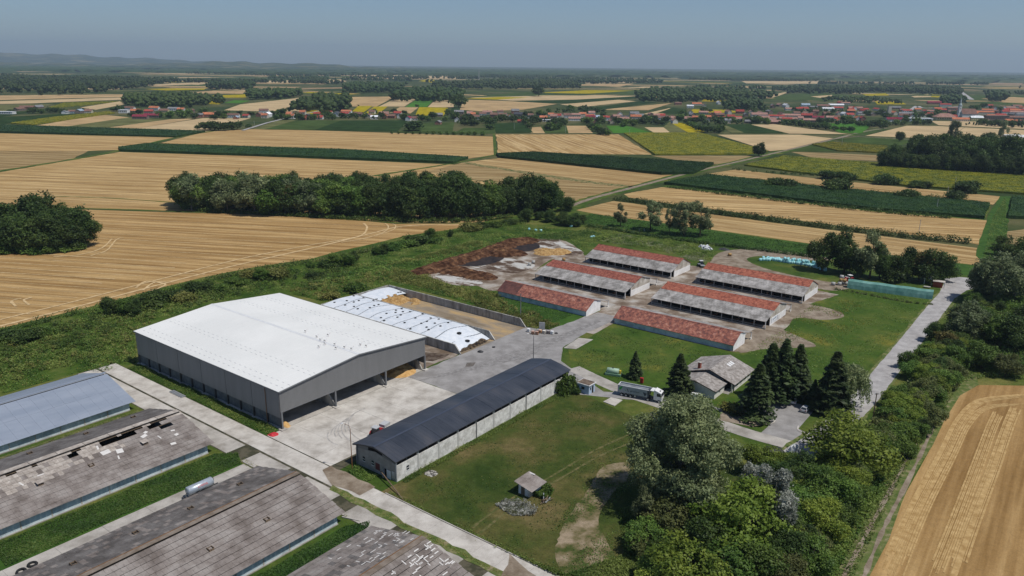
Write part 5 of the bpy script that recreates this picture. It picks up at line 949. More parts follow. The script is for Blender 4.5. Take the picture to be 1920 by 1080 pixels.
# ----------------------------------------------------------------- six red-roofed cattle barns
def porch_sheets(root, N, ua, za, ub, zb, v0, v1):
    """lean-to roof in sheets, each strip its own piece"""
    n_ = 18
    for k in range(n_):
        a = v0+(v1-v0)*k/n_; b = v0+(v1-v0)*(k+1)/n_-.02; mb = N(); d = random.uniform(0, .03); mb.sl((ua, a, za+d), (ua, b, za+d), (ub, b, zb+d), (ub, a, zb+d), .05); mb.build('porch_sheet', FIBREP, root)
def red_barn(label, u_w0, u_w1, u_r, zr_, v0, v1, front=None, back=None, zf=2.9, zb_=3.3, tile=TILE, seam=None):
    """front/back: u of the porch eave, None for a closed wall"""
    t = uthing('cattle_barn', label, 'barn', u_w0, v1); N = lambda: UB(u_w0, v1)
    prof_f = lambda u: zr_-(zr_-zf)*(u_r-u)/(u_r-(front if front else u_w0-.5))
    prof_b = lambda u: zr_-(zr_-zb_)*(u-u_r)/((back if back else u_w1+.4)-u_r)
    for v in (v0+.4, v1-.7):
        g = N(); g.pv([(u_w0, 0), (u_w1, 0), (u_w1, prof_b(u_w1)-.12), (u_r, zr_-.12), (u_w0, prof_f(u_w0)-.12)], v, v+.3); gg = g.build('gable_wall', WALLG, t)
        if v > v0+1: g2 = N(); hi_ = zr_ < 5.5; g2.pv([(u_w0+.02, 0), (u_w1-.02, 0), (u_w1-.02, prof_b(u_w1)-.15 if hi_ else 2.6)]+([(u_r, zr_-.16)] if hi_ else [])+[(u_w0+.02, prof_f(u_w0)-.15 if hi_ else 2.6)], v+.3, v+.33); g2.build('whitewash', flat('whitewash', (.80, .79, .77), .9, .1, v=.08, scale=.5), gg)
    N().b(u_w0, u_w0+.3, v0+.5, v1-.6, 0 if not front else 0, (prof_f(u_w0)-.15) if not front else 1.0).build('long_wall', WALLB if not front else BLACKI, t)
    N().b(u_w1-.3, u_w1, v0+.5, v1-.6, 0, (prof_b(u_w1)-.15) if not back else 1.0).build('long_wall', WALLW, t)
    N().b(u_w0+.4, u_w1-.4, v0+.8, v1-.9, .03, .09).build('barn_floor', BLACKI, t)  # barn gloom painted into the near-black floor colour
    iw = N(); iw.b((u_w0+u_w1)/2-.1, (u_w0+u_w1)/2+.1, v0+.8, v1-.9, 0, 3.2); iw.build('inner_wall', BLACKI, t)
    us = seam if seam else (front if front else u_w0-.5)
    n_ = 9
    for k in range(n_):
        a = v0+.15+(v1-v0-.3)*k/n_; b = v0+.15+(v1-v0-.3)*(k+1)/n_
        mb = N(); mb.sl((us, a, prof_f(us)+.06), (us, b, prof_f(us)+.06), (u_r, b, zr_+.06), (u_r, a, zr_+.06), .12); mb.build('tile_field', tile if not (tile is TILEO and k < 2 and u_w0 < 240 and v0 < -180) else mat('tile_dark', [(.3, (.085, .040, .036)), (.7, (.16, .07, .058))], scale=.5, detail=8), t)
    be = back if back else u_w1+.4
    if back: mbm = u_r+2.2; mb = N(); mb.sl((u_r, v0+.15, zr_+.06), (u_r, v1-.15, zr_+.06), (mbm, v1-.15, prof_b(mbm)+.06), (mbm, v0+.15, prof_b(mbm)+.06), .1); mb.build('tile_field', tile, t); porch_sheets(t, N, mbm-.1, prof_b(mbm), be, zb_, v0, v1)
    else: mb = N(); mb.sl((u_r, v0+.15, zr_+.06), (u_r, v1-.15, zr_+.06), (be, v1-.15, zb_+.06), (be, v0+.15, zb_+.06), .1); mb.build('tile_field', tile, t)
    mb = N(); mb.pv([(u_r-.22, zr_+.03), (u_r, zr_+.16), (u_r+.22, zr_+.03)], v0+.1, v1-.1); mb.build('ridge_tiles', tile, t)
    for side, ue, ze in (('f', front, zf), ('b', back, zb_)):
        if not ue: continue
        if side == 'f': porch_sheets(t, N, ue, ze, us+.05, prof_f(us), v0, v1)
        n2 = 11
        for k in range(n2+1):
            v = v0+.3+(v1-v0-.6)*k/n2; s = .35 if side == 'f' else -.35; big = k == n2
            mb = N(); mb.b(ue+s-.11-(.06 if big else 0), ue+s+.11+(.06 if big else 0), v-.11, v+.11, 0, ze-.08); mb.build('post', WHITE if big else flat('post_grey', (.36, .35, .33), .9, .1), t)
        mb = N(); mb.b(ue+s-.08, ue+s+.08, v0+.2, v1-.2, ze-.2, ze-.06); mb.build('eaves_beam', WOOD, t)
        if side == 'f': mb = N(); mb.b(ue-.25, ue+.55, v0+.1, v1-.1, 0, .55); mb.build('trough_wall', mat('trough_concrete', [(.3, (.20, .185, .165)), (.7, (.32, .30, .275))], scale=.5, detail=6), t); mb = N(); mb.b(ue+.6, ue+.75, v0+.2, v1-.2, .9, 1.0); mb.build('feed_rail', GALV, t)
        else: mb = N(); mb.b(ue-1.1, ue-.2, v1-.5, v1-.1, 0, .7); mb.build('trough_end', WALLW, t)
    return t
VL, VRt = (-189.6, -144.7), (-133.4, -87.6)
red_barn('closed low barn with aged red tiles and dark tiled left end', 233.0, 243, 238.1, 5.25, -187.6, VL[1], None, 249.0, 2.1, 2.5, TILEO)
red_barn('closed low barn with aged red tiles nearest the office', 233.0, 242.8, 238.1, 5.25, *VRt, None, 248.6, 2.1, 2.5, TILEO)
red_barn('open-fronted red-roofed barn, middle of the left row', 266.3, 282.3, 274.6, 6.7, *VL, 261.2, 288.8, 2.9, 2.9, TILEB, 269.0)
eb = red_barn('open-fronted red-roofed barn with white sign board on its gable', 266.3, 283, 274.8, 6.7, *VRt, 261.2, 288.8, 2.9, 2.9, TILE, 269.0)
red_barn('open-fronted red-roofed barn farthest back in the left row', 304.9, 321, 313.2, 7.0, *VL, 301.2, None, 2.9, 3.4, TILEB, 308.2)
red_barn('open-fronted red-roofed barn farthest back in the right row', 304.9, 321.5, 313.2, 7.0, *VRt, 301.2, None, 2.9, 3.4, TILE, 308.2)
N = lambda: UB(266.3, -87.6)
sb = N().b(267.6, 273.6, -87.92, -87.84, .75, 2.6).build('sign_board', flat('sign_white', (.74, .76, .78), .5), eb)
q = N(); zc = 1.75
for k in range(7): u = 269.3+k*.42; q.b(u, u+.34, -87.84, -87.82, zc-.05+.02*k, zc+.18+.03*k)
q.b(269.0, 269.4, -87.84, -87.82, zc-.35, zc+.02); q.b(271.6, 272.4, -87.84, -87.82, zc+.35, zc+.44); q.build('sign_mark', flat('sign_blue', (.06, .14, .24)), sb)
N().b(274.0, 276.2, -87.92, -87.85, .6, 2.4).build('white_panel', WHITE, eb)
# ================================================================= office, small buildings, furniture, vehicles
of = uthing('office_building', 'single-storey office with pale walls and weathered stepped gable roofs', 'building', 193, -77); N = lambda: UB(193, -77)
OFW = flat('office_wall', (.70, .68, .63), .9, .1); OFR = mat('office_roof', [(.3, (.23, .205, .185)), (.5, (.34, .31, .285)), (.72, (.46, .43, .40))], scale=.9, detail=8, rough=.92, spec=.1, rot=A_U, brick=(.45, .4, .8, A_U), fine=(6, .12))
w = N(); w.pu([(-88.6, 0), (-77.0, 0), (-77.0, 2.75), (-82.9, 4.3), (-88.6, 2.75)], 193, 200.2); w.build('wing_wall', OFW, of)
w = N(); w.pu([(-90.5, 0), (-74.9, 0), (-74.9, 2.9), (-81.9, 5.3), (-90.5, 2.75)], 202.2, 214.4); w.build('main_wall', OFW, of)
w = N(); w.b(200.2, 202.2, -88, -78.5, 0, 2.9); w.build('link_wall', OFW, of)
def gable_roof(vl, vm, vr, zl, zm, zr_, u0, u1, nm):
    mb = N(); mb.sl((u0, vr, zr_), (u1, vr, zr_), (u1, vm, zm), (u0, vm, zm), .14); mb.sl((u0, vl, zl), (u1, vl, zl), (u1, vm, zm), (u0, vm, zm), .14); r_ = mb.build(nm, OFR, of)
    e = N()
    for va, za in ((vr, zr_), (vl, zl)): e.sl((u0-.06, va, za-.02), (u0, va, za-.02), (u0, vm, zm-.02), (u0-.06, vm, zm-.02), .22)
    e.build('barge_board', flat('brown_board', (.06, .04, .03), .8), r_); return r_
gable_roof(-89.3, -82.9, -76.3, 2.75, 4.55, 2.75, 192.2, 200.4, 'wing_roof'); mr = gable_roof(-91.2, -81.9, -74.0, 2.75, 5.6, 2.85, 200.0, 215.2, 'main_roof')
c = N(); c.b(201.6, 202.4, -86.3, -85.5, 3.8, 6.2); ch = c.build('chimney', flat('chimney_brick', (.30, .09, .06), .9, .1), of); c = N(); c.b(201.5, 202.5, -86.4, -85.4, 6.2, 6.32); c.build('chimney_cap', CONC, ch); c = N(); c.tube([c.p(202, -85.9, 6.3), c.p(202, -85.9, 7.1)], .1, 8); c.build('flue', GALV, ch)
for k in range(3): m_ = N(); u = 208.4+k*1.2; z = lambda v: 2.85+(5.6-2.85)*(-74.0-v)/7.9; m_.sl((u, -80.3, z(-80.3)+.05), (u+.8, -80.3, z(-80.3)+.05), (u+.8, -79.0, z(-79.0)+.05), (u, -79.0, z(-79.0)+.05), .06); m_.build('skylight', WHITE, mr)
d = N().b(192.93, 193.02, -85.0, -83.2, 0, 2.3).build('door', BLACKI, of); N().b(192.88, 192.94, -84.2, -84.05, .1, 2.2).build('door_frame', flat('brown_board', (.06, .04, .03)), d)
p = N(); p.b(202.1, 202.18, -78.2, -75.2, 0, 2.7); p.build('porch_recess', BLACKI, of); c = N(); c.b(200.6, 201.0, -75.3, -74.9, 0, 2.8); c.build('porch_column', OFW, of)
for k in range(3): N().b(199.4-k*.35, 202, -77.0, -75.2, 0, .45-k*.15).build('step', CONC, of)
for u in (204.2, 207.2, 210.2, 212.8): ww = N().b(u-.6, u+.6, -74.92, -74.86, 1.0, 2.3).build('window', GLASS, of); N().b(u-.7, u+.7, -74.92, -74.78, .88, 1.0).build('sill', WHITE, ww)
N().b(196, 197, -77.02, -76.95, 1.1, 2.2).build('window', GLASS, of)
# guard hut with flat roof
gh = uthing('weigh_hut', 'small pale blue hut with a flat brown roof by the lane', 'hut', 173.4, -106.1); N = lambda: UB(173.4, -106.1); BL = flat('hut_blue', (.42, .52, .64), .85, .1)
N().b(173.4, 176.6, -110.0, -106.1, 0, 2.7).build('hut_wall', BL, gh); N().b(173.1, 176.9, -110.3, -105.8, 2.7, 2.9).build('roof_edge', WHITE, gh); N().b(173.3, 176.7, -110.1, -106.0, 2.9, 2.94).build('roof_felt', mat('roof_felt', [(.3, (.09, .07, .055)), (.7, (.20, .15, .11))], scale=.7, detail=6), gh)
N().b(175.0, 175.8, -106.12, -106.05, 0, 2.1).build('door', BLACKI, gh); N().b(174.0, 174.6, -106.12, -106.06, 1.2, 2.0).build('window', GLASS, gh); N().b(173.34, 173.42, -108.6, -107.6, 1.2, 2.0).build('window', GLASS, gh)
# garden shed with a lean-to roof of big sheets
gs = uthing('garden_shed', 'small lean-to shed with large grey roof sheets on the lawn', 'shed', 119.2, -90); N = lambda: UB(119.2, -90)
N().b(119.4, 123.6, -89.9, -86.9, 0, 2.1).build('shed_wall', WALLW, gs); zf_ = lambda v: 3.0-(v+90.5)*.19
for i in range(5):
    for j in range(3):
        u0 = 118.6+i*1.12; v0 = -90.6+j*1.6; mb = N(); mb.sl((u0, v0, zf_(v0)+.03*(2-j)), (u0+1.14, v0, zf_(v0)+.03*(2-j)), (u0+1.14, v0+1.66, zf_(v0+1.66)+.03*(2-j)), (u0, v0+1.66, zf_(v0+1.66)+.03*(2-j)), .04); mb.build('roof_sheet', FIBRE, gs)
N().b(123.6, 124.0, -90.5, -88.8, 2.85, 3.0).build('ridge_strip', FIBREW, gs)
N().b(119.36, 119.41, -89.2, -88.2, 0, 1.9).build('door', WOOD, gs)
# shelter by the road: white portal and red brick kiosk
ks = thing('brick_kiosk', 'small red brick kiosk with a flat grey roof by the road', 'kiosk', G(1758, 538), R(-28))
mb = MB(); mb.box(-1.9, 1.7, -1.4, 1.4, 0, 2.5); mb.build('kiosk_wall', flat('kiosk_brick', (.30, .07, .04), .9, .1), ks); mb = MB(); mb.box(-2.1, 2.6, -1.6, 1.6, 2.5, 2.66); mb.build('flat_roof', CONC, ks); mb = MB(); mb.box(2.2, 2.45, -1.4, -1.1, 0, 2.5); mb.build('roof_post', WHITE, ks)
pt = thing('white_portal', 'white gabled porch frame standing beside the brick kiosk', 'porch', G(1739, 533), R(-28))
for x in (-1.5, 1.3): mb = MB(); mb.box(x, x+.35, -.5, -.1, 0, 2.4); mb.build('post', WALLW, pt)
mb = MB(); mb.ext([(-1.8, 2.3), (1.9, 2.3), (1.9, 2.6), (.05, 3.9), (-1.8, 2.6)], -.5, -.2, 'y'); mb.build('gable', WALLW, pt)
mb = MB(); mb.slab((-2.0, -.7, 2.6), (-2.0, 1.8, 2.6), (.05, 1.8, 4.05), (.05, -.7, 4.05), .1); mb.slab((.05, -.7, 4.05), (.05, 1.8, 4.05), (2.1, 1.8, 2.6), (2.1, -.7, 2.6), .1); mb.build('porch_roof', FIBRE2, pt)
for x in (-1.5, 1.3): mb = MB(); mb.box(x, x+.3, 1.3, 1.6, 0, 2.5); mb.build('post', WALLW, pt)
# far white hall cut by the right edge
fh = thing('white_hall', 'white hall with pale roof cut by the right edge', 'hall', G(1900, 548), R(-38))
mb = MB(); mb.box(0, 40, -2, 20, 0, 6); mb.build('hall_wall', WHITE, fh); mb = MB(); mb.slab((-.5, -2.5, 6), (40.5, -2.5, 6), (40.5, 9, 8), (-.5, 9, 8), .15); mb.slab((-.5, 9, 8), (40.5, 9, 8), (40.5, 20.5, 6), (-.5, 20.5, 6), .15); mb.build('hall_roof', WHITEP, fh)
# green shelter tarpaulin over the stacked bales
a, b = G(1588, 540), G(1748, 562); dv = (b-a).normalized(); nv_ = Vector((-dv.y, dv.x, 0)); L_ = (b-a).length; mb = MB(); K = 40; pr = [(-.3, .05), (0, 1.6), (.45, 3.0), (1.2, 3.5), (2.4, 3.5), (3.2, 3.0), (3.6, 1.5), (3.9, .05)]
for k in range(K+1):
    s = 1+.02*math.sin(k*.5)+random.uniform(-.006, .006)
    for j, (y, z) in enumerate(pr): p = a+dv*(L_*k/K)+nv_*(y+(random.uniform(-.06, .06) if j in (0, 1, 6, 7) else 0)); mb.v.append((p.x, p.y, max(.02, z*s+random.uniform(-.02, .02))))
n8 = len(pr)
for k in range(K):
    for j in range(n8-1): mb.f.append((k*n8+j, (k+1)*n8+j, (k+1)*n8+j+1, k*n8+j+1))
mb.f.append(tuple(range(n8))); mb.f.append(tuple(K*n8+j for j in range(n8))[::-1])
tag(mb.build('bale_tarpaulin', TEAL), 'long sea-green tarpaulin draped over a row of stacked bales', 'tarpaulin')
balem = MB(); balem.tube([(0, 0, 0), (0, 0, .06), (0, 0, 1.14), (0, 0, 1.2)], [.54, .62, .62, .54], 14); bale_me = balem.mesh('wrapped_bale', AQUA, True)
wr = random.Random(11); row = smooth_line(GP([(1424, 488), (1450, 488), (1480, 493), (1510, 497), (1535, 503), (1546, 507)]), 9); cnt = 0
for k, p in enumerate(row):
    for j in range(wr.choice([2, 3, 3, 4]) if 3 < k < 42 else 1):
        o = link('wrapped_bale', bale_me); q = p+Vector((wr.uniform(-.4, .4), j*1.35-1.2+wr.uniform(-.2, .2), 0)); flatb = wr.random() < .25
        o.location = (q.x, q.y, .6 if flatb else 0.0); o.rotation_euler = (R(90) if flatb else 0, 0, wr.uniform(0, 6)); tag(o, 'pale aqua wrapped round bale in the long row by the trees', 'bale', 'wrapped bales in the row')
        if 12 < k < 38 and wr.random() < .45 and not flatb: o2 = link('wrapped_bale', bale_me); o2.location = (q.x+.1, q.y, 1.2); tag(o2, 'pale aqua wrapped bale on top of another in the row', 'bale', 'stacked wrapped bales')
for i, (x, y, l) in enumerate(((992, 431, 'left of the white wrapped bales lying in the weeds'), (1003, 433, 'second white wrapped bale in the far weeds'), (1012, 434, 'right of the white wrapped bales lying in the weeds'), (1069, 426, 'lone white wrapped bale before the dark bushes'), (1108, 447, 'left of two white bales behind the manure pad'), (1114, 446, 'right of two white bales behind the manure pad'))):
    o = link('wrapped_bale', bale_me); o.location = G(x, y)+Vector((0, 0, .6)); o.rotation_euler = (R(90), 0, i*.7); o.scale = (1.1,)*3; tag(o, 'pale aqua, '+l, 'bale')
strawb = MB(); strawb.tube([(-.75, 0, .75), (.75, 0, .75)], .75, 14); sb_me = strawb.mesh('straw_bale', STRAW, True); gb_me = strawb.mesh('round_bale', flat('net_grey', (.40, .40, .38), .8), True)
bl = [(1574, 535, 0, 0), (1581, 533, 0, 0), (1586, 534, 0, 0), (1577, 528, 0, 1), (1583, 529, 1.5, 1), (1578, 522, 2.9, 0), (1562, 535, 0, 0)]
for (x, y, z, s), l in zip(bl, ('front of the bales at the open tarpaulin end', 'middle lower bale at the open tarpaulin end', 'bale touching the tarpaulin end at the bottom', 'straw bale behind at the tarpaulin end', 'torn straw bale in the middle tier', 'topmost grey bale at the tarpaulin end', 'lone bale farthest from the tarpaulin')):
    p = G(x, y, z); o = link('round_bale', sb_me if s else gb_me); o.location = (p.x, p.y, z); o.rotation_euler = (0, 0, math.atan2(dv.y, dv.x)); tag(o, ('straw' if s else 'grey net-wrapped')+' round bale, '+l, 'bale')
for x, y, l in ((993, 498, 'left of two grey round bales on the manure pad'), (1000, 494, 'right of two grey round bales on the manure pad'), (1057, 489, 'golden round bale behind the middle left barn'), (1368, 480, 'lone golden round bale beside the dirt track')):
    o = link('round_bale', gb_me if x < 1010 else sb_me); o.location = G(x, y); tag(o, l, 'bale')
# heaps of manure and rubbish
def heap_px(name, pts, m, label, cat='heap'): 
    out = []
    for x, y, ru, rv, h in pts: u, v = toUV(G(x, y)); out.append((u, v, ru, rv, h))
    return mound(name, out, m, label, cat)
heap_px('manure_heap', [(800, 508, 9, 6, 1.8), (825, 500, 9, 6, 2.0), (850, 492, 9, 6, 2.2), (875, 485, 8, 6, 2.2), (900, 477, 8, 6, 2.0), (925, 469, 8, 6, 2.2), (945, 462, 8, 6, 2.2), (965, 455, 9, 7, 1.9), (985, 452, 8, 7, 1.6)], MANURE, 'long brown manure heap along the back of the pads')
heap_px('manure_heap', [(940, 475, 8, 9, 1.8), (962, 475, 6, 8, 1.6), (920, 472, 8, 6, 1.7)], MANURE, 'rounded brown manure tongue between the two slurry pools')
heap_px('manure_heap', [(870, 512, 7, 8, 1.3), (895, 517, 7, 8, 1.3), (910, 520, 5, 6, 1.1), (850, 507, 8, 6, 1.2)], MANURE, 'low brown manure tongue on the nearest pad')
heap_px('straw_heap', [(1030, 473, 5, 9, 1.5), (1050, 472, 5, 6, 1.3), (1018, 476, 4, 5, 1.0)], STRAW, 'orange straw heap on the pad behind the left barns')
rub = mat('rubbish', [(.4, (.03, .04, .06)), (.5, (.35, .38, .42)), (.62, (.75, .76, .76))], scale=1.1, detail=5)
heap_px('rubbish_heap', [(1325, 467, 3.2, 3.0, 1.8), (1318, 464, 2.2, 2.5, 1.4)], rub, 'pile of white and blue plastic rubbish at the field edge')
heap_px('rubbish_heap', [(1358, 468, 2.0, 3.0, .9)], flat('dark_rubbish', (.05, .055, .055), .9, v=.5, scale=2), 'dark scrap pile beside the rubbish at the dirt track')
heap_px('rubble_heap', [(1205, 1012, 3, 3, .8), (1218, 1018, 2.5, 2.5, .6)], mat('ash', [(.35, (.07, .06, .055)), (.6, (.33, .30, .29))], scale=.8, detail=6), 'grey ash and rubble heap at the foot of the wood')
heap_px('covered_heap', [(1450, 850, 3.2, 2.6, 1.6)], flat('black_cover', (.035, .035, .036), .5, v=.5, scale=2), 'heap under a black cover beside the drive')
mb = MB(); p = G(1490, 852); mb.ell((0, 0, 1.1), (1.6, 1.1, 1.6), 10, 7, .18); tag(mb.build('wrapped_stack', flat('pale_cover', (.62, .64, .62), .6, v=.2, scale=2), loc=p, smooth=False), 'upright white covered stack at the drive entrance', 'stack')
mound('red_heap', [(102.6, -154.6, 1.2, 1.3, .7)], flat('red_net', (.5, .03, .04), .7, v=.3, scale=3), 'small bright red net heap at the front corner of the hall', 'heap')
# totes in a row by the bunker
TX = [(991, 622.4, 'white', 'leftmost, standing apart'), (999, 626.6, 'rust', 'second from the left'), (1006.6, 627.3, 'rust', 'foremost, with white top'), (1013, 624.5, 'tan', 'in front of the tall concrete panel'), (1020, 625.7, 'pale', 'right of the concrete panel'), (1027.7, 625.9, 'dark', 'second from the right'), (1034.9, 626.8, 'white', 'rightmost of the row')]
TC = dict(white=(.66, .66, .63), rust=(.30, .12, .05), tan=(.42, .22, .09), pale=(.48, .44, .38), dark=(.14, .11, .10))
for x, y, c, l in TX:
    t = thing('storage_tote', c.replace('pale', 'pale grey').replace('tan', 'orange tan').replace('rust', 'rusty brown')+' caged storage tote by the bunker, '+l, 'tote', G(x, y), R(-20)+random.uniform(-.15, .15), 'totes by the bunker')
    mb = MB(); mb.box(-.5, .5, -.5, .5, .16, 1.12); mb.build('tank', flat('tote_'+c, TC[c], .6, v=.25, scale=2), t); mb = MB(); mb.box(-.46, .46, -.46, .46, 1.12, 1.22); mb.build('tank_top', flat('tote_top_'+c, tuple(min(.75, q+.25) for q in TC[c]), .6), t)
    mb = MB(); [mb.box(-.58, .58, yy-.06, yy+.06, 0, .14) for yy in (-.45, 0, .45)]; mb.build('pallet', WOOD, t)
    mb = MB(); [mb.box(-.52, .52, yy-.015, yy+.015, zz_-.015, zz_+.015) for yy in (-.53, .53) for zz_ in (.4, .7, 1.0)]; mb.build('cage', GALV, t)
t = thing('concrete_panel', 'tall upright grey concrete panel behind the row of totes', 'panel', G(1016, 621), R(-8)); mb = MB(); mb.box(-1.0, 1.0, -.14, .14, 0, 3.3); mb.build('panel', flat('panel_grey', (.36, .37, .37), .8, .2, v=.15), t); mb = MB(); mb.box(-1.15, 1.15, -.5, .5, 0, .18); mb.build('foot', CONC2, t)
for x, y, l, s in ((1043, 626, 'dark stone heap right of the totes', .5), (901, 661, 'dark concrete block on the lane by the bunker', .7), (926, 652, 'small dark lump on the lane before the middle bunker wall', .45)):
    mb = MB(); mb.ell((0, 0, s*.55), (s*1.3, s*.8, s*.6), 8, 5, .22); tag(mb.build('dark_block', flat('dark_block', (.07, .07, .072), .9, v=.3), loc=G(x, y)), l, 'block')
for x, y, l in ((61, 1060, 'big tyre lying on the concrete beside the front barn'), (40, 1073, 'big tyre at the bottom left corner by the barn')): tyre(G(x, y), 2.1, l)
# slurry tanker parked between the barns
def text_mesh(s, size, m, ext=.01):
    cu = bpy.data.curves.new('txt', 'FONT'); cu.body = s; cu.size = size; cu.extrude = ext; cu.align_x = 'CENTER'; cu.resolution_u = 2; o = bpy.data.objects.new('txt', cu); COL.objects.link(o)
    dg = bpy.context.evaluated_depsgraph_get(); me = bpy.data.meshes.new_from_object(o.evaluated_get(dg)); bpy.data.objects.remove(o); me.materials.clear(); me.materials.append(m); return me
st = thing('slurry_tanker', 'silver slurry tanker trailer with faded red lettering between two barns', 'tanker', UV(76.2, -143.6), A_U)
mb = MB(); mb.tube([(-3.0, 0, 1.75), (-2.85, 0, 1.75), (2.75, 0, 1.75), (2.9, 0, 1.75)], [.75, .98, .98, .75], 20); tk = mb.build('tank', flat('tank_silver', (.42, .47, .52), .35, .5, .3), st, True)
for x in (-2.7, -.9, .9, 2.6): m2 = MB(); m2.tube([(x-.04, 0, 1.75), (x+.04, 0, 1.75)], 1.0, 20); m2.build('tank_band', GALV, tk)
lt = link('lettering', text_mesh('creina', .95, flat('faded_red', (.55, .13, .13), .6)), st); lt.location = (.2, -.93, 1.75-.05); lt.rotation_euler = (R(68), 0, 0); lt.rotation_euler = (R(55), 0, 0); lt.location = (.2, -1.0, 2.10)
m2 = MB(); m2.box(-2.6, 2.4, -.5, -.35, .6, .85); m2.box(-2.6, 2.4, .35, .5, .6, .85); m2.box(2.3, 4.2, -.12, .12, .55, .7); m2.build('chassis', DARKST, st)
for x in (-.75, .75):
    for s in (-1, 1): w = MB(); w.cyl((x, s*1.0, .55), .55, .42, 'y', 16); ww = w.build('wheel', RUBBER, st); h = MB(); h.cyl((x, s*1.22, .55), .24, .04, 'y', 10); h.build('rim', GALV, ww)
m2 = MB(); m2.tube([(2.9, -.6, 1.2), (3.05, -.5, 2.5), (3.05, .5, 2.5), (2.9, .6, 1.2)], .05, 6); m2.tube([(3.05, 0, 2.5), (3.3, 0, .7)], .05, 6); m2.build('front_frame', DARKST, st)
m2 = MB(); m2.tube([(-3.0, 0, 1.4), (-3.4, 0, 1.2), (-3.5, -.4, .7)], .12, 8); m2.box(-3.9, -3.4, -.9, .9, .4, .5); m2.build('rear_spreader', DARKST, st)
# tipper truck
ta = G(1163, 742); tb = G(1238, 757); td = math.atan2(tb.y-ta.y, tb.x-ta.x)
tr = thing('tipper_truck', 'white tractor unit with grey tipper trailer standing on the lane', 'truck', G(1200, 749)+Vector((.3, .9, 0)), td); TG = flat('trailer_grey', (.34, .37, .40), .4, .5)
def wheel(par, x, y, r_, w_=.36, rim=GALV):
    w = MB(); w.cyl((x, y, r_), r_, w_, 'y', 18); ww = w.build('wheel', RUBBER, par); h = MB(); h.cyl((x, y+(w_/2+.01)*(1 if y > 0 else -1), r_), r_*.55, .03, 'y', 14); h.build('rim', rim, ww)
mb = MB(); z0, z1 = 1.25, 3.25
for y in (-1.25, 1.25): mb.box(-6.3, 2.2, y-.06, y+.06, z0, z1)
mb.box(-6.3, 2.2, -1.19, 1.19, z0, z0+.12); mb.build('tipper_body', TG, tr)
m2 = MB(); m2.ext([(2.2, z0), (2.45, z0), (2.9, z1), (2.2, z1)], -1.3, 1.3, 'y'); m2.build('headboard', flat('trailer_dark', (.06, .07, .085), .5), tr)
m2 = MB(); m2.box(-6.42, -6.3, -1.3, 1.3, z0, z1); m2.build('tailgate', TG, tr)
m2 = MB(); m2.box(-6.4, 2.6, -1.34, -1.2, z1, z1+.1); m2.box(-6.4, 2.6, 1.2, 1.34, z1, z1+.1); m2.box(-6.42, -6.25, -1.3, 1.3, z1, z1+.1); m2.build('top_rail', WHITE, tr)
m2 = MB(); m2.box(-6.2, 2.1, -1.15, 1.15, z1-.35, z1-.28); m2.build('load_cover', mat('load_cover', [(.3, (.15, .165, .18)), (.7, (.24, .26, .28))], scale=.6, detail=5), tr)
m2 = MB(); m2.box(-6.3, 2.3, -1.33, -1.31, z0-.02, z0+.08); m2.build('side_rail', GALV, tr)
m2 = MB(); m2.ext([(-6.0, 2.45), (-5.4, 3.05), (-4.9, 3.05), (-5.5, 2.0), (-5.9, 1.9)], -1.335, -1.315, 'y'); m2.build('green_mark', flat('logo_green', (.03, .36, .06), .5), tr)
m2 = MB(); m2.ext([(-3.75, 2.75), (-3.6, 2.75), (-3.15, 1.75), (-3.35, 1.75)], -1.335, -1.315, 'y'); m2.build('logo_stroke', flat('logo_ink', (.02, .03, .045), .5), tr)
m2 = MB(); m2.ext([(-4.25, 2.0), (-4.1, 2.25), (-3.95, 2.0)], -1.335, -1.315, 'y'); m2.build('logo_dot', flat('logo_green', (.03, .36, .06)), tr)
lt = link('lettering', text_mesh('grocrom', .75, flat('logo_letter', (.03, .045, .06), .5)), tr); lt.location = (-1.35, -1.33, 1.95); lt.rotation_euler = (R(90), 0, 0)
m2 = MB(); m2.ext([(.9, 2.55), (2.1, 2.3), (1.7, 1.5), (1.5, 1.4)], -1.335, -1.315, 'y'); m2.build('dark_mark', flat('trailer_dark', (.06, .07, .085)), tr)
m2 = MB(); m2.box(-6.2, 4.4, -.5, .5, .8, 1.15); m2.build('chassis', DARKST, tr)
for x in (-5.2, -3.9, -2.6):
    for y in (-1.1, 1.1): wheel(tr, x, y, .52)
    m2 = MB(); m2.tube([(x-.62, -1.1, .75), (x-.4, -1.1, 1.1), (x, -1.1, 1.2), (x+.4, -1.1, 1.1), (x+.62, -1.1, .75)], .05, 6); m2.build('mudguard', GALV, tr)
for x in (2.4, 5.6):
    for y in (-1.08, 1.08): wheel(tr, x, y, .52)
m2 = MB(); m2.box(-1.6, -1.1, -1.2, -.9, .5, 1.1); m2.build('tool_box', GALV, tr)
cb = MB(); cb.ext([(4.0, .9), (6.15, .7), (6.3, 1.0), (6.3, 2.1), (6.1, 3.0), (5.2, 3.35), (4.2, 3.7), (4.0, 3.4)], -1.22, 1.22, 'y'); cab = cb.build('cab', WHITE, tr)
m2 = MB(); m2.ext([(6.31, 2.1), (6.33, 2.1), (6.14, 2.95), (6.12, 2.95)], -1.1, 1.1, 'y'); m2.build('windscreen', GLASS, cab)
for y in (-1.24, 1.235): m2 = MB(); m2.ext([(4.9, 2.0), (6.0, 2.0), (5.85, 2.85), (4.9, 2.85)], y, y+.01, 'y'); m2.build('side_window', GLASS, cab)
m2 = MB(); m2.box(5.3, 5.7, -.3, .3, 3.28, 3.36); m2.build('roof_hatch', DARKST, cab); m2 = MB(); m2.box(2.95, 3.9, -1.2, 1.2, 3.25, 3.4); m2.build('cover_roll', WHITE, tr)
m2 = MB(); m2.box(6.2, 6.4, -1.2, 1.2, .45, .8); m2.build('bumper', WHITE, cab)
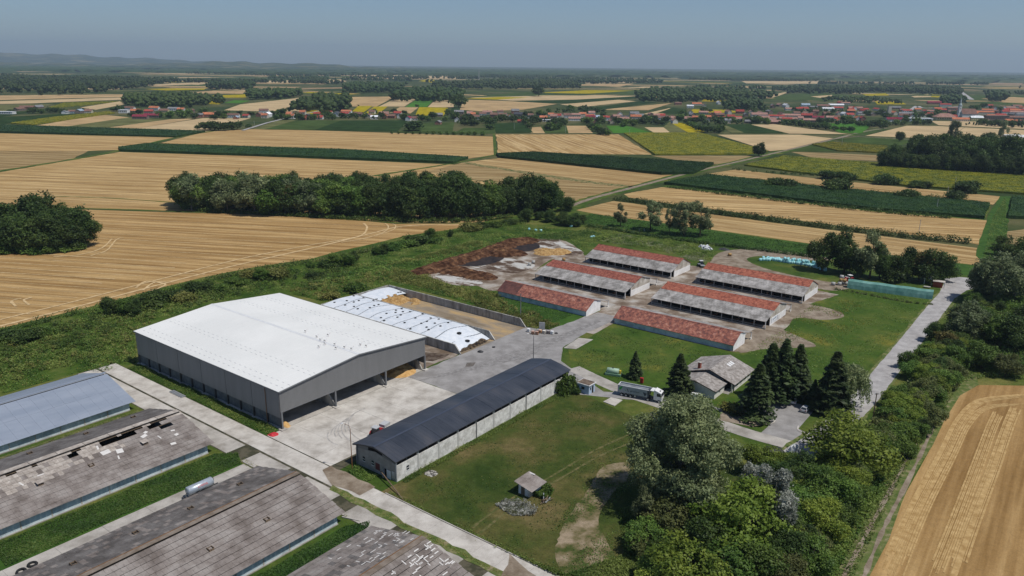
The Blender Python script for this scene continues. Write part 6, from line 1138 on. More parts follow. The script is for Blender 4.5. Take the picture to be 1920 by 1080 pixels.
for y in (-1.35, 1.3): m2 = MB(); m2.box(6.1, 6.25, y, y+.08, 2.0, 2.6); m2.build('mirror', DARKST, cab)
# cars
def car(name, label, cat, px, py, rz, col, van=False, suv=False, group=None):
    t = thing(name, label, cat, G(px, py), rz, group); L_, Wd = (4.4, 1.8) if van else (4.25, 1.76); m_ = flat('car_'+name+'_%d%d' % (px, py), col, .25, .6, v=.02)
    if van: pr_ = [(-2.2, .35), (2.2, .35), (2.2, .85), (1.7, 1.05), (1.25, 1.1), (.55, 1.78), (.3, 1.84), (-2.0, 1.84), (-2.2, 1.5)]
    else: pr_ = [(-2.1, .35), (2.12, .35), (2.12, .72), (1.75, .9), (1.0, .98), (-2.0, 1.0), (-2.12, .8)]
    mb = MB(); mb.ext(pr_, -Wd/2, Wd/2, 'y'); b = mb.build('body', m_, t)
    if van:
        m2 = MB(); m2.quad((1.22, -.78, 1.14), (1.22, .78, 1.14), (.62, .7, 1.74), (.62, -.7, 1.74)); m2.v = [(x+.03, y, z+.02) for x, y, z in m2.v]; m2.build('windscreen', GLASS, b)
        for s in (-1, 1): m2 = MB(); m2.ext([(1.05, 1.12), (.5, 1.68), (-.1, 1.68), (-.1, 1.12)], s*.905-.005, s*.905+.005, 'y'); m2.build('side_window', GLASS, b)
        m2 = MB(); m2.box(-2.215, -2.195, -.6, .6, 1.15, 1.65); m2.build('rear_window', GLASS, b)
    else:
        zt_ = 1.62 if suv else 1.46; m2 = MB(); A_ = [(1.0, -.8, .97), (1.0, .8, .97), (-2.0, .8, .97), (-2.0, -.8, .97)]; B_ = [(.2, -.62, zt_), (.2, .62, zt_), (-1.5, .62, zt_), (-1.5, -.62, zt_)]
        m2.add(A_+B_, [(4, 5, 6, 7), (0, 1, 5, 4), (1, 2, 6, 5), (2, 3, 7, 6), (3, 0, 4, 7)]); g = m2.build('glasshouse', GLASS, t)
        m3 = MB(); m3.box(-1.52, .22, -.64, .64, zt_-.01, zt_+.03); m3.build('roof_panel', m_, t)
        for s in (-1, 1): m4 = MB(); m4.tube([(1.0, s*.8, .98), (.2, s*.63, zt_)], .04, 4); m4.tube([(-2.0, s*.8, .98), (-1.5, s*.63, zt_)], .06, 4); m4.tube([(-.6, s*.81, .98), (-.6, s*.64, zt_)], .04, 4); m4.build('roof_pillar', m_, t)
    for x in (-1.35, 1.35):
        for y in (-Wd/2+.06, Wd/2-.06): wheel(t, x, y, .32, .22)
    for y in (-.62, .62):
        m2 = MB(); m2.box(2.1 if not van else 2.18, 2.15 if not van else 2.23, y-.18, y+.18, .62, .8); m2.build('headlight', flat('lamp_clear', (.6, .62, .65), .1, .6), t); m2 = MB(); m2.box(-2.14 if not van else -2.24, -2.09 if not van else -2.18, y-.14, y+.14, .7, .95); m2.build('tail_light', flat('lamp_red', (.4, .02, .02), .2, .6), t)
    return t
car('van', 'white delivery van beside the office gable wall', 'van', 1299, 749, R(160), (.75, .75, .75), True)
car('van', 'white van half hidden behind the parking lot fir', 'van', 1428, 744, R(200), (.72, .72, .72), True)
car('car', 'white car with dark windows at the back of the parking lot', 'car', 1488, 754, R(62), (.72, .72, .72), suv=True)
car('car', 'silver hatchback alone on the right of the parking lot', 'car', 1510, 770, R(52), (.40, .42, .44))
car('car', 'dark blue car in the shade of the parking lot fir', 'car', 1404, 768, R(150), (.02, .04, .12))
# tractors
def tractor(label, p, rz, hood, cabroof):
    t = thing('tractor', label, 'tractor', p, rz); mb = MB(); mb.ext([(.5, .9), (2.3, .8), (2.35, 1.3), (2.1, 1.6), (.5, 1.75)], -.42, .42, 'y'); mb.build('hood', hood, t); mb = MB(); mb.box(-1.0, 2.1, -.35, .35, .6, .95); mb.build('chassis', DARKST, t)
    mb = MB(); mb.add([(-1.0, -.75, 1.2), (.6, -.75, 1.2), (.6, .75, 1.2), (-1.0, .75, 1.2), (-.85, -.65, 2.6), (.4, -.65, 2.6), (.4, .65, 2.6), (-.85, .65, 2.6)], [(4, 5, 6, 7), (0, 1, 5, 4), (1, 2, 6, 5), (2, 3, 7, 6), (3, 0, 4, 7)]); mb.build('cab_glass', GLASS, t)
    mb = MB(); mb.box(-1.05, .6, -.85, .85, 2.6, 2.8); mb.build('cab_roof', cabroof, t)
    for s in (-1, 1):
        wheel(t, -.6, s*.95, .85, .5, hood); wheel(t, 1.75, s*.85, .58, .38, hood); mb = MB(); mb.tube([(-1.5, s*.95, 1.3), (-1.1, s*.95, 1.75), (-.3, s*.95, 1.8), (.25, s*.95, 1.4)], .14, 6); mb.build('mudguard', hood, t)
    mb = MB(); mb.tube([(1.2, .45, 1.6), (1.2, .45, 2.5)], .06, 6); mb.build('exhaust', DARKST, t); return t
tt = tractor('white and red tractor with front loader behind the stacked bales', G(1592, 527), R(200), flat('tractor_red', (.50, .03, .05), .4, .5), WHITE)
mb = MB(); 
for s in (-1, 1): mb.tube([(.2, s*.6, 1.6), (1.8, s*.6, 2.2), (3.1, s*.6, .9)], .13, 6)
mb.box(3.0, 3.6, -1.0, 1.0, .4, 1.1); mb.build('front_loader', WHITE, tt)
tm_ = tractor('grey and red machine mostly hidden behind the dark-roofed shed', UV(118.2, -133.8), A_U+R(10), flat('machine_red', (.32, .02, .03), .5), flat('machine_grey', (.45, .46, .47), .5)); mb = MB(); mb.box(2.3, 4.6, -.9, .9, 1.6, 2.3); mb.build('front_box', flat('machine_grey', (.45, .46, .47)), tm_)
gt_ = tractor('dark green field machine parked behind the far left barn', G(1314, 499), R(95), flat('machine_green', (.02, .065, .035), .6), flat('pale_grey', (.55, .56, .56), .6)); mb = MB(); mb.box(-3.6, -1.2, -1.0, 1.0, .9, 1.1); mb.box(-2.6, -1.4, 1.0, 2.2, 1.6, 1.7); mb.build('rear_platform', GALV, gt_)
# fuel tank on its bund, red box, lawn bits
ft = thing('fuel_tank', 'pale green horizontal fuel tank with yellow end cabinet beside the lane', 'tank', G(1150, 703), R(-20)); mb = MB(); mb.box(-2.4, 2.4, -1.1, 1.1, 0, .7); mb.build('bund', flat('tank_green_dark', (.16, .28, .19), .6), ft)
mb = MB(); mb.tube([(-2.0, 0, 1.35), (-1.9, 0, 1.35), (1.6, 0, 1.35), (1.7, 0, 1.35)], [.6, .85, .85, .6], 18); mb.build('tank', flat('tank_green', (.33, .47, .35), .5), ft, True); mb = MB(); mb.box(1.8, 2.3, -.5, .4, .7, 1.75); mb.build('pump_cabinet', flat('cabinet_yellow', (.55, .40, .04)), ft); mb = MB(); mb.cyl((-.2, 0, 2.25), .25, .25); mb.build('manhole', DARKST, ft)
rb = thing('red_cabinet', 'red upright cabinet on the lawn behind the truck', 'cabinet', G(1203, 719), R(-25)); mb = MB(); mb.box(-.45, .45, -.3, .3, .25, 1.7); mb.build('body', REDP, rb); mb = MB(); mb.box(-.5, .5, -.35, .35, 1.7, 1.78); mb.build('lid', REDP, rb)
for x in (-.4, .34): mb = MB(); mb.box(x, x+.06, -.2, .2, 0, .25); mb.build('leg', DARKST, rb)
tb2 = thing('picnic_table', 'low grey slab table on the verge before the brick kiosk', 'table', G(1738, 540), R(-30)); mb = MB(); mb.box(-1.3, 1.3, -.8, .8, .55, .68); mb.build('table_top', CONC2, tb2)
for x in (-.9, .7): mb = MB(); mb.box(x, x+.2, -.5, .5, 0, .55); mb.build('leg', CONC2, tb2)
sp = thing('steel_bundle', 'bundle of grey steel beams lying in the weeds by the hall', 'beams', UV(100.6, -196), A_U)
for k in range(5): mb = MB(); mb.box(-.7+k*.3, -.5+k*.3, -3.2, 3.2, .12, .3+.06*(k % 2)); mb.build('beam', GALV, sp)
for y in (-2, 2): mb = MB(); mb.box(-.9, .9, y-.1, y+.1, 0, .12); mb.build('bearer', WOOD, sp)
lp = MB(); a = G(756, 938); b = Vector((*UV(105.2, -118.2).xy, 1.6)); tag(MB().tube([Vector((a.x, a.y, .12)), b], [.16, .13], 8).build('timber_pole', WOOD), 'old timber pole leaning against the end of the long shed', 'pole')
mb = MB(); mb.obox((0, 0, .14), (4.2, .22, .25), rz=R(-20)); tag(mb.build('concrete_beam', CONC, loc=G(658, 974)), 'white concrete beam lying at the end of the front barn', 'beam')
mound('pit_rubble', [(113.5, -110.6, 1.4, 1.6, .5)], mat('pit', [(.4, (.05, .045, .04)), (.55, (.40, .38, .34))], scale=1.5), 'small ring of stones and soil on the lawn by the long shed', 'heap')
# lamp posts, poles
def lamp(label, p, h, az, m_=RUST):
    t = thing('street_lamp', label, 'street lamp', p); mb = MB(); mb.tube([(0, 0, 0), (0, 0, h*.9)], [.12, .07], 8); c, s = math.cos(az), math.sin(az); mb.tube([(0, 0, h*.9), (.25*c, .25*s, h*.97), (1.6*c, 1.6*s, h)], [.07, .05, .04], 6); mb.build('post', m_, t)
    mb = MB(); mb.ell((1.9*c, 1.9*s, h), (.38, .22, .11), 10, 5); mb.build('lamp_head', WHITE, t, True); return t
lamp('rusty street lamp at the gable end of the long shed', UV(103.4, -125.8), 11.5, R(165)); lamp('street lamp on the lane behind the far end of the long shed', UV(184.5, -133.8), 9.0, R(165), DARKST)
def pole(label, bx, by, h, cross=0, m_=None, stay=False):
    t = thing('utility_pole', label, 'utility pole', G(bx, by)); mb = MB(); mb.tube([(0, 0, 0), (0, 0, h)], [.18, .12], 8); mb.build('pole', m_ or flat('pole_concrete', (.46, .45, .43), .9), t)
    if cross:
        mb = MB(); mb.box(-cross/2, cross/2, -.07, .07, h-.35, h-.2); mb.build('crossarm', DARKST, t)
        for x in (-cross*.45, 0, cross*.45): mb = MB(); mb.cyl((x, 0, h-.08), .07, .25, 'z', 8); mb.build('insulator', WHITE, t)
    return t
pole('wooden utility pole beside the paved road', 1636, 790, HT(1636, 790, 737), .9, WOOD); pole('tall concrete pole with wide crossarm behind the tarpaulin', 1662, 517, HT(1662, 517, 478), 3.4); pole('thin grey post in the grass before the dark-ended red barn', 976, 592, HT(976, 592, 551), 0, flat('pole_grey', (.25, .25, .24)))
mb = MB(); mb.tube([(0, 0, 0), (0, 0, 6)], .08, 6)
for x, y, ty, l in ((1789, 357, 333, 'tall pale pole in the sunflower strip'), (1776, 367, 350, 'short pale pole beside the sunflower strip'), (1756, 394, 374, 'pale pole in the corn strip'), (1723, 434, 412, 'pale pole in the stubble above the hedge'), (1578, 275, 260, 'pale pole in the small sunflower strip'), (1308, 259, 246, 'pale pole at the far end of the sunflower field'), (964, 243, 230, 'pale pole in the green field before the village'), (1060, 249, 236, 'pale pole between the village gardens'), (1180, 254, 242, 'pale pole at the corner of the far sunflower field'), (477, 235, 227, 'pale pole on the village road'), (517, 222, 212, 'pale pole among the village houses'), (842, 219, 212, 'pale pole behind the village gardens')):
    pole(l, x, y, HT(x, y, ty), .8)
ln = MB(); ln.tube([(-.2, 0, 0), (0, 0, 5.2)], [.06, .04], 6)
sg2 = thing('gate_posts', 'pair of thin white posts in the weeds below the tall trees', 'posts', G(1203, 434))
for x in (-1.4, 1.4): mb = MB(); mb.box(x-.1, x+.1, -.1, .1, 0, 1.6); mb.build('post', WALLW, sg2)

# cattle standing in the open barns: one skinned body each
def cow_mesh():
    P_ = [(-.85, 0, 1.12), (-.45, 0, 1.08), (.1, 0, 1.05), (.6, 0, 1.12), (.92, 0, 1.28), (1.18, 0, 1.22), (1.42, 0, 1.02),
          (-.75, .2, .85), (-.68, .22, .55), (-.78, .22, .3), (-.76, .22, .04), (-.75, -.2, .85), (-.68, -.22, .55), (-.78, -.22, .3), (-.76, -.22, .04),
          (.55, .2, .8), (.56, .2, .42), (.55, .2, .04), (.55, -.2, .8), (.56, -.2, .42), (.55, -.2, .04), (-.98, 0, 1.05), (-1.05, 0, .55), (1.14, .16, 1.3), (1.14, -.16, 1.3)]
    E_ = [(0, 1), (1, 2), (2, 3), (3, 4), (4, 5), (5, 6), (0, 7), (7, 8), (8, 9), (9, 10), (0, 11), (11, 12), (12, 13), (13, 14), (3, 15), (15, 16), (16, 17), (3, 18), (18, 19), (19, 20), (0, 21), (21, 22), (5, 23), (5, 24)]
    Rr = [.30, .36, .38, .34, .22, .14, .10, .17, .10, .07, .07, .17, .10, .07, .07, .14, .09, .06, .14, .09, .06, .04, .03, .05, .05]
    me = bpy.data.meshes.new('cow_cage'); me.from_pydata(P_, E_, []); o = bpy.data.objects.new('cow_cage', me); COL.objects.link(o); o.modifiers.new('skin', 'SKIN')
    for i, r_ in enumerate(Rr): v = me.skin_vertices[0].data[i]; v.radius = (r_, r_); v.use_root = (i == 1)
    sm_ = o.modifiers.new('sub', 'SUBSURF'); sm_.levels = 1; sm_.render_levels = 1
    dg = bpy.context.evaluated_depsgraph_get(); out = bpy.data.meshes.new_from_object(o.evaluated_get(dg)); bpy.data.objects.remove(o); out.name = 'cow'
    out.materials.clear(); out.materials.append(mat('cow_hide', [(.42, (.13, .055, .025)), (.5, (.20, .09, .04)), (.6, (.55, .50, .44))], scale=1.1, detail=2, coord='OBJ', rough=.8, rnd=.3)); return out
cow_me = cow_mesh(); cr_ = random.Random(4)
for ub_, va, vb2, n_, l in ((302.6, -131, -90, 11, 'farthest barn of the right row'), (262.6, -131, -90, 6, 'barn with the sign board'), (262.6, -187, -147, 7, 'middle barn of the left row'), (302.6, -187, -147, 6, 'farthest barn of the left row')):
    for k in range(n_):
        o = link('cow', cow_me); o.location = UV(ub_+cr_.uniform(.3, 1.2), va+(vb2-va)*(k+cr_.uniform(.15, .85))/n_, 0.06); o.rotation_euler = (0, 0, A_U+R(180)+cr_.uniform(-.5, .5)); tag(o, 'brown and white cow at the feed trough of the '+l, 'cow', 'cattle in the '+l)
# ================================================================= plants
def T(kind, bx, by, ty, label, group=None, wide=1.0, i=None): return tree(kind, G(bx, by), HT(bx, by, ty), label, group, wide, i=i)
# firs by the office and the drive
for bx, by, ty, w_, l in ((1190, 709, 659, 1.25, 'small fir standing alone on the lawn by the fuel tank'), (1272, 741, 664, 1.5, 'broad fir touching the office gable'), (1416, 782, 684, 1.6, 'broad fir in the flower bed of the parking lot'), (1440, 748, 645, 1.4, 'left of the tall firs behind the parking lot'), (1464, 750, 637, 1.35, 'tallest fir behind the parking lot'), (1491, 748, 647, 1.3, 'right of the tall firs behind the parking lot'), (1523, 762, 712, 1.2, 'small dark fir behind the silver car'), (1476, 744, 672, 1.3, 'shorter fir filling the gap before the tallest one'), (1506, 742, 686, 1.3, 'short fir at the right of the tall group'), (1540, 764, 706, 1.3, 'short fir left of the large right fir'), (1557, 772, 660, 1.45, 'large fir at the right end of the parking lot'), (1428, 752, 690, 1.2, 'low fir between the office and the tall firs')): T('fir', bx, by, ty, l, 'firs round the office', w_)
T('willow', 1583, 762, 676, 'pale weeping willow beside the large right fir', i=0); T('bush', 1060, 735, 702, 'dark round bush at the far end of the long shed', i=0, wide=.8); T('busho', 1368, 772, 752, 'pale round bush at the office steps'); T('bushd', 1075, 737, 722, 'low bush between shed and blue hut')
# the wood in the right foreground
T('poplar', 1268, 948, 748, 'huge grey-green poplar towering over the lawn and drive', i=0); T('silver', 1440, 1012, 868, 'silver-leaved poplar in the wood', i=0); T('silver', 1405, 970, 858, 'slender silver poplar left of the other', wide=.7, i=0); T('grey', 1300, 992, 886, 'grey-green poplar in front of the huge one', wide=1.2)
fg = [('light', 1384, 1035, 915, 1.2, 'bright yellow-green tree in the middle of the wood'), ('olive', 1253, 1000, 925, 1.15, 'small bright tree at the wood edge by the dirt patch'), ('dark', 1308, 1060, 965, 1.1, 'dark olive tree right of the rubble heap'), ('light', 1285, 1108, 1010, 1.2, 'light green tree at the bottom edge, left'), ('mid', 1232, 1095, 1030, 1.1, 'dull green tree at the bottom left of the wood'), ('light', 1578, 880, 785, 1.45, 'broad yellow-green tree at the road junction'), ('mid', 1350, 1100, 1005, 1.2, 'green tree at the bottom edge of the wood'), ('mid', 1420, 1095, 1015, 1.2, 'second green tree at the bottom edge'), ('dark', 1480, 1060, 990, 1.2, 'dark tree right of the silver poplar'), ('mid', 1500, 980, 905, 1.2, 'green tree between silver poplar and track'), ('dark', 1448, 925, 868, 1.3, 'dark low tree behind the silver poplar'), ('dark', 1500, 915, 855, 1.3, 'dark tree left of the broad yellow-green one'), ('mid', 1530, 940, 870, 1.2, 'green tree below the broad yellow-green one'), ('mid', 1560, 960, 890, 1.2, 'green tree nearest the dirt track'), ('light', 1535, 1010, 940, 1.1, 'light green tree above the track, lower wood'), ('olive', 1460, 1110, 1040, 1.2, 'olive tree at the bottom right of the wood'), ('mid', 1520, 1075, 1005, 1.2, 'green tree by the ruts, bottom right'), ('grey', 1210, 985, 915, .8, 'thin grey tree at the left wood edge'), ('brown', 1335, 1050, 985, .9, 'yellowing tree inside the wood')]
for k, x, y, ty, w_, l in fg: T(k, x, y, ty, l, None, w_)
rr = random.Random(21); LB = {'mid': 'green', 'dark': 'dark green', 'light': 'light green', 'olive': 'olive', 'bush': 'green', 'bushd': 'dark green', 'busho': 'yellowish'}; WOODPOS = lambda x: 'left third' if x < 570 else 'middle' if x < 810 else 'right third'
for x, y in [(1200+rr.random()*330, 985+rr.random()*140) for _ in range(26)]+[(1420+rr.random()*170, 880+rr.random()*110) for _ in range(26)]:
    if x+(y-985)*.55 > 1575: continue
    k = rr.choice(['mid', 'dark', 'mid', 'olive', 'light']); tree(k, G(x, y), rr.uniform(4.5, 7.5), LB[k]+' undergrowth tree filling the right foreground wood', LB[k]+' undergrowth in the foreground wood', 1.3, name='undergrowth_tree')
ln = smooth_line(GP([(1600, 860), (1640, 812), (1672, 770), (1700, 728), (1725, 690), (1752, 655), (1785, 620), (1812, 580), (1835, 548)]), 6)
for i, p in enumerate(ln):
    for j in range(3):
        k = rr.choice(['mid', 'mid', 'dark', 'olive', 'light']); q = p+Vector((rr.uniform(0.5, 9)+j*2.2, rr.uniform(-1.5, 3), 0)); tree(k, q, rr.uniform(3.8, 6.6), LB[k]+' shrub in the thicket along the paved road, '+('lower stretch by the junction' if i < 14 else 'stretch by the utility pole' if i < 24 else 'stretch by the road bend' if i < 36 else 'upper stretch near the road end'), LB[k]+' thicket along the paved road', 1.3, cat='shrub', name='shrub')
for x, y in [(1545+rr.random()*60, 890+rr.random()*30) for _ in range(8)]+[(1600-t*150+rr.uniform(-28, 14), 880+t*220) for t in [q/26 for q in range(26)]]:
    k = rr.choice(['mid', 'mid', 'olive', 'dark', 'light']); tree(k, G(x, y), rr.uniform(4.0, 7.0), LB[k]+' shrub on the track side of the right foreground wood', LB[k]+' shrubs on the track side of the wood', 1.35, cat='shrub', name='shrub')
ln2 = smooth_line(GP([(1580, 905), (1545, 960), (1500, 1030), (1470, 1085)]), 5)
for p in ln2:
    k = rr.choice(['mid', 'dark']); tree(k, p+Vector((rr.uniform(-2, 1), 0, 0)), rr.uniform(4, 6), LB[k]+' shrub at the track side of the foreground wood', LB[k]+' shrubs at the track side', 1.2, cat='shrub', name='shrub')
for k, x, y, ty, w_, l in [('grey', 1808, 640, 566, 1.25, 'grey poplar leaning over the paved road'), ('grey', 1862, 570, 478, 1.15, 'tall grey poplar before the white hall'), ('grey', 1900, 560, 470, 1.1, 'grey poplar at the right edge'), ('grey', 1835, 560, 500, 1.0, 'grey poplar at the road end'), ('mid', 1870, 650, 590, 1.3, 'round green tree behind the leaning poplar'), ('dark', 1905, 660, 595, 1.3, 'dark tree at the right edge above the field'), ('mid', 1840, 690, 640, 1.3, 'green tree above the field corner'), ('olive', 1885, 705, 660, 1.2, 'olive tree above the field corner'), ('mid', 1790, 690, 645, 1.2, 'green tree left of the field corner'), ('brown', 1770, 660, 618, 1.0, 'yellowing tree by the road'), ('dark', 1925, 620, 560, 1.3, 'dark tree partly outside the right edge'), ('dark', 1915, 520, 445, 1.1, 'dark tree behind the white hall'), ('mid', 1700, 690, 652, .9, 'slim young tree casting its shade on the road'), ('dark', 1745, 640, 600, .9, 'dark shrub tree by the road bend'), ('dark', 1880, 480, 440, 1.2, 'dark tree at the end of the green lane')]: T(k, x, y, ty, l, None, w_)
hedge('hedge', smooth_line(GP([(1780, 722), (1820, 710), (1870, 705), (1930, 712)]), 4), 3.0, 1.8, LF['weed'], 'pale green hedge along the top of the right stubble field', 30, .25)
# ditch and verge weeds
weeds('verge_weeds', GP([(1560, 1085), (1625, 950), (1690, 830), (1740, 745), (1790, 700), (1830, 690), (1800, 725), (1745, 800), (1680, 915), (1600, 1085)]), 6000, .3, .2, LF['weed'], 'rank green weeds on the ditch bank beside the track')
# trees behind the bales and along the lane
for k, x, y, ty, w_, l in [('dark', 1541, 508, 437, .95, 'leftmost tree of the row behind the wrapped bales'), ('dark', 1582, 512, 436, 1.0, 'second tree behind the wrapped bales'), ('open', 1630, 522, 433, .9, 'tallest open-crowned tree behind the tractor'), ('dark', 1612, 520, 462, .9, 'dark tree left under the tallest one'), ('dark', 1648, 522, 460, .9, 'dark tree right under the tallest one'), ('dark', 1692, 525, 465, .95, 'tree right of the concrete pole'), ('dark', 1735, 528, 462, 1.1, 'broad tree behind the white portal'), ('brown', 1722, 526, 470, .9, 'yellowing tree behind the portal'), ('dark', 1766, 528, 470, 1.0, 'rightmost tree behind the kiosk'), ('bushd', 1675, 528, 500, 1.0, 'bush at the foot of the concrete pole')]: T(k, x, y, ty, l, None, w_)
for k, x, y, ty, w_, l in [('open', 1163, 425, 382, .85, 'leftmost tall ragged tree before the strip fields'), ('open', 1219, 432, 376, 1.15, 'second tall ragged tree before the strip fields'), ('open', 1282, 441, 374, 1.05, 'third tall ragged tree before the strip fields'), ('open', 1312, 442, 378, 1.05, 'rightmost tall ragged tree before the strip fields'), ('open', 1255, 436, 390, .6, 'thin tree between the second and third ragged trees')]: T(k, x, y, ty, l, None, w_)
for i, (x, y, ty) in enumerate([(1010, 412, 395), (1032, 416, 392), (1055, 422, 396), (1075, 424, 398), (1088, 420, 402), (985, 415, 390), (1062, 395, 368)]): T('dark', x, y, ty, 'dark rounded bush tree at the right end of the wood belt', 'bushes at the end of the wood belt', 1.5)
# wood belt in the middle, each tree by itself
rr = random.Random(8); n = 0
belt = GP([(338, 392), (345, 383), (420, 378), (560, 372), (700, 368), (820, 362), (930, 360), (1030, 362), (1045, 385), (1000, 400), (900, 415), (780, 416), (640, 410), (480, 402)])
pts = np.array([(G(x+rr.uniform(-9, 9), y_+rr.uniform(-2.5, 2.5)).x, G(x+rr.uniform(-9, 9), y_+rr.uniform(-2.5, 2.5)).y) for x in range(352, 1040, 17) for y_ in (lambda lo, hi: [lo+(hi-lo)*q for q in (.08, .36, .66, .95)])(np.interp(x, [340, 560, 780, 930, 1045], [384, 374, 365, 362, 370]), np.interp(x, [340, 480, 640, 780, 900, 1000, 1045], [391, 399, 407, 413, 411, 398, 386]))])
top = lambda x: np.interp(x, [340, 480, 640, 760, 850, 900, 960, 1000, 1045], [325, 322, 325, 330, 318, 345, 340, 322, 345])
for x, y in pts:
    pp = PX((x, y, 0)); h = HT(pp[0], pp[1], top(pp[0])+rr.uniform(-7, 20)); h = max(8, min(21, h)); k = rr.choices(['dark', 'mid', 'grey', 'dark'], [5, 2.6, .8, 2])[0]
    tree(k, (x, y), h, {'dark': 'dark broadleaf tree', 'mid': 'greener broadleaf tree', 'grey': 'greyish tree'}[k]+' in the %s of the long wood belt, %s' % (WOODPOS(pp[0]), 'front' if y < 470 else 'rear'), k+' trees of the wood belt', 1.1, name='woodland_tree')
for k, x, y, ty, w_, l in [('grey', 360, 394, 326, 1.1, 'pale-stemmed poplar at the left end of the wood belt'), ('grey', 478, 400, 324, 1.2, 'grey-leaved tree in the left part of the wood belt'), ('brown', 536, 402, 345, 1.0, 'yellowing tree at the front of the wood belt'), ('dark', 852, 410, 316, .9, 'tallest dark tree of the wood belt'), ('dark', 987, 400, 322, .8, 'tall dark tree near the right end of the wood belt'), ('dark', 1035, 398, 336, .8, 'rightmost tall tree of the wood belt')]: T(k, x, y, ty, l, None, w_)
hedge('shrub_fringe', smooth_line(GP([(365, 396), (480, 402), (640, 411), (780, 417), (880, 416), (960, 408)]), 6), 4.5, 3.0, LF['mid'], 'green shrub fringe along the front of the wood belt', 40, .45)
# wood island at the left
for i, (x, y, ty) in enumerate([(5, 455, 385), (30, 462, 372), (62, 455, 362), (80, 450, 358), (95, 462, 380), (120, 462, 388), (145, 462, 384), (160, 462, 398), (20, 470, 400), (50, 470, 395), (75, 472, 400), (105, 470, 402), (135, 468, 405), (-20, 465, 380), (-60, 470, 385), (-100, 465, 380), (45, 440, 375), (110, 445, 378)]): T('dark', x, y, ty, 'dark tree of the rounded wood island at the left edge, '+('front' if y > 464 else 'rear')+(' left' if x < 60 else ' right'), 'trees of the left wood island', 1.15)
for i, (x, y) in enumerate([(20, 474), (45, 474), (70, 475), (90, 474), (115, 472), (140, 468), (0, 476)]): T('bush', x, y, y-16, 'light green bush along the front of the left wood island', 'bushes before the left wood island', 1.4)
# dark wood on the right
for x, y in sample_poly(GP([(1655, 312), (1690, 298), (1760, 290), (1960, 300), (1960, 326), (1800, 322), (1700, 316)]), 46):
    pp = PX((x, y, 0)); tree('dark', (x, y), max(9, HT(pp[0], pp[1], np.interp(pp[0], [1655, 1720, 1800, 1960], [272, 254, 250, 254])+rr.uniform(-2, 10))), 'dark tree in the large wood at the right edge', 'trees of the right wood', 1.15)
for x in range(1660, 1930, 15): T('dark', x, 314+(x-1660)*.062, 285+(x-1660)*.03, 'dark tree at the front of the wood at the right edge', 'front trees of the right wood', 1.15)
T('open', 1790, 268, 224, 'tall lone tree rising above the right wood', wide=.9); T('open', 1879, 262, 224, 'thin bare-stemmed tree rising above the right wood', wide=.7); T('dark', 1687, 265, 245, 'small dark lone tree in the far stubble'); T('dark', 1423, 293, 265, 'round lone tree at the edge of the sunflower field', wide=1.1)
# field hedges
hedge('hedge', smooth_line(GP([(1155, 376), (1200, 381), (1300, 396), (1400, 409), (1500, 422), (1600, 434), (1700, 446), (1818, 457)]), 6), 7, 4.0, LF['dark'], 'long dark shrub hedge between the two stubble strips', 44, .45)
hedge('hedge', smooth_line(GP([(1255, 352), (1350, 364), (1480, 380), (1640, 398), (1780, 410)]), 6), 5, 3.0, LF['dark'], 'shrub hedge along the lower edge of the corn strip', 30, .45, gap=.25)
hedge('hedge', smooth_line(GP([(1320, 330), (1400, 340), (1480, 346), (1560, 356), (1680, 366), (1820, 378)]), 6), 5, 3.4, LF['dark'], 'broken shrub hedge above the corn strip', 30, .45, gap=.4)
hedge('hedge', smooth_line(GP([(1372, 318), (1420, 323), (1500, 328), (1600, 336), (1700, 346)]), 6), 3, 2.6, LF['dark'], 'broken shrub line below the sunflower strip', 26, .45, gap=.55)
for x, y, ty, l in ((1565, 358, 332, 'large round bush in the middle of the strip fields'), (1553, 335, 317, 'bush at the sunflower edge, left'), (1587, 338, 320, 'small round bush at the sunflower edge'), (1661, 346, 324, 'round bush on the sunflower strip edge'), (1716, 352, 337, 'left of two small bushes at the sunflower strip'), (1732, 353, 338, 'right of two small bushes at the sunflower strip'), (1812, 361, 336, 'round bush beside the tall pale pole'), (1700, 372, 353, 'bush in the shrub hedge above the corn'), (1790, 375, 357, 'bush below the short pale pole'), (1450, 350, 331, 'bush near the left end of the corn strip'), (1475, 352, 334, 'second bush near the left end of the corn strip')): T('bushd', x, y, ty, l, None, 1.15)
hedge('hedge', smooth_line(GP([(1100, 424), (1200, 440), (1300, 455), (1400, 467), (1520, 482)]), 6), 4, 1.8, LF['weedd'], 'rough green hedge between meadow and strip fields', 36, .4)
hedge('hedge', smooth_line(GP([(1560, 542), (1620, 552), (1700, 567), (1752, 572)]), 5), 1.6, .9, LF['olive'], 'low brownish weeds along the front of the tarpaulin', 30, .25)
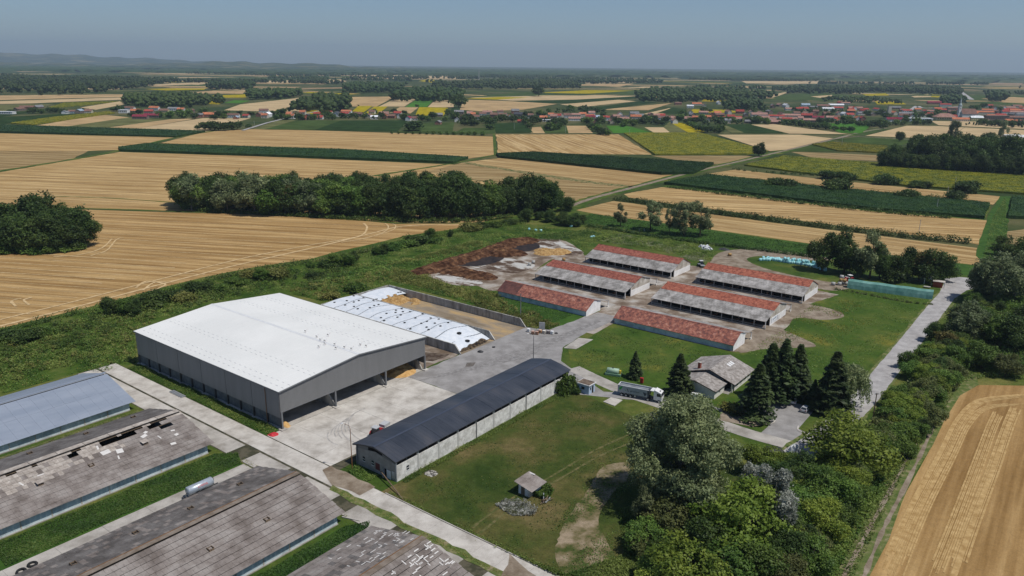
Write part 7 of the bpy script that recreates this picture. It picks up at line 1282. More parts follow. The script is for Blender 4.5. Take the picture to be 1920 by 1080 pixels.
# bushes along the stubble edge and in the rough meadow
rr = random.Random(31)
for x, y, h in [(492, 525, 4.6), (470, 520, 3.4), (392, 540, 3.8), (372, 548, 3.4), (410, 545, 3), (583, 503, 3.8), (590, 520, 2.6), (630, 500, 4.6), (652, 498, 4.8), (615, 500, 3.4), (665, 490, 4), (705, 478, 3.6), (720, 476, 3.6), (740, 468, 3.4), (760, 462, 3.2), (780, 458, 3.2), (806, 447, 4.8), (818, 455, 3), (845, 444, 4), (880, 432, 3.4), (930, 425, 3.2), (520, 520, 3), (545, 515, 2.6), (440, 535, 2.8), (330, 560, 3.2), (300, 562, 3), (345, 565, 2.8), (210, 590, 4.2), (232, 588, 4), (252, 592, 3.6), (62, 632, 3.2), (85, 628, 3), (40, 640, 2.6), (10, 640, 3), (276, 575, 3), (660, 545, 3.0), (672, 548, 2.6), (619, 560, 2.4), (900, 428, 2.8), (955, 420, 3.0)]:
    k = rr.choice(['bushd', 'bush', 'bushd', 'busho'] if h < 3.5 else ['mid', 'dark', 'mid']); tree(k, G(x, y), h*rr.uniform(.95, 1.75), LB[k]+' bush along the edge of the big stubble field', LB[k]+' bushes along the stubble edge', 1.5 if h < 3.5 else 1.2)
MDW = [(-300, 700), (0, 620), (150, 585), (300, 545), (480, 505), (640, 475), (760, 448), (880, 424), (960, 425), (1060, 430), (1120, 440), (1060, 448), (1000, 446), (940, 460), (860, 482), (785, 503), (800, 522), (850, 540), (930, 548), (940, 570), (1000, 600), (1060, 610), (1020, 622), (985, 612), (975, 592), (735, 533), (660, 550), (610, 566), (530, 548), (400, 568), (250, 620), (256, 680), (200, 697), (155, 697), (0, 740), (-300, 850)]
field('meadow', MDW, MEAD, 0.018)
mw = GP(MDW)
weeds('meadow_weeds', mw, 36000, 1.2, 0.22, LF['weedd'], 'dark rank weeds of the rough meadow behind the hall', clump=.1); weeds('meadow_weeds', mw, 54000, 1.6, 0.22, LF['weed'], 'light green tall weeds of the rough meadow behind the hall', clump=.5); weeds('meadow_weeds', mw, 30000, 1.6, 0.21, LF['weedy'], 'yellowish weeds of the rough meadow behind the hall', clump=1.0)
weeds('goldenrod', GP([(720, 500), (780, 490), (850, 476), (930, 458), (900, 452), (800, 478), (740, 492)]), 7500, 1.6, 0.24, LF['weedy'], 'yellow green tall weeds along the manure heap'); weeds('goldenrod', GP([(735, 505), (785, 510), (850, 538), (930, 550), (935, 575), (985, 600), (960, 590), (840, 550), (740, 528)]), 12000, 1.5, 0.24, LF['weedy'], 'yellow green weeds between bunker wall and manure pads')
weeds('pale_weeds', GP([(1118, 452), (1160, 440), (1280, 460), (1330, 482), (1320, 497), (1230, 468)]), 9000, 1.0, 0.24, LF['pale'], 'cream flowering weeds behind the far left barn', clump=.5); weeds('meadow_weeds', GP([(1060, 440), (1120, 430), (1340, 462), (1335, 490), (1290, 480), (1120, 452), (1090, 470)]), 16500, 1.1, 0.24, LF['weed'], 'green weeds behind the far left barn'); weeds('meadow_weeds', GP([(1020, 438), (1100, 432), (1130, 440), (1060, 452), (1010, 450)]), 5250, 1.2, 0.22, LF['weedd'], 'dark weeds at the far end of the pads')
weeds('meadow_weeds', GP([(1080, 405), (1120, 402), (1330, 434), (1520, 460), (1520, 482), (1330, 462), (1100, 430)]), 13500, .9, 0.26, LF['weedd'], 'rough green strip before the stubble strips'); weeds('meadow_weeds', GP([(1840, 500), (1860, 410), (1885, 370), (1890, 430), (1870, 510)]), 5250, 1.2, 0.26, LF['weed'], 'rank weeds of the green lane at the right')
# hedge and scrub between the stubble field and the farm
for k_, (a_, b_, m_, h_, l_) in enumerate(((0, 3, 'dark', 2.6, 'left stretch of the hedge along the big stubble field'), (3, 6, 'mid', 2.4, 'second stretch of the hedge along the big stubble field'), (6, 9, 'dark', 2.8, 'middle stretch of the hedge along the big stubble field'), (9, 12, 'olive', 2.4, 'stretch of hedge before the right half of the stubble field'), (12, 15, 'mid', 2.6, 'right stretch of the hedge up to the wood belt'))):
    hp_ = [(-60, 640), (0, 624), (80, 606), (150, 588), (230, 568), (300, 550), (380, 532), (450, 515), (520, 503), (580, 493), (650, 481), (720, 465), (780, 452), (850, 437), (900, 427), (985, 420)]
    hedge('hedge', smooth_line(GP(hp_[a_:b_+1]), 6), 4.2, h_, LF[m_], l_, 34, .33, gap=.12)
scrub('meadow_scrub', GP([(-200, 690), (0, 640), (150, 602), (300, 566), (400, 545), (520, 535), (400, 562), (250, 612), (250, 680), (100, 690), (-200, 800)]), 620, .7, 2.2, .26, 36, LF['weed'], 'light green scrub left of the hall'); scrub('meadow_scrub', GP([(-200, 690), (0, 640), (150, 602), (300, 566), (250, 680), (100, 690), (-200, 800)]), 340, .6, 1.8, .26, 32, LF['weedy'], 'yellowish scrub left of the hall'); scrub('meadow_scrub', GP([(-200, 680), (0, 632), (300, 560), (520, 520), (640, 500), (700, 490), (600, 545), (520, 538), (260, 600), (100, 670)]), 340, .8, 2.4, .28, 36, LF['dark'], 'dark scrub behind the hall')
scrub('meadow_scrub', GP([(540, 545), (640, 520), (740, 505), (800, 525), (850, 540), (940, 556), (990, 598), (840, 556), (735, 526), (660, 545), (600, 562)]), 380, .6, 1.8, .26, 32, LF['weedy'], 'yellow green scrub behind the bunker'); scrub('meadow_scrub', GP([(560, 535), (700, 495), (860, 470), (960, 440), (1060, 436), (940, 456), (780, 500), (640, 530)]), 260, .5, 1.5, .26, 30, LF['weed'], 'light green scrub along the meadow behind the bunker')
scrub('meadow_scrub', GP([(1070, 445), (1130, 438), (1330, 470), (1320, 484), (1250, 470), (1120, 452)]), 260, .5, 1.3, .28, 26, LF['weed'], 'light scrub behind the far left barn'); scrub('meadow_scrub', uvp0 if False else [UV(*p) for p in ((211, -188), (222, -186), (224, -160), (216, -148), (210, -153))], 150, .6, 1.7, .24, 32, LF['weedy'], 'yellowish scrub beside the bunker wall')
scrub('thicket_floor', GP([(1590, 850), (1640, 800), (1700, 720), (1760, 640), (1830, 560), (1930, 560), (1930, 690), (1830, 690), (1770, 690), (1700, 790), (1620, 900), (1540, 960)]), 700, 1.2, 3.2, .30, 40, LF['mid'], 'dense green undergrowth of the thicket along the road'); scrub('thicket_floor', GP([(1590, 850), (1640, 805), (1700, 725), (1760, 645), (1830, 570), (1930, 600), (1930, 690), (1770, 690), (1620, 900), (1540, 960)]), 360, 1.2, 3.0, .28, 40, LF['olive'], 'olive undergrowth of the thicket along the road'); scrub('thicket_floor', GP([(1220, 1000), (1400, 900), (1560, 880), (1590, 900), (1520, 1010), (1470, 1090), (1200, 1100)]), 420, 1.2, 3.0, .27, 44, LF['mid'], 'green undergrowth of the foreground wood')
scrub('ditch_weeds', GP([(1600, 960), (1660, 870), (1730, 760), (1775, 705), (1800, 700), (1760, 750), (1700, 850), (1640, 950), (1560, 1085), (1520, 1085)]), 500, .4, 1.1, .2, 30, LF['weed'], 'light weeds on the ditch bank right of the wood')
# weeds round the buildings
uvp = lambda pts: [UV(*p) for p in pts]
weeds('wall_weeds', uvp([(101.3, -226), (105.2, -226), (105.2, -157), (102.4, -154), (101.3, -160)]), 10500, .9, 0.15, LF['weed'], 'strip of weeds along the dark side wall of the hall'); weeds('wall_weeds', uvp([(107, -113.6), (174, -113.6), (174, -111.2), (107, -112)]), 6000, .7, 0.15, LF['weed'], 'bright weeds along the lit wall of the long shed')
weeds('barn_grass', uvp([(40, -157), (88, -157), (91.5, -153), (89, -148), (40, -148)]), 21000, .5, 0.14, LF['weedd'], 'green grass strip behind the broken barn'); weeds('barn_grass', uvp([(40, -109.6), (87, -109.6), (92, -107), (87, -103.4), (40, -103.4)]), 15000, .8, 0.15, LF['weedd'], 'rank grass between the two front barns'); weeds('barn_grass', uvp([(50, -194), (88, -194), (88, -189), (50, -189)]), 6000, .35, 0.12, LF['olive'], 'thin grass between the metal-roofed and the broken barn')
uvs('grass_patch', [(30, -157.2), (88, -157.2), (91.5, -153), (89, -147.6), (30, -147.6)], .03, LUSH); uvs('grass_patch', [(30, -109.8), (87, -109.8), (92, -107), (87, -103), (30, -103)], .03, LUSH); uvs('grass_patch', [(101.4, -226), (105.4, -226), (105.4, -156), (101.4, -156)], .035, LUSH); uvs('dirt_patch', [(30, -194.4), (88.5, -194.4), (88.5, -188.6), (30, -188.6)], .03, GDRY)
weeds('wall_weeds', uvp([(210, -190), (215, -190), (219, -147), (212, -147), (209.2, -155)]), 9000, 1.3, 0.21, LF['weedy'], 'yellowish weeds between the bunker and the closed red barn'); weeds('wall_weeds', uvp([(214, -150), (232, -150), (232, -187), (215, -187)]), 7500, .5, 0.15, LF['weedd'], 'dark grass before the closed red barn')
uvq = lambda pts: [UV(*p) for p in pts]
weeds('edge_weeds', uvq([(101.3, -112), (102.2, -112), (102.2, -60), (101.3, -60)]), 1500, .35, .13, LF['weed'], 'ragged weeds along the kerb of the concrete road'); weeds('edge_weeds', uvq([(94.9, -123), (95.7, -123), (95.7, -62), (94.9, -62)]), 1200, .3, .12, LF['weedy'], 'dry weeds in the seam of the concrete road'); weeds('edge_weeds', uvq([(89.0, -150), (91.0, -150), (91.0, -112), (89.0, -112)]), 500, .25, .12, LF['weedy'], 'sparse weeds at the end of the front barn')
weeds('lawn_tufts', uvq([(102, -113), (171, -113), (168, -86), (158, -50), (102, -50)]), 9000, .16, .15, LF['weedd'], 'darker tufts on the lawn by the long shed', clump=.9); weeds('lawn_tufts', uvq([(102, -113), (171, -113), (168, -86), (158, -50), (102, -50)]), 6000, .14, .14, LF['weedy'], 'dry yellow tufts on the lawn by the long shed', clump=1.3)
weeds('lawn_tufts', uvq([(186, -118), (202, -130), (231, -132), (231, -88), (205, -92), (190, -100)]), 7000, .18, .17, LF['weedd'], 'tufts on the lawn behind the office', clump=.8); weeds('lawn_tufts', uvq([(235, -84), (300, -84), (335, -80), (340, -50), (300, -48), (222, -54)]), 11000, .18, .2, LF['weed'], 'tufts on the meadow beside the paved road', clump=.8); weeds('lawn_tufts', uvq([(250, -84), (300, -84), (330, -80), (300, -60), (250, -66)]), 3000, .16, .2, leafmat('yellow_bloom', (.16, .15, .03), (.36, .30, .05)), 'yellow flowering patches on the meadow', clump=1.5)
weeds('dirt_tufts', GP([(1120, 868), (1190, 860), (1190, 900), (1150, 950), (1150, 1080), (1040, 1090), (1020, 1030), (1060, 960)]), 5200, .2, .15, LF['weed'], 'green tufts spreading over the worn dirt patch', clump=.9)
weeds('bed_weeds', uvp([(102, -126), (105, -126), (105.5, -119), (102, -119)]), 700, .7, .18, LF['weed'], 'weeds in the bed at the gable of the long shed'); weeds('lawn_weeds', GP([(880, 1010), (960, 1040), (1040, 1080), (1180, 1085), (1230, 1000), (1200, 940), (1160, 960), (1170, 1040), (1060, 1078)]), 9000, .6, .2, LF['weed'], 'tall weeds at the bottom of the lawn by the wood')
weeds('ivy', uvp([(120.2, -86.9), (124.4, -89.5), (126, -87), (124.5, -84.0), (120.6, -83.2)]), 3600, 2.8, .18, LF['mid'], 'dark creeper overgrowing the garden shed'); weeds('flower_heap', GP([(928, 948), (945, 938), (985, 945), (1008, 960), (1002, 968), (960, 968)]), 2600, 1.7, .16, leafmat('white_bloom', (.16, .17, .13), (.62, .62, .56), scale=.9), 'white flowering brush heap before the garden shed'); weeds('flower_heap', GP([(940, 950), (985, 950), (1000, 964), (960, 965)]), 1200, .9, .2, LF['olive'], 'green brush inside the white flowering heap')
wp = thing('wood_pile', 'grey pile of broken boards beside the garden shed', 'boards', G(1020, 940), R(30))
for k in range(9): mb = MB(); mb.obox((random.uniform(-.8, .8), random.uniform(-.8, .8), .12+.12*k), (random.uniform(1.6, 2.8), .18, .05), rz=random.uniform(-.6, 1.2)); mb.build('board', WOOD if k % 3 else GALV, wp)
# ================================================================= village
RC = dict(o=('orange', (0.450, 0.163, 0.088)), r=('red', (0.338, 0.069, 0.056)), b=('brown', (0.194, 0.112, 0.088)), p=('pinkish', (0.338, 0.194, 0.156)), g=('grey', (0.213, 0.213, 0.219)), d=('dark', (0.069, 0.073, 0.085)), w=('pale', (0.688, 0.700, 0.712)), m=('dark red', (0.213, 0.037, 0.056)), s=('bluish', (0.312, 0.388, 0.463)))
WC = dict(w=('white', (.66, .66, .64)), c=('cream', (.52, .48, .40)), k=('brick', (.30, .15, .11)), y=('yellow', (.58, .50, .28)), n=('brown', (.22, .17, .14)), b=('pale blue', (.48, .56, .62)))
RM = {k: flat('roof_'+v[0].replace(' ', '_'), v[1], .9, .05, v=.2, scale=.4, rnd=.12) for k, v in RC.items()}; WM = {k: flat('wall_'+v[0].replace(' ', '_'), v[1], .9, .05, rnd=.08) for k, v in WC.items()}
HS = """37 206 16 b n,52 204 20 b k,73 202 15 g n,123 212 11 g w,135 211 14 b b,150 211 14 s n,167 212 10 b c,244 206 16 b w,255 210 15 o n,264 222 23 m n,285 219 24 m n,280 212 13 r n,290 206 16 o w,308 209 15 b y,327 206 18 g w,340 208 11 o w,360 211 11 b n,373 219 14 g k,392 218 17 o k,411 215 14 b n,438 219 19 b w,443 222 12 s k,462 219 10 r c,487 217 12 b k,495 211 14 b w,503 218 13 w w,497 220 10 o c,545 221 14 o w,558 217 13 b c,570 223 10 r k,578 219 12 d k,597 222 16 r w,632 217 14 d w,650 212 17 o w,672 217 14 b n,692 220 14 b c,702 222 12 w w,712 218 14 g w,722 221 9 o k,734 220 14 b k,750 220 12 s w,766 225 12 m w,776 224 12 b w,822 232 15 g k,823 217 13 g n,866 222 12 b n,857 227 11 g w,887 216 8 o c,893 222 12 b b,905 215 12 b w,926 219 12 b k,943 218 14 b c,955 220 9 o w,972 217 15 d n,976 229 10 r n,1033 217 10 o c,1038 221 12 p n,1053 218 12 p c,1075 218 24 p c,1077 225 20 p w,1092 217 12 o c,1093 225 14 g n,1109 215 11 p w,1108 223 15 m c,1119 222 9 s b,1117 229 9 r k,1137 223 13 b w,1146 230 15 p c,1157 221 14 p n,1162 217 9 p w,1171 222 14 d n,1189 215 15 g c,1192 222 18 o c,1168 226 20 p n,1220 216 12 p n,1231 220 10 p c,1240 223 12 b w,1251 222 11 p n,1262 224 16 p w,1264 230 14 p w,1271 195 11 b k,1306 196 16 o c,1320 198 12 p c,1347 194 9 w w,1294 201 11 w w,1308 222 17 o c,1324 222 15 o k,1298 219 14 g n,1335 217 14 b k,1349 217 14 b n,1370 221 12 r w,1383 224 12 r c,1398 217 16 g n,1423 217 26 p w,1430 223 20 p c,1455 220 26 r w,1440 227 24 p n,1453 231 16 p k,1483 219 28 p c,1477 226 28 p n,1512 219 17 r n,1525 216 14 b k,1533 223 18 m c,1517 228 20 p n,1573 228 10 o c,1568 222 14 b n,1593 217 12 r w,1419 198 10 p n,1448 200 11 g c,1461 198 13 p n,1473 200 13 w w,1498 206 12 r n,1507 205 14 d w,1510 198 13 s w,1543 200 20 b n,1575 194 13 r n,1585 195 13 p c,1595 209 9 r n,1582 216 12 w w,1603 205 22 p n,1618 209 14 r n,1607 224 15 o w,1644 206 16 r w,1675 214 13 o c,1676 227 24 m w,1698 216 22 g w,1678 203 16 g n,1757 206 12 o w,1772 198 16 r w,1751 194 20 m k,1787 205 20 b n,1843 213 30 o c,1800 226 24 o c,1830 224 18 w y,1847 222 18 g w,1893 208 18 r w,1905 212 22 p w,1903 216 18 d n,1905 223 30 b n,1890 230 12 o c,1910 229 16 o n,1850 230 10 p c,1635 214 10 b n,1660 216 9 g c,1552 206 18 w w,1567 199 24 w c"""
cnt = {}
ORD = ['first', 'second', 'third', 'fourth', 'fifth', 'sixth', 'seventh', 'eighth', 'ninth', 'tenth', 'eleventh', 'twelfth', 'thirteenth', 'fourteenth']
ORD += ['%dth' % i for i in range(15, 60)]
r9 = random.Random(99); HS = HS+','+','.join('%d %.1f %d %s %s' % (x+r9.uniform(-5, 5), y+r9.uniform(-3, 3), r9.randint(9, 16), r9.choice('orrpbbpg'), r9.choice('wwccnk')) for y, x0, x1, st in ((227, 1290, 1620, 19), (213, 1300, 1660, 21), (204, 1430, 1640, 24), (210, 1690, 1930, 15), (218, 1690, 1930, 19), (202, 1850, 1930, 14), (222, 1000, 1270, 22), (214, 860, 1040, 26), (215, 540, 760, 26)) for x in range(x0, x1, st))
rows = sorted([s.split() for s in HS.replace('\n', '').split(',')], key=lambda a: float(a[0])); rr = random.Random(77)
def house(label, p, rz, L_, D_, hw, hr, rm, wm, win=True, group='village houses'):
    t = thing('house', label, 'house', p, rz, group); mb = MB(); mb.ext([(-D_/2, 0), (D_/2, 0), (D_/2, hw), (0, hw+hr*.92), (-D_/2, hw)], -L_/2, L_/2, 'x'); mb.build('wall', wm, t)
    mb = MB(); mb.slab((-L_/2-.4, -D_/2-.5, hw-.2), (L_/2+.4, -D_/2-.5, hw-.2), (L_/2+.4, 0, hw+hr), (-L_/2-.4, 0, hw+hr), .2); mb.slab((-L_/2-.4, 0, hw+hr), (L_/2+.4, 0, hw+hr), (L_/2+.4, D_/2+.5, hw-.2), (-L_/2-.4, D_/2+.5, hw-.2), .2); r_ = mb.build('roof', rm, t)
    if rr.random() < .6: mb = MB(); x = rr.uniform(-.3, .3)*L_; mb.box(x-.35, x+.35, .4, 1.1, hw+hr*.5, hw+hr+.9); mb.build('chimney', RM['b'], r_)
    if win:
        for k in range(max(2, int(L_/3.5))):
            x = -L_/2+(k+.5)*L_/max(2, int(L_/3.5)); mb = MB(); mb.box(x-.5, x+.5, -D_/2-.04, -D_/2+.02, 1.0, 2.3); mb.build('window', GLASS, t)
        mb = MB(); mb.box(L_/2-.02, L_/2+.04, -.5, .5, hw-.6, hw+.7); mb.build('window', GLASS, t)
    return t
for x, y, w, rc, wc in rows:
    x, y, w = float(x), float(y), float(w); p = G(x, y+1.5); sc = p.length/FPX; L_ = max(7.5, w*sc*1.08); D_ = min(L_*.85, rr.uniform(7, 9)); zone = 'left' if x < 330 else 'centre left' if x < 660 else 'centre' if x < 1000 else 'centre right' if x < 1290 else 'right' if x < 1620 else 'far right'
    k = (zone, rc, wc); cnt[k] = cnt.get(k, 0)+1; i = cnt[k]
    house('%s-roofed house with %s walls, %s such from left, %s of village' % (RC[rc][0], WC[wc][0], ORD[i-1], zone), p, R(rr.choice([-4, 6, 82, 95, -10])) if w < 18 else R(rr.uniform(-6, 4)), L_, D_, rr.uniform(3.2, 5.6) if w < 18 else rr.uniform(4, 5), rr.uniform(2.2, 3.6), RM[rc], WM[wc])
# flat and special buildings
def flatb(label, x, y, w, h, m_, rm, deep=10):
    p = G(x, y); sc = p.length/FPX; L_ = w*sc; t = thing('flat_building', label, 'building', p, R(-3)); mb = MB(); mb.box(-L_/2, L_/2, -deep/2, deep/2, 0, h); mb.build('wall', m_, t); mb = MB(); mb.box(-L_/2-.3, L_/2+.3, -deep/2-.3, deep/2+.3, h, h+.35); mb.build('roof', rm, t)
    for k in range(int(L_/3.2)): xx = -L_/2+1.6+k*3.2; mb = MB(); mb.box(xx-.8, xx+.8, -deep/2-.05, -deep/2+.02, h*.35, h*.75); mb.build('window', GLASS, t)
flatb('long flat white building at the far left edge', 12, 214, 26, 4.2, WM['w'], RM['w']); flatb('flat white house left of the village road', 233, 212, 15, 5.5, WM['w'], RM['w']); flatb('long bluish white flat hall before the church field', 1722, 227, 40, 5, WM['b'], RM['w'], 14); flatb('brown three-storey block right of the church', 1867, 226, 34, 9, WM['n'], RM['p'], 12); flatb('low white flat hall between the gardens', 1026, 228, 17, 3, WM['w'], RM['w'], 8); flatb('white flat house beside the pale roofed row', 1830, 224, 12, 7, WM['y'], RM['w'])
hp = thing('villa', 'cream villa with wide hipped pinkish roof left of the church', 'house', G(1770, 225), R(-3)); mb = MB(); mb.box(-17, 17, -8, 8, 0, 6); mb.build('wall', WM['y'], hp); mb = MB(); mb.add([(-18.5, -9.5, 5.6), (18.5, -9.5, 5.6), (18.5, 9.5, 5.6), (-18.5, 9.5, 5.6), (-8, 0, 12), (8, 0, 12)], [(0, 1, 5, 4), (1, 2, 5), (2, 3, 4, 5), (3, 0, 4), (3, 2, 1, 0)]); mb.build('roof', RM['p'], hp)
for k in range(8): mb = MB(); mb.box(-15+k*4.1, -13.6+k*4.1, -8.05, -7.98, 2, 4); mb.build('window', GLASS, hp)
cp = G(1812, 221); chh = thing('church', 'village church with brown nave roof and slender white steeple', 'church', cp, R(6)); mb = MB(); mb.ext([(-7, 0), (7, 0), (7, 8), (0, 16.5), (-7, 8)], -14, 15, 'x'); mb.build('nave_wall', WM['w'], chh); mb = MB(); mb.slab((-14.5, -7.8, 7.4), (15.5, -7.8, 7.4), (15.5, 0, 17.2), (-14.5, 0, 17.2), .3); mb.slab((-14.5, 0, 17.2), (15.5, 0, 17.2), (15.5, 7.8, 7.4), (-14.5, 7.8, 7.4), .3); mb.build('nave_roof', RM['b'], chh)
mb = MB(); mb.box(-19, -14.3, -2.5, 2.5, 0, 22); tw = mb.build('tower', WM['w'], chh); mb = MB(); mb.tube([(-16.6, 0, 22), (-16.6, 0, 23.5), (-16.6, 0, 26), (-16.6, 0, 28.5), (-16.6, 0, 30), (-16.6, 0, 38)], [3.3, 3.4, 2.2, 1.3, 1.6, .1], 8); mb.build('spire', flat('spire_copper', (.36, .43, .43), .7), tw)
for z in (8, 16): mb = MB(); mb.box(-17.2, -16, -2.56, -2.48, z, z+2.4); mb.build('window', GLASS, tw)
tp_ = G(1666, 218); tw2 = thing('fire_tower', 'cream square tower with open top beside the dark red roofed house', 'tower', tp_, R(0)); mb = MB(); mb.box(-3, 3, -3, 3, 0, 19); mb.build('tower_wall', WM['c'], tw2)
for x in (-2.8, 2.3):
    for y in (-2.8, 2.3): mb = MB(); mb.box(x, x+.5, y, y+.5, 19, 22); mb.build('post', WM['c'], tw2)
mb = MB(); mb.box(-3.4, 3.4, -3.4, 3.4, 22, 22.6); mb.build('roof', RM['d'], tw2)
gh_ = thing('greenhouse', 'pair of pale plastic greenhouses above the right wood', 'greenhouse', G(1905, 258), R(12))
for yy in (0, 9): mb = MB(); mb.ext([(yy-4+4*(1-math.cos(t*math.pi/8)), 3.6*math.sin(t*math.pi/8)) for t in range(9)], -12, 14, 'x'); mb.build('tunnel', flat('poly_white', (.62, .64, .64), .5), gh_)
mast = thing('radio_mast', 'thin far radio mast above the forest belt', 'mast', G(898, 150), 0); mb = MB(); mb.tube([(0, 0, 0), (0, 0, 62)], [2.2, 1.2], 6); mb.build('lattice', flat('mast_grey', (.4, .38, .36)), mast)
# village trees
vp = [(22, 212), (60, 212), (78, 213), (95, 211), (105, 212), (118, 212), (160, 210), (215, 208), (222, 208), (262, 214), (245, 219), (300, 220), (320, 220), (335, 214), (352, 216), (345, 222), (365, 222), (380, 214), (400, 224), (420, 222), (412, 220), (425, 219), (450, 214), (470, 216), (512, 216), (522, 214), (530, 214), (540, 224), (560, 224), (528, 222), (520, 224), (588, 224), (612, 218), (620, 222), (642, 220), (660, 220), (682, 222), (703, 212), (715, 222), (742, 212), (756, 213), (758, 224), (790, 226), (800, 226), (812, 222), (835, 226), (838, 215), (850, 222), (870, 228), (880, 226), (885, 234), (890, 236), (872, 236), (905, 226), (912, 230), (930, 226), (940, 226), (952, 226), (960, 228), (920, 242), (918, 236), (985, 218), (995, 216), (1003, 226), (1012, 216), (1020, 216), (1028, 210), (985, 234), (992, 240), (1000, 232), (1040, 234), (1048, 232), (1025, 244), (1034, 244), (1046, 242), (1055, 234), (1060, 232), (1100, 214), (1120, 212), (1110, 205), (1088, 205), (1065, 205), (1070, 206), (1130, 210), (1125, 230), (1131, 218), (1160, 232), (1175, 234), (1170, 238), (1185, 236), (1195, 232), (1205, 232), (1210, 222), (1215, 228), (1222, 228), (1230, 234), (1240, 234), (1248, 228), (1275, 226), (1280, 218), (1100, 232), (1105, 238), (1112, 242), (1120, 246), (1125, 250), (1132, 252), (1138, 253), (1120, 238), (1095, 228), (1285, 232), (1290, 236), (1300, 240), (1310, 244), (1318, 246), (1328, 248), (1340, 248), (1350, 248), (1295, 228), (1302, 230), (1318, 226), (1340, 226), (1352, 228), (1362, 230), (1372, 230), (1318, 210), (1330, 210), (1370, 206), (1380, 204), (1390, 206), (1400, 204), (1410, 210), (1436, 208), (1440, 212), (1415, 232), (1408, 230), (1420, 230), (1435, 232), (1470, 232), (1478, 232), (1490, 234), (1500, 236), (1512, 238), (1520, 240), (1528, 240), (1540, 232), (1550, 230), (1560, 230), (1556, 222), (1500, 212), (1520, 212), (1535, 210), (1560, 212), (1580, 228), (1590, 226), (1600, 232), (1612, 236), (1620, 236), (1628, 238), (1640, 236), (1650, 236), (1655, 240), (1662, 236), (1680, 234), (1690, 234), (1700, 230), (1625, 216), (1645, 216), (1652, 214), (1662, 222), (1700, 222), (1712, 218), (1725, 218), (1735, 216), (1750, 216), (1760, 214), (1745, 222), (1790, 216), (1795, 212), (1820, 204), (1832, 204), (1845, 202), (1860, 204), (1875, 206), (1838, 232), (1845, 234), (1860, 236), (1870, 236), (1880, 236), (1895, 238), (1910, 238), (1925, 236), (1720, 234), (1730, 234), (1740, 234), (1550, 242), (1565, 244), (1580, 246), (1595, 246), (1540, 240)]
for x, y in vp: k = rr.choice(['small', 'small', 'smallm']); tree(k, G(x+rr.uniform(-2, 2), y+rr.uniform(0, 1.5)), rr.uniform(7, 12), ('dark' if k == 'small' else 'green')+' garden tree among the village houses, '+('left' if x < 330 else 'centre left' if x < 660 else 'centre' if x < 1000 else 'centre right' if x < 1290 else 'right' if x < 1620 else 'far right'), k+' village trees', 1.2)
for x, y, ty, w_, l in ((775, 246, 227, 1.9, 'large round dark tree standing before the village'), (1010, 181, 160, .9, 'tall lone tree in the far fields'), (860, 202, 178, 1.1, 'dark tree clump beside the far stubble'), (782, 201, 195, 1, 'small round tree in the bright green field'), (672, 199, 196, 1, 'tiny tree at the far sunflower field')): T('small', x, y, ty, l, None, w_)
for x, y, ty in ((385, 244, 228), (393, 244, 226), (402, 244, 228), (410, 245, 228), (420, 245, 229), (370, 243, 234), (435, 244, 228), (445, 243, 227), (466, 240, 232)): T('small', x, y, ty, 'dark tree in the grove round the field shed left of centre', 'trees of the field grove', 1.1)
for i in range(14): T('smallm', 735+i*13, 251+i*.25, 246, 'small orchard tree in the row at the field edge', 'orchard row', 1.0)
# ----------------------------------------------------------------- far woods: each reads as one mass
wood_mass('far_wood', [(-250, 178), (0, 179), (175, 179), (200, 172), (262, 166), (335, 153), (200, 148), (0, 150), (-250, 152)], 1500, 16, 24, 'big dark wood at the far left')
wood_mass('far_wood', [(228, 199), (300, 203), (352, 203), (425, 193), (345, 184), (240, 188)], 230, 14, 22, 'rounded wood left of the village, behind the houses')
wood_mass('far_wood', [(390, 168), (470, 169), (475, 162), (395, 162)], 160, 18, 26, 'dark wood beyond the left stubble'); wood_mass('far_wood', [(462, 187), (510, 187), (567, 182), (560, 177), (470, 178)], 150, 16, 22, 'dark block of wood above the centre left fields')
wood_mass('far_wood', [(545, 211), (620, 213), (655, 208), (650, 192), (600, 190), (565, 200)], 130, 18, 26, 'dense dark wood right of the village road'); wood_mass('far_wood', [(578, 158), (615, 158), (610, 153), (580, 153)], 50, 16, 24, 'small far wood at centre left')
wood_mass('far_wood', [(640, 176), (740, 174), (760, 164), (660, 162)], 260, 18, 25, 'far wood behind the pale stubble'); wood_mass('far_wood', [(735, 191), (850, 193), (870, 186), (850, 174), (750, 176)], 240, 18, 26, 'large dark wood above the bright green field')
wood_mass('far_wood', [(810, 168), (900, 168), (1090, 167), (1070, 156), (930, 158), (815, 160)], 460, 16, 24, 'long far wood in the centre'); wood_mass('far_wood', [(1190, 192), (1260, 194), (1440, 190), (1455, 182), (1380, 172), (1230, 172), (1190, 180)], 560, 16, 24, 'big wood behind the right end of the village')
wood_mass('far_wood', [(1350, 206), (1410, 208), (1440, 212), (1420, 194), (1370, 194)], 110, 15, 20, 'wood reaching between the village roofs'); wood_mass('far_wood', [(1475, 176), (1620, 178), (1620, 168), (1490, 166)], 260, 16, 22, 'wood strip above the right village fields'); wood_mass('far_wood', [(1615, 172), (1700, 176), (1800, 180), (1810, 170), (1700, 164), (1620, 164)], 360, 16, 22, 'wood strip above the church')
wood_mass('far_wood', [(1850, 190), (1885, 192), (1882, 180), (1855, 180)], 60, 18, 26, 'dark clump right of the far road'); wood_mass('far_wood', [(1762, 196), (1810, 197), (1805, 188), (1765, 188)], 60, 15, 22, 'dark wood behind the church'); wood_mass('far_wood', [(1540, 192), (1660, 196), (1700, 194), (1640, 186), (1540, 186)], 130, 8, 13, 'scrub between the village and the far fields')
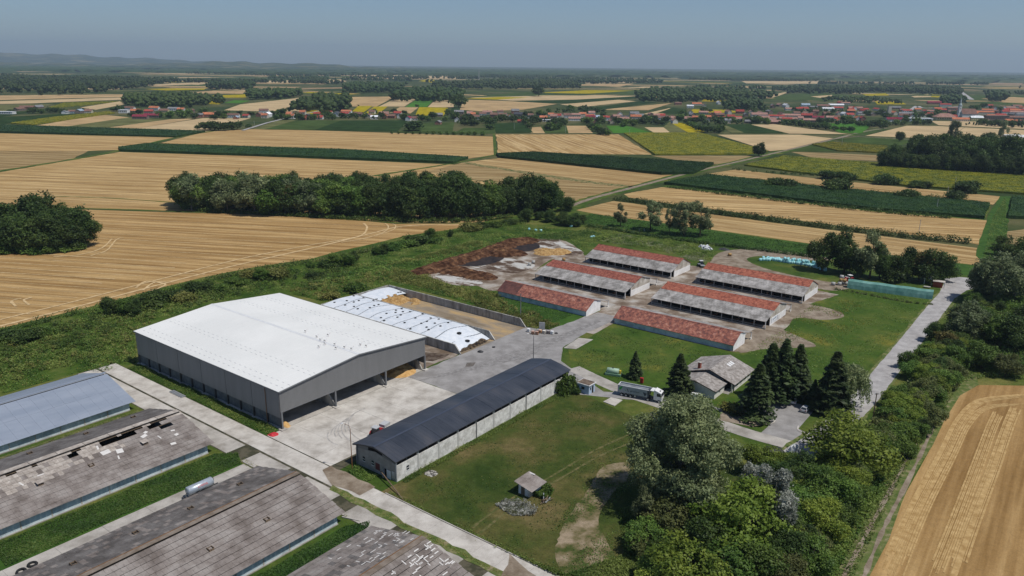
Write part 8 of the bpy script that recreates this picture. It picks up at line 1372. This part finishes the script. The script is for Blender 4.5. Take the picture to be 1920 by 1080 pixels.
for px_, n_, l_ in (([(1285, 228), (1330, 238), (1400, 234), (1400, 230), (1330, 226)], 40, 'garden scrub below the orange roofs right of the track'), ([(1400, 231), (1530, 240), (1560, 236), (1440, 229)], 50, 'garden scrub along the long red roofs'), ([(1540, 233), (1640, 239), (1700, 234), (1600, 229)], 50, 'garden scrub left of the cream tower'), ([(1450, 206), (1540, 212), (1600, 212), (1540, 203)], 50, 'trees between the two rows of right village roofs'), ([(1690, 222), (1760, 219), (1760, 210), (1700, 212)], 40, 'trees between tower and villa'), ([(1030, 214), (1120, 210), (1120, 203), (1060, 204)], 40, 'trees behind the middle of the village'), ([(960, 228), (1060, 236), (1060, 230), (980, 222)], 45, 'garden trees before the middle of the village'), ([(850, 234), (950, 230), (950, 222), (860, 224)], 45, 'garden trees of the centre left gardens'), ([(1140, 232), (1250, 234), (1250, 228), (1150, 226)], 40, 'garden trees before the pinkish roofs'), ([(1780, 236), (1960, 242), (1960, 232), (1850, 231)], 50, 'garden scrub below the church'), ([(640, 223), (800, 226), (800, 222), (660, 217)], 45, 'garden scrub of the left village rows'), ([(530, 226), (640, 226), (640, 220), (540, 219)], 25, 'garden scrub right of the village road')):
    wood_mass('garden_scrub', px_, n_, 4, 8.5, l_)
rr2 = random.Random(55)
for i in range(46):
    d = rr2.uniform(3300, 6200); a = rr2.uniform(-.68, .68); x, y = d*math.sin(a), d*math.cos(a); w, l = rr2.uniform(40, 130), rr2.uniform(250, 800); th = rr2.choice([0, .1, -.2])
    pts = [Vector((x+p*l/2, y+p*l/2*th+q*w/2, 0)) for p, q in ((-1, -1), (1, -1), (1, 1), (-1, 1))]; wood_mass('forest_belt', [PX(p) for p in pts], int(l*w/700)+20, 14, 22, 'dark forest belt crossing the far plain, %s of picture' % ('left side' if a < -.25 else 'middle' if a < .25 else 'right side'))
for i in range(90):
    d = rr2.uniform(6000, 12500); a = rr2.uniform(-.68, .68); x, y = d*math.sin(a), d*math.cos(a); w, l = rr2.uniform(120, 400), rr2.uniform(700, 2400); th = rr2.choice([0, .08, -.1]); mb = MB(); n_ = int(l/45)
    for k in range(n_+1):
        for yy, hh in ((-w/2, 0), (-w/2+12, .85), (0, 1), (w/2, .9), (w/2+5, 0)): t = -l/2+l*k/n_; mb.v.append((x+t, y+t*th+yy+rr2.uniform(-14, 14), (0 if hh == 0 else 20*hh*rr2.uniform(.75, 1.15))*(0 if k in (0, n_) else 1)))
    for k in range(n_):
        for j in range(4): mb.f.append((k*5+j, (k+1)*5+j, (k+1)*5+j+1, k*5+j+1))
    tag(mb.build('forest_belt', LF['dark']), 'low dark forest belt near the horizon, %s of picture' % ('left side' if a < -.25 else 'middle' if a < .25 else 'right side'), 'wood', 'forest belts near the horizon', 'stuff')
# ================================================================= haze
hb = MB(); hb.box(-26500, 26500, -26500, 26500, -1.5, 620)
hm = bpy.data.materials.new('haze_air'); hm.use_nodes = True; hn = hm.node_tree; hn.nodes.remove(hn.nodes['Principled BSDF']); pv = hn.nodes.new('ShaderNodeVolumePrincipled'); pv.inputs['Color'].default_value = (.66, .84, 1.0, 1); pv.inputs['Density'].default_value = 6.3e-5; pv.inputs['Anisotropy'].default_value = 0.15
hn.links.new(pv.outputs[0], hn.nodes['Material Output'].inputs['Volume']); ho = hb.build('haze', hm, kind='stuff'); tag(ho, 'thin blue summer haze over the plain', 'haze')
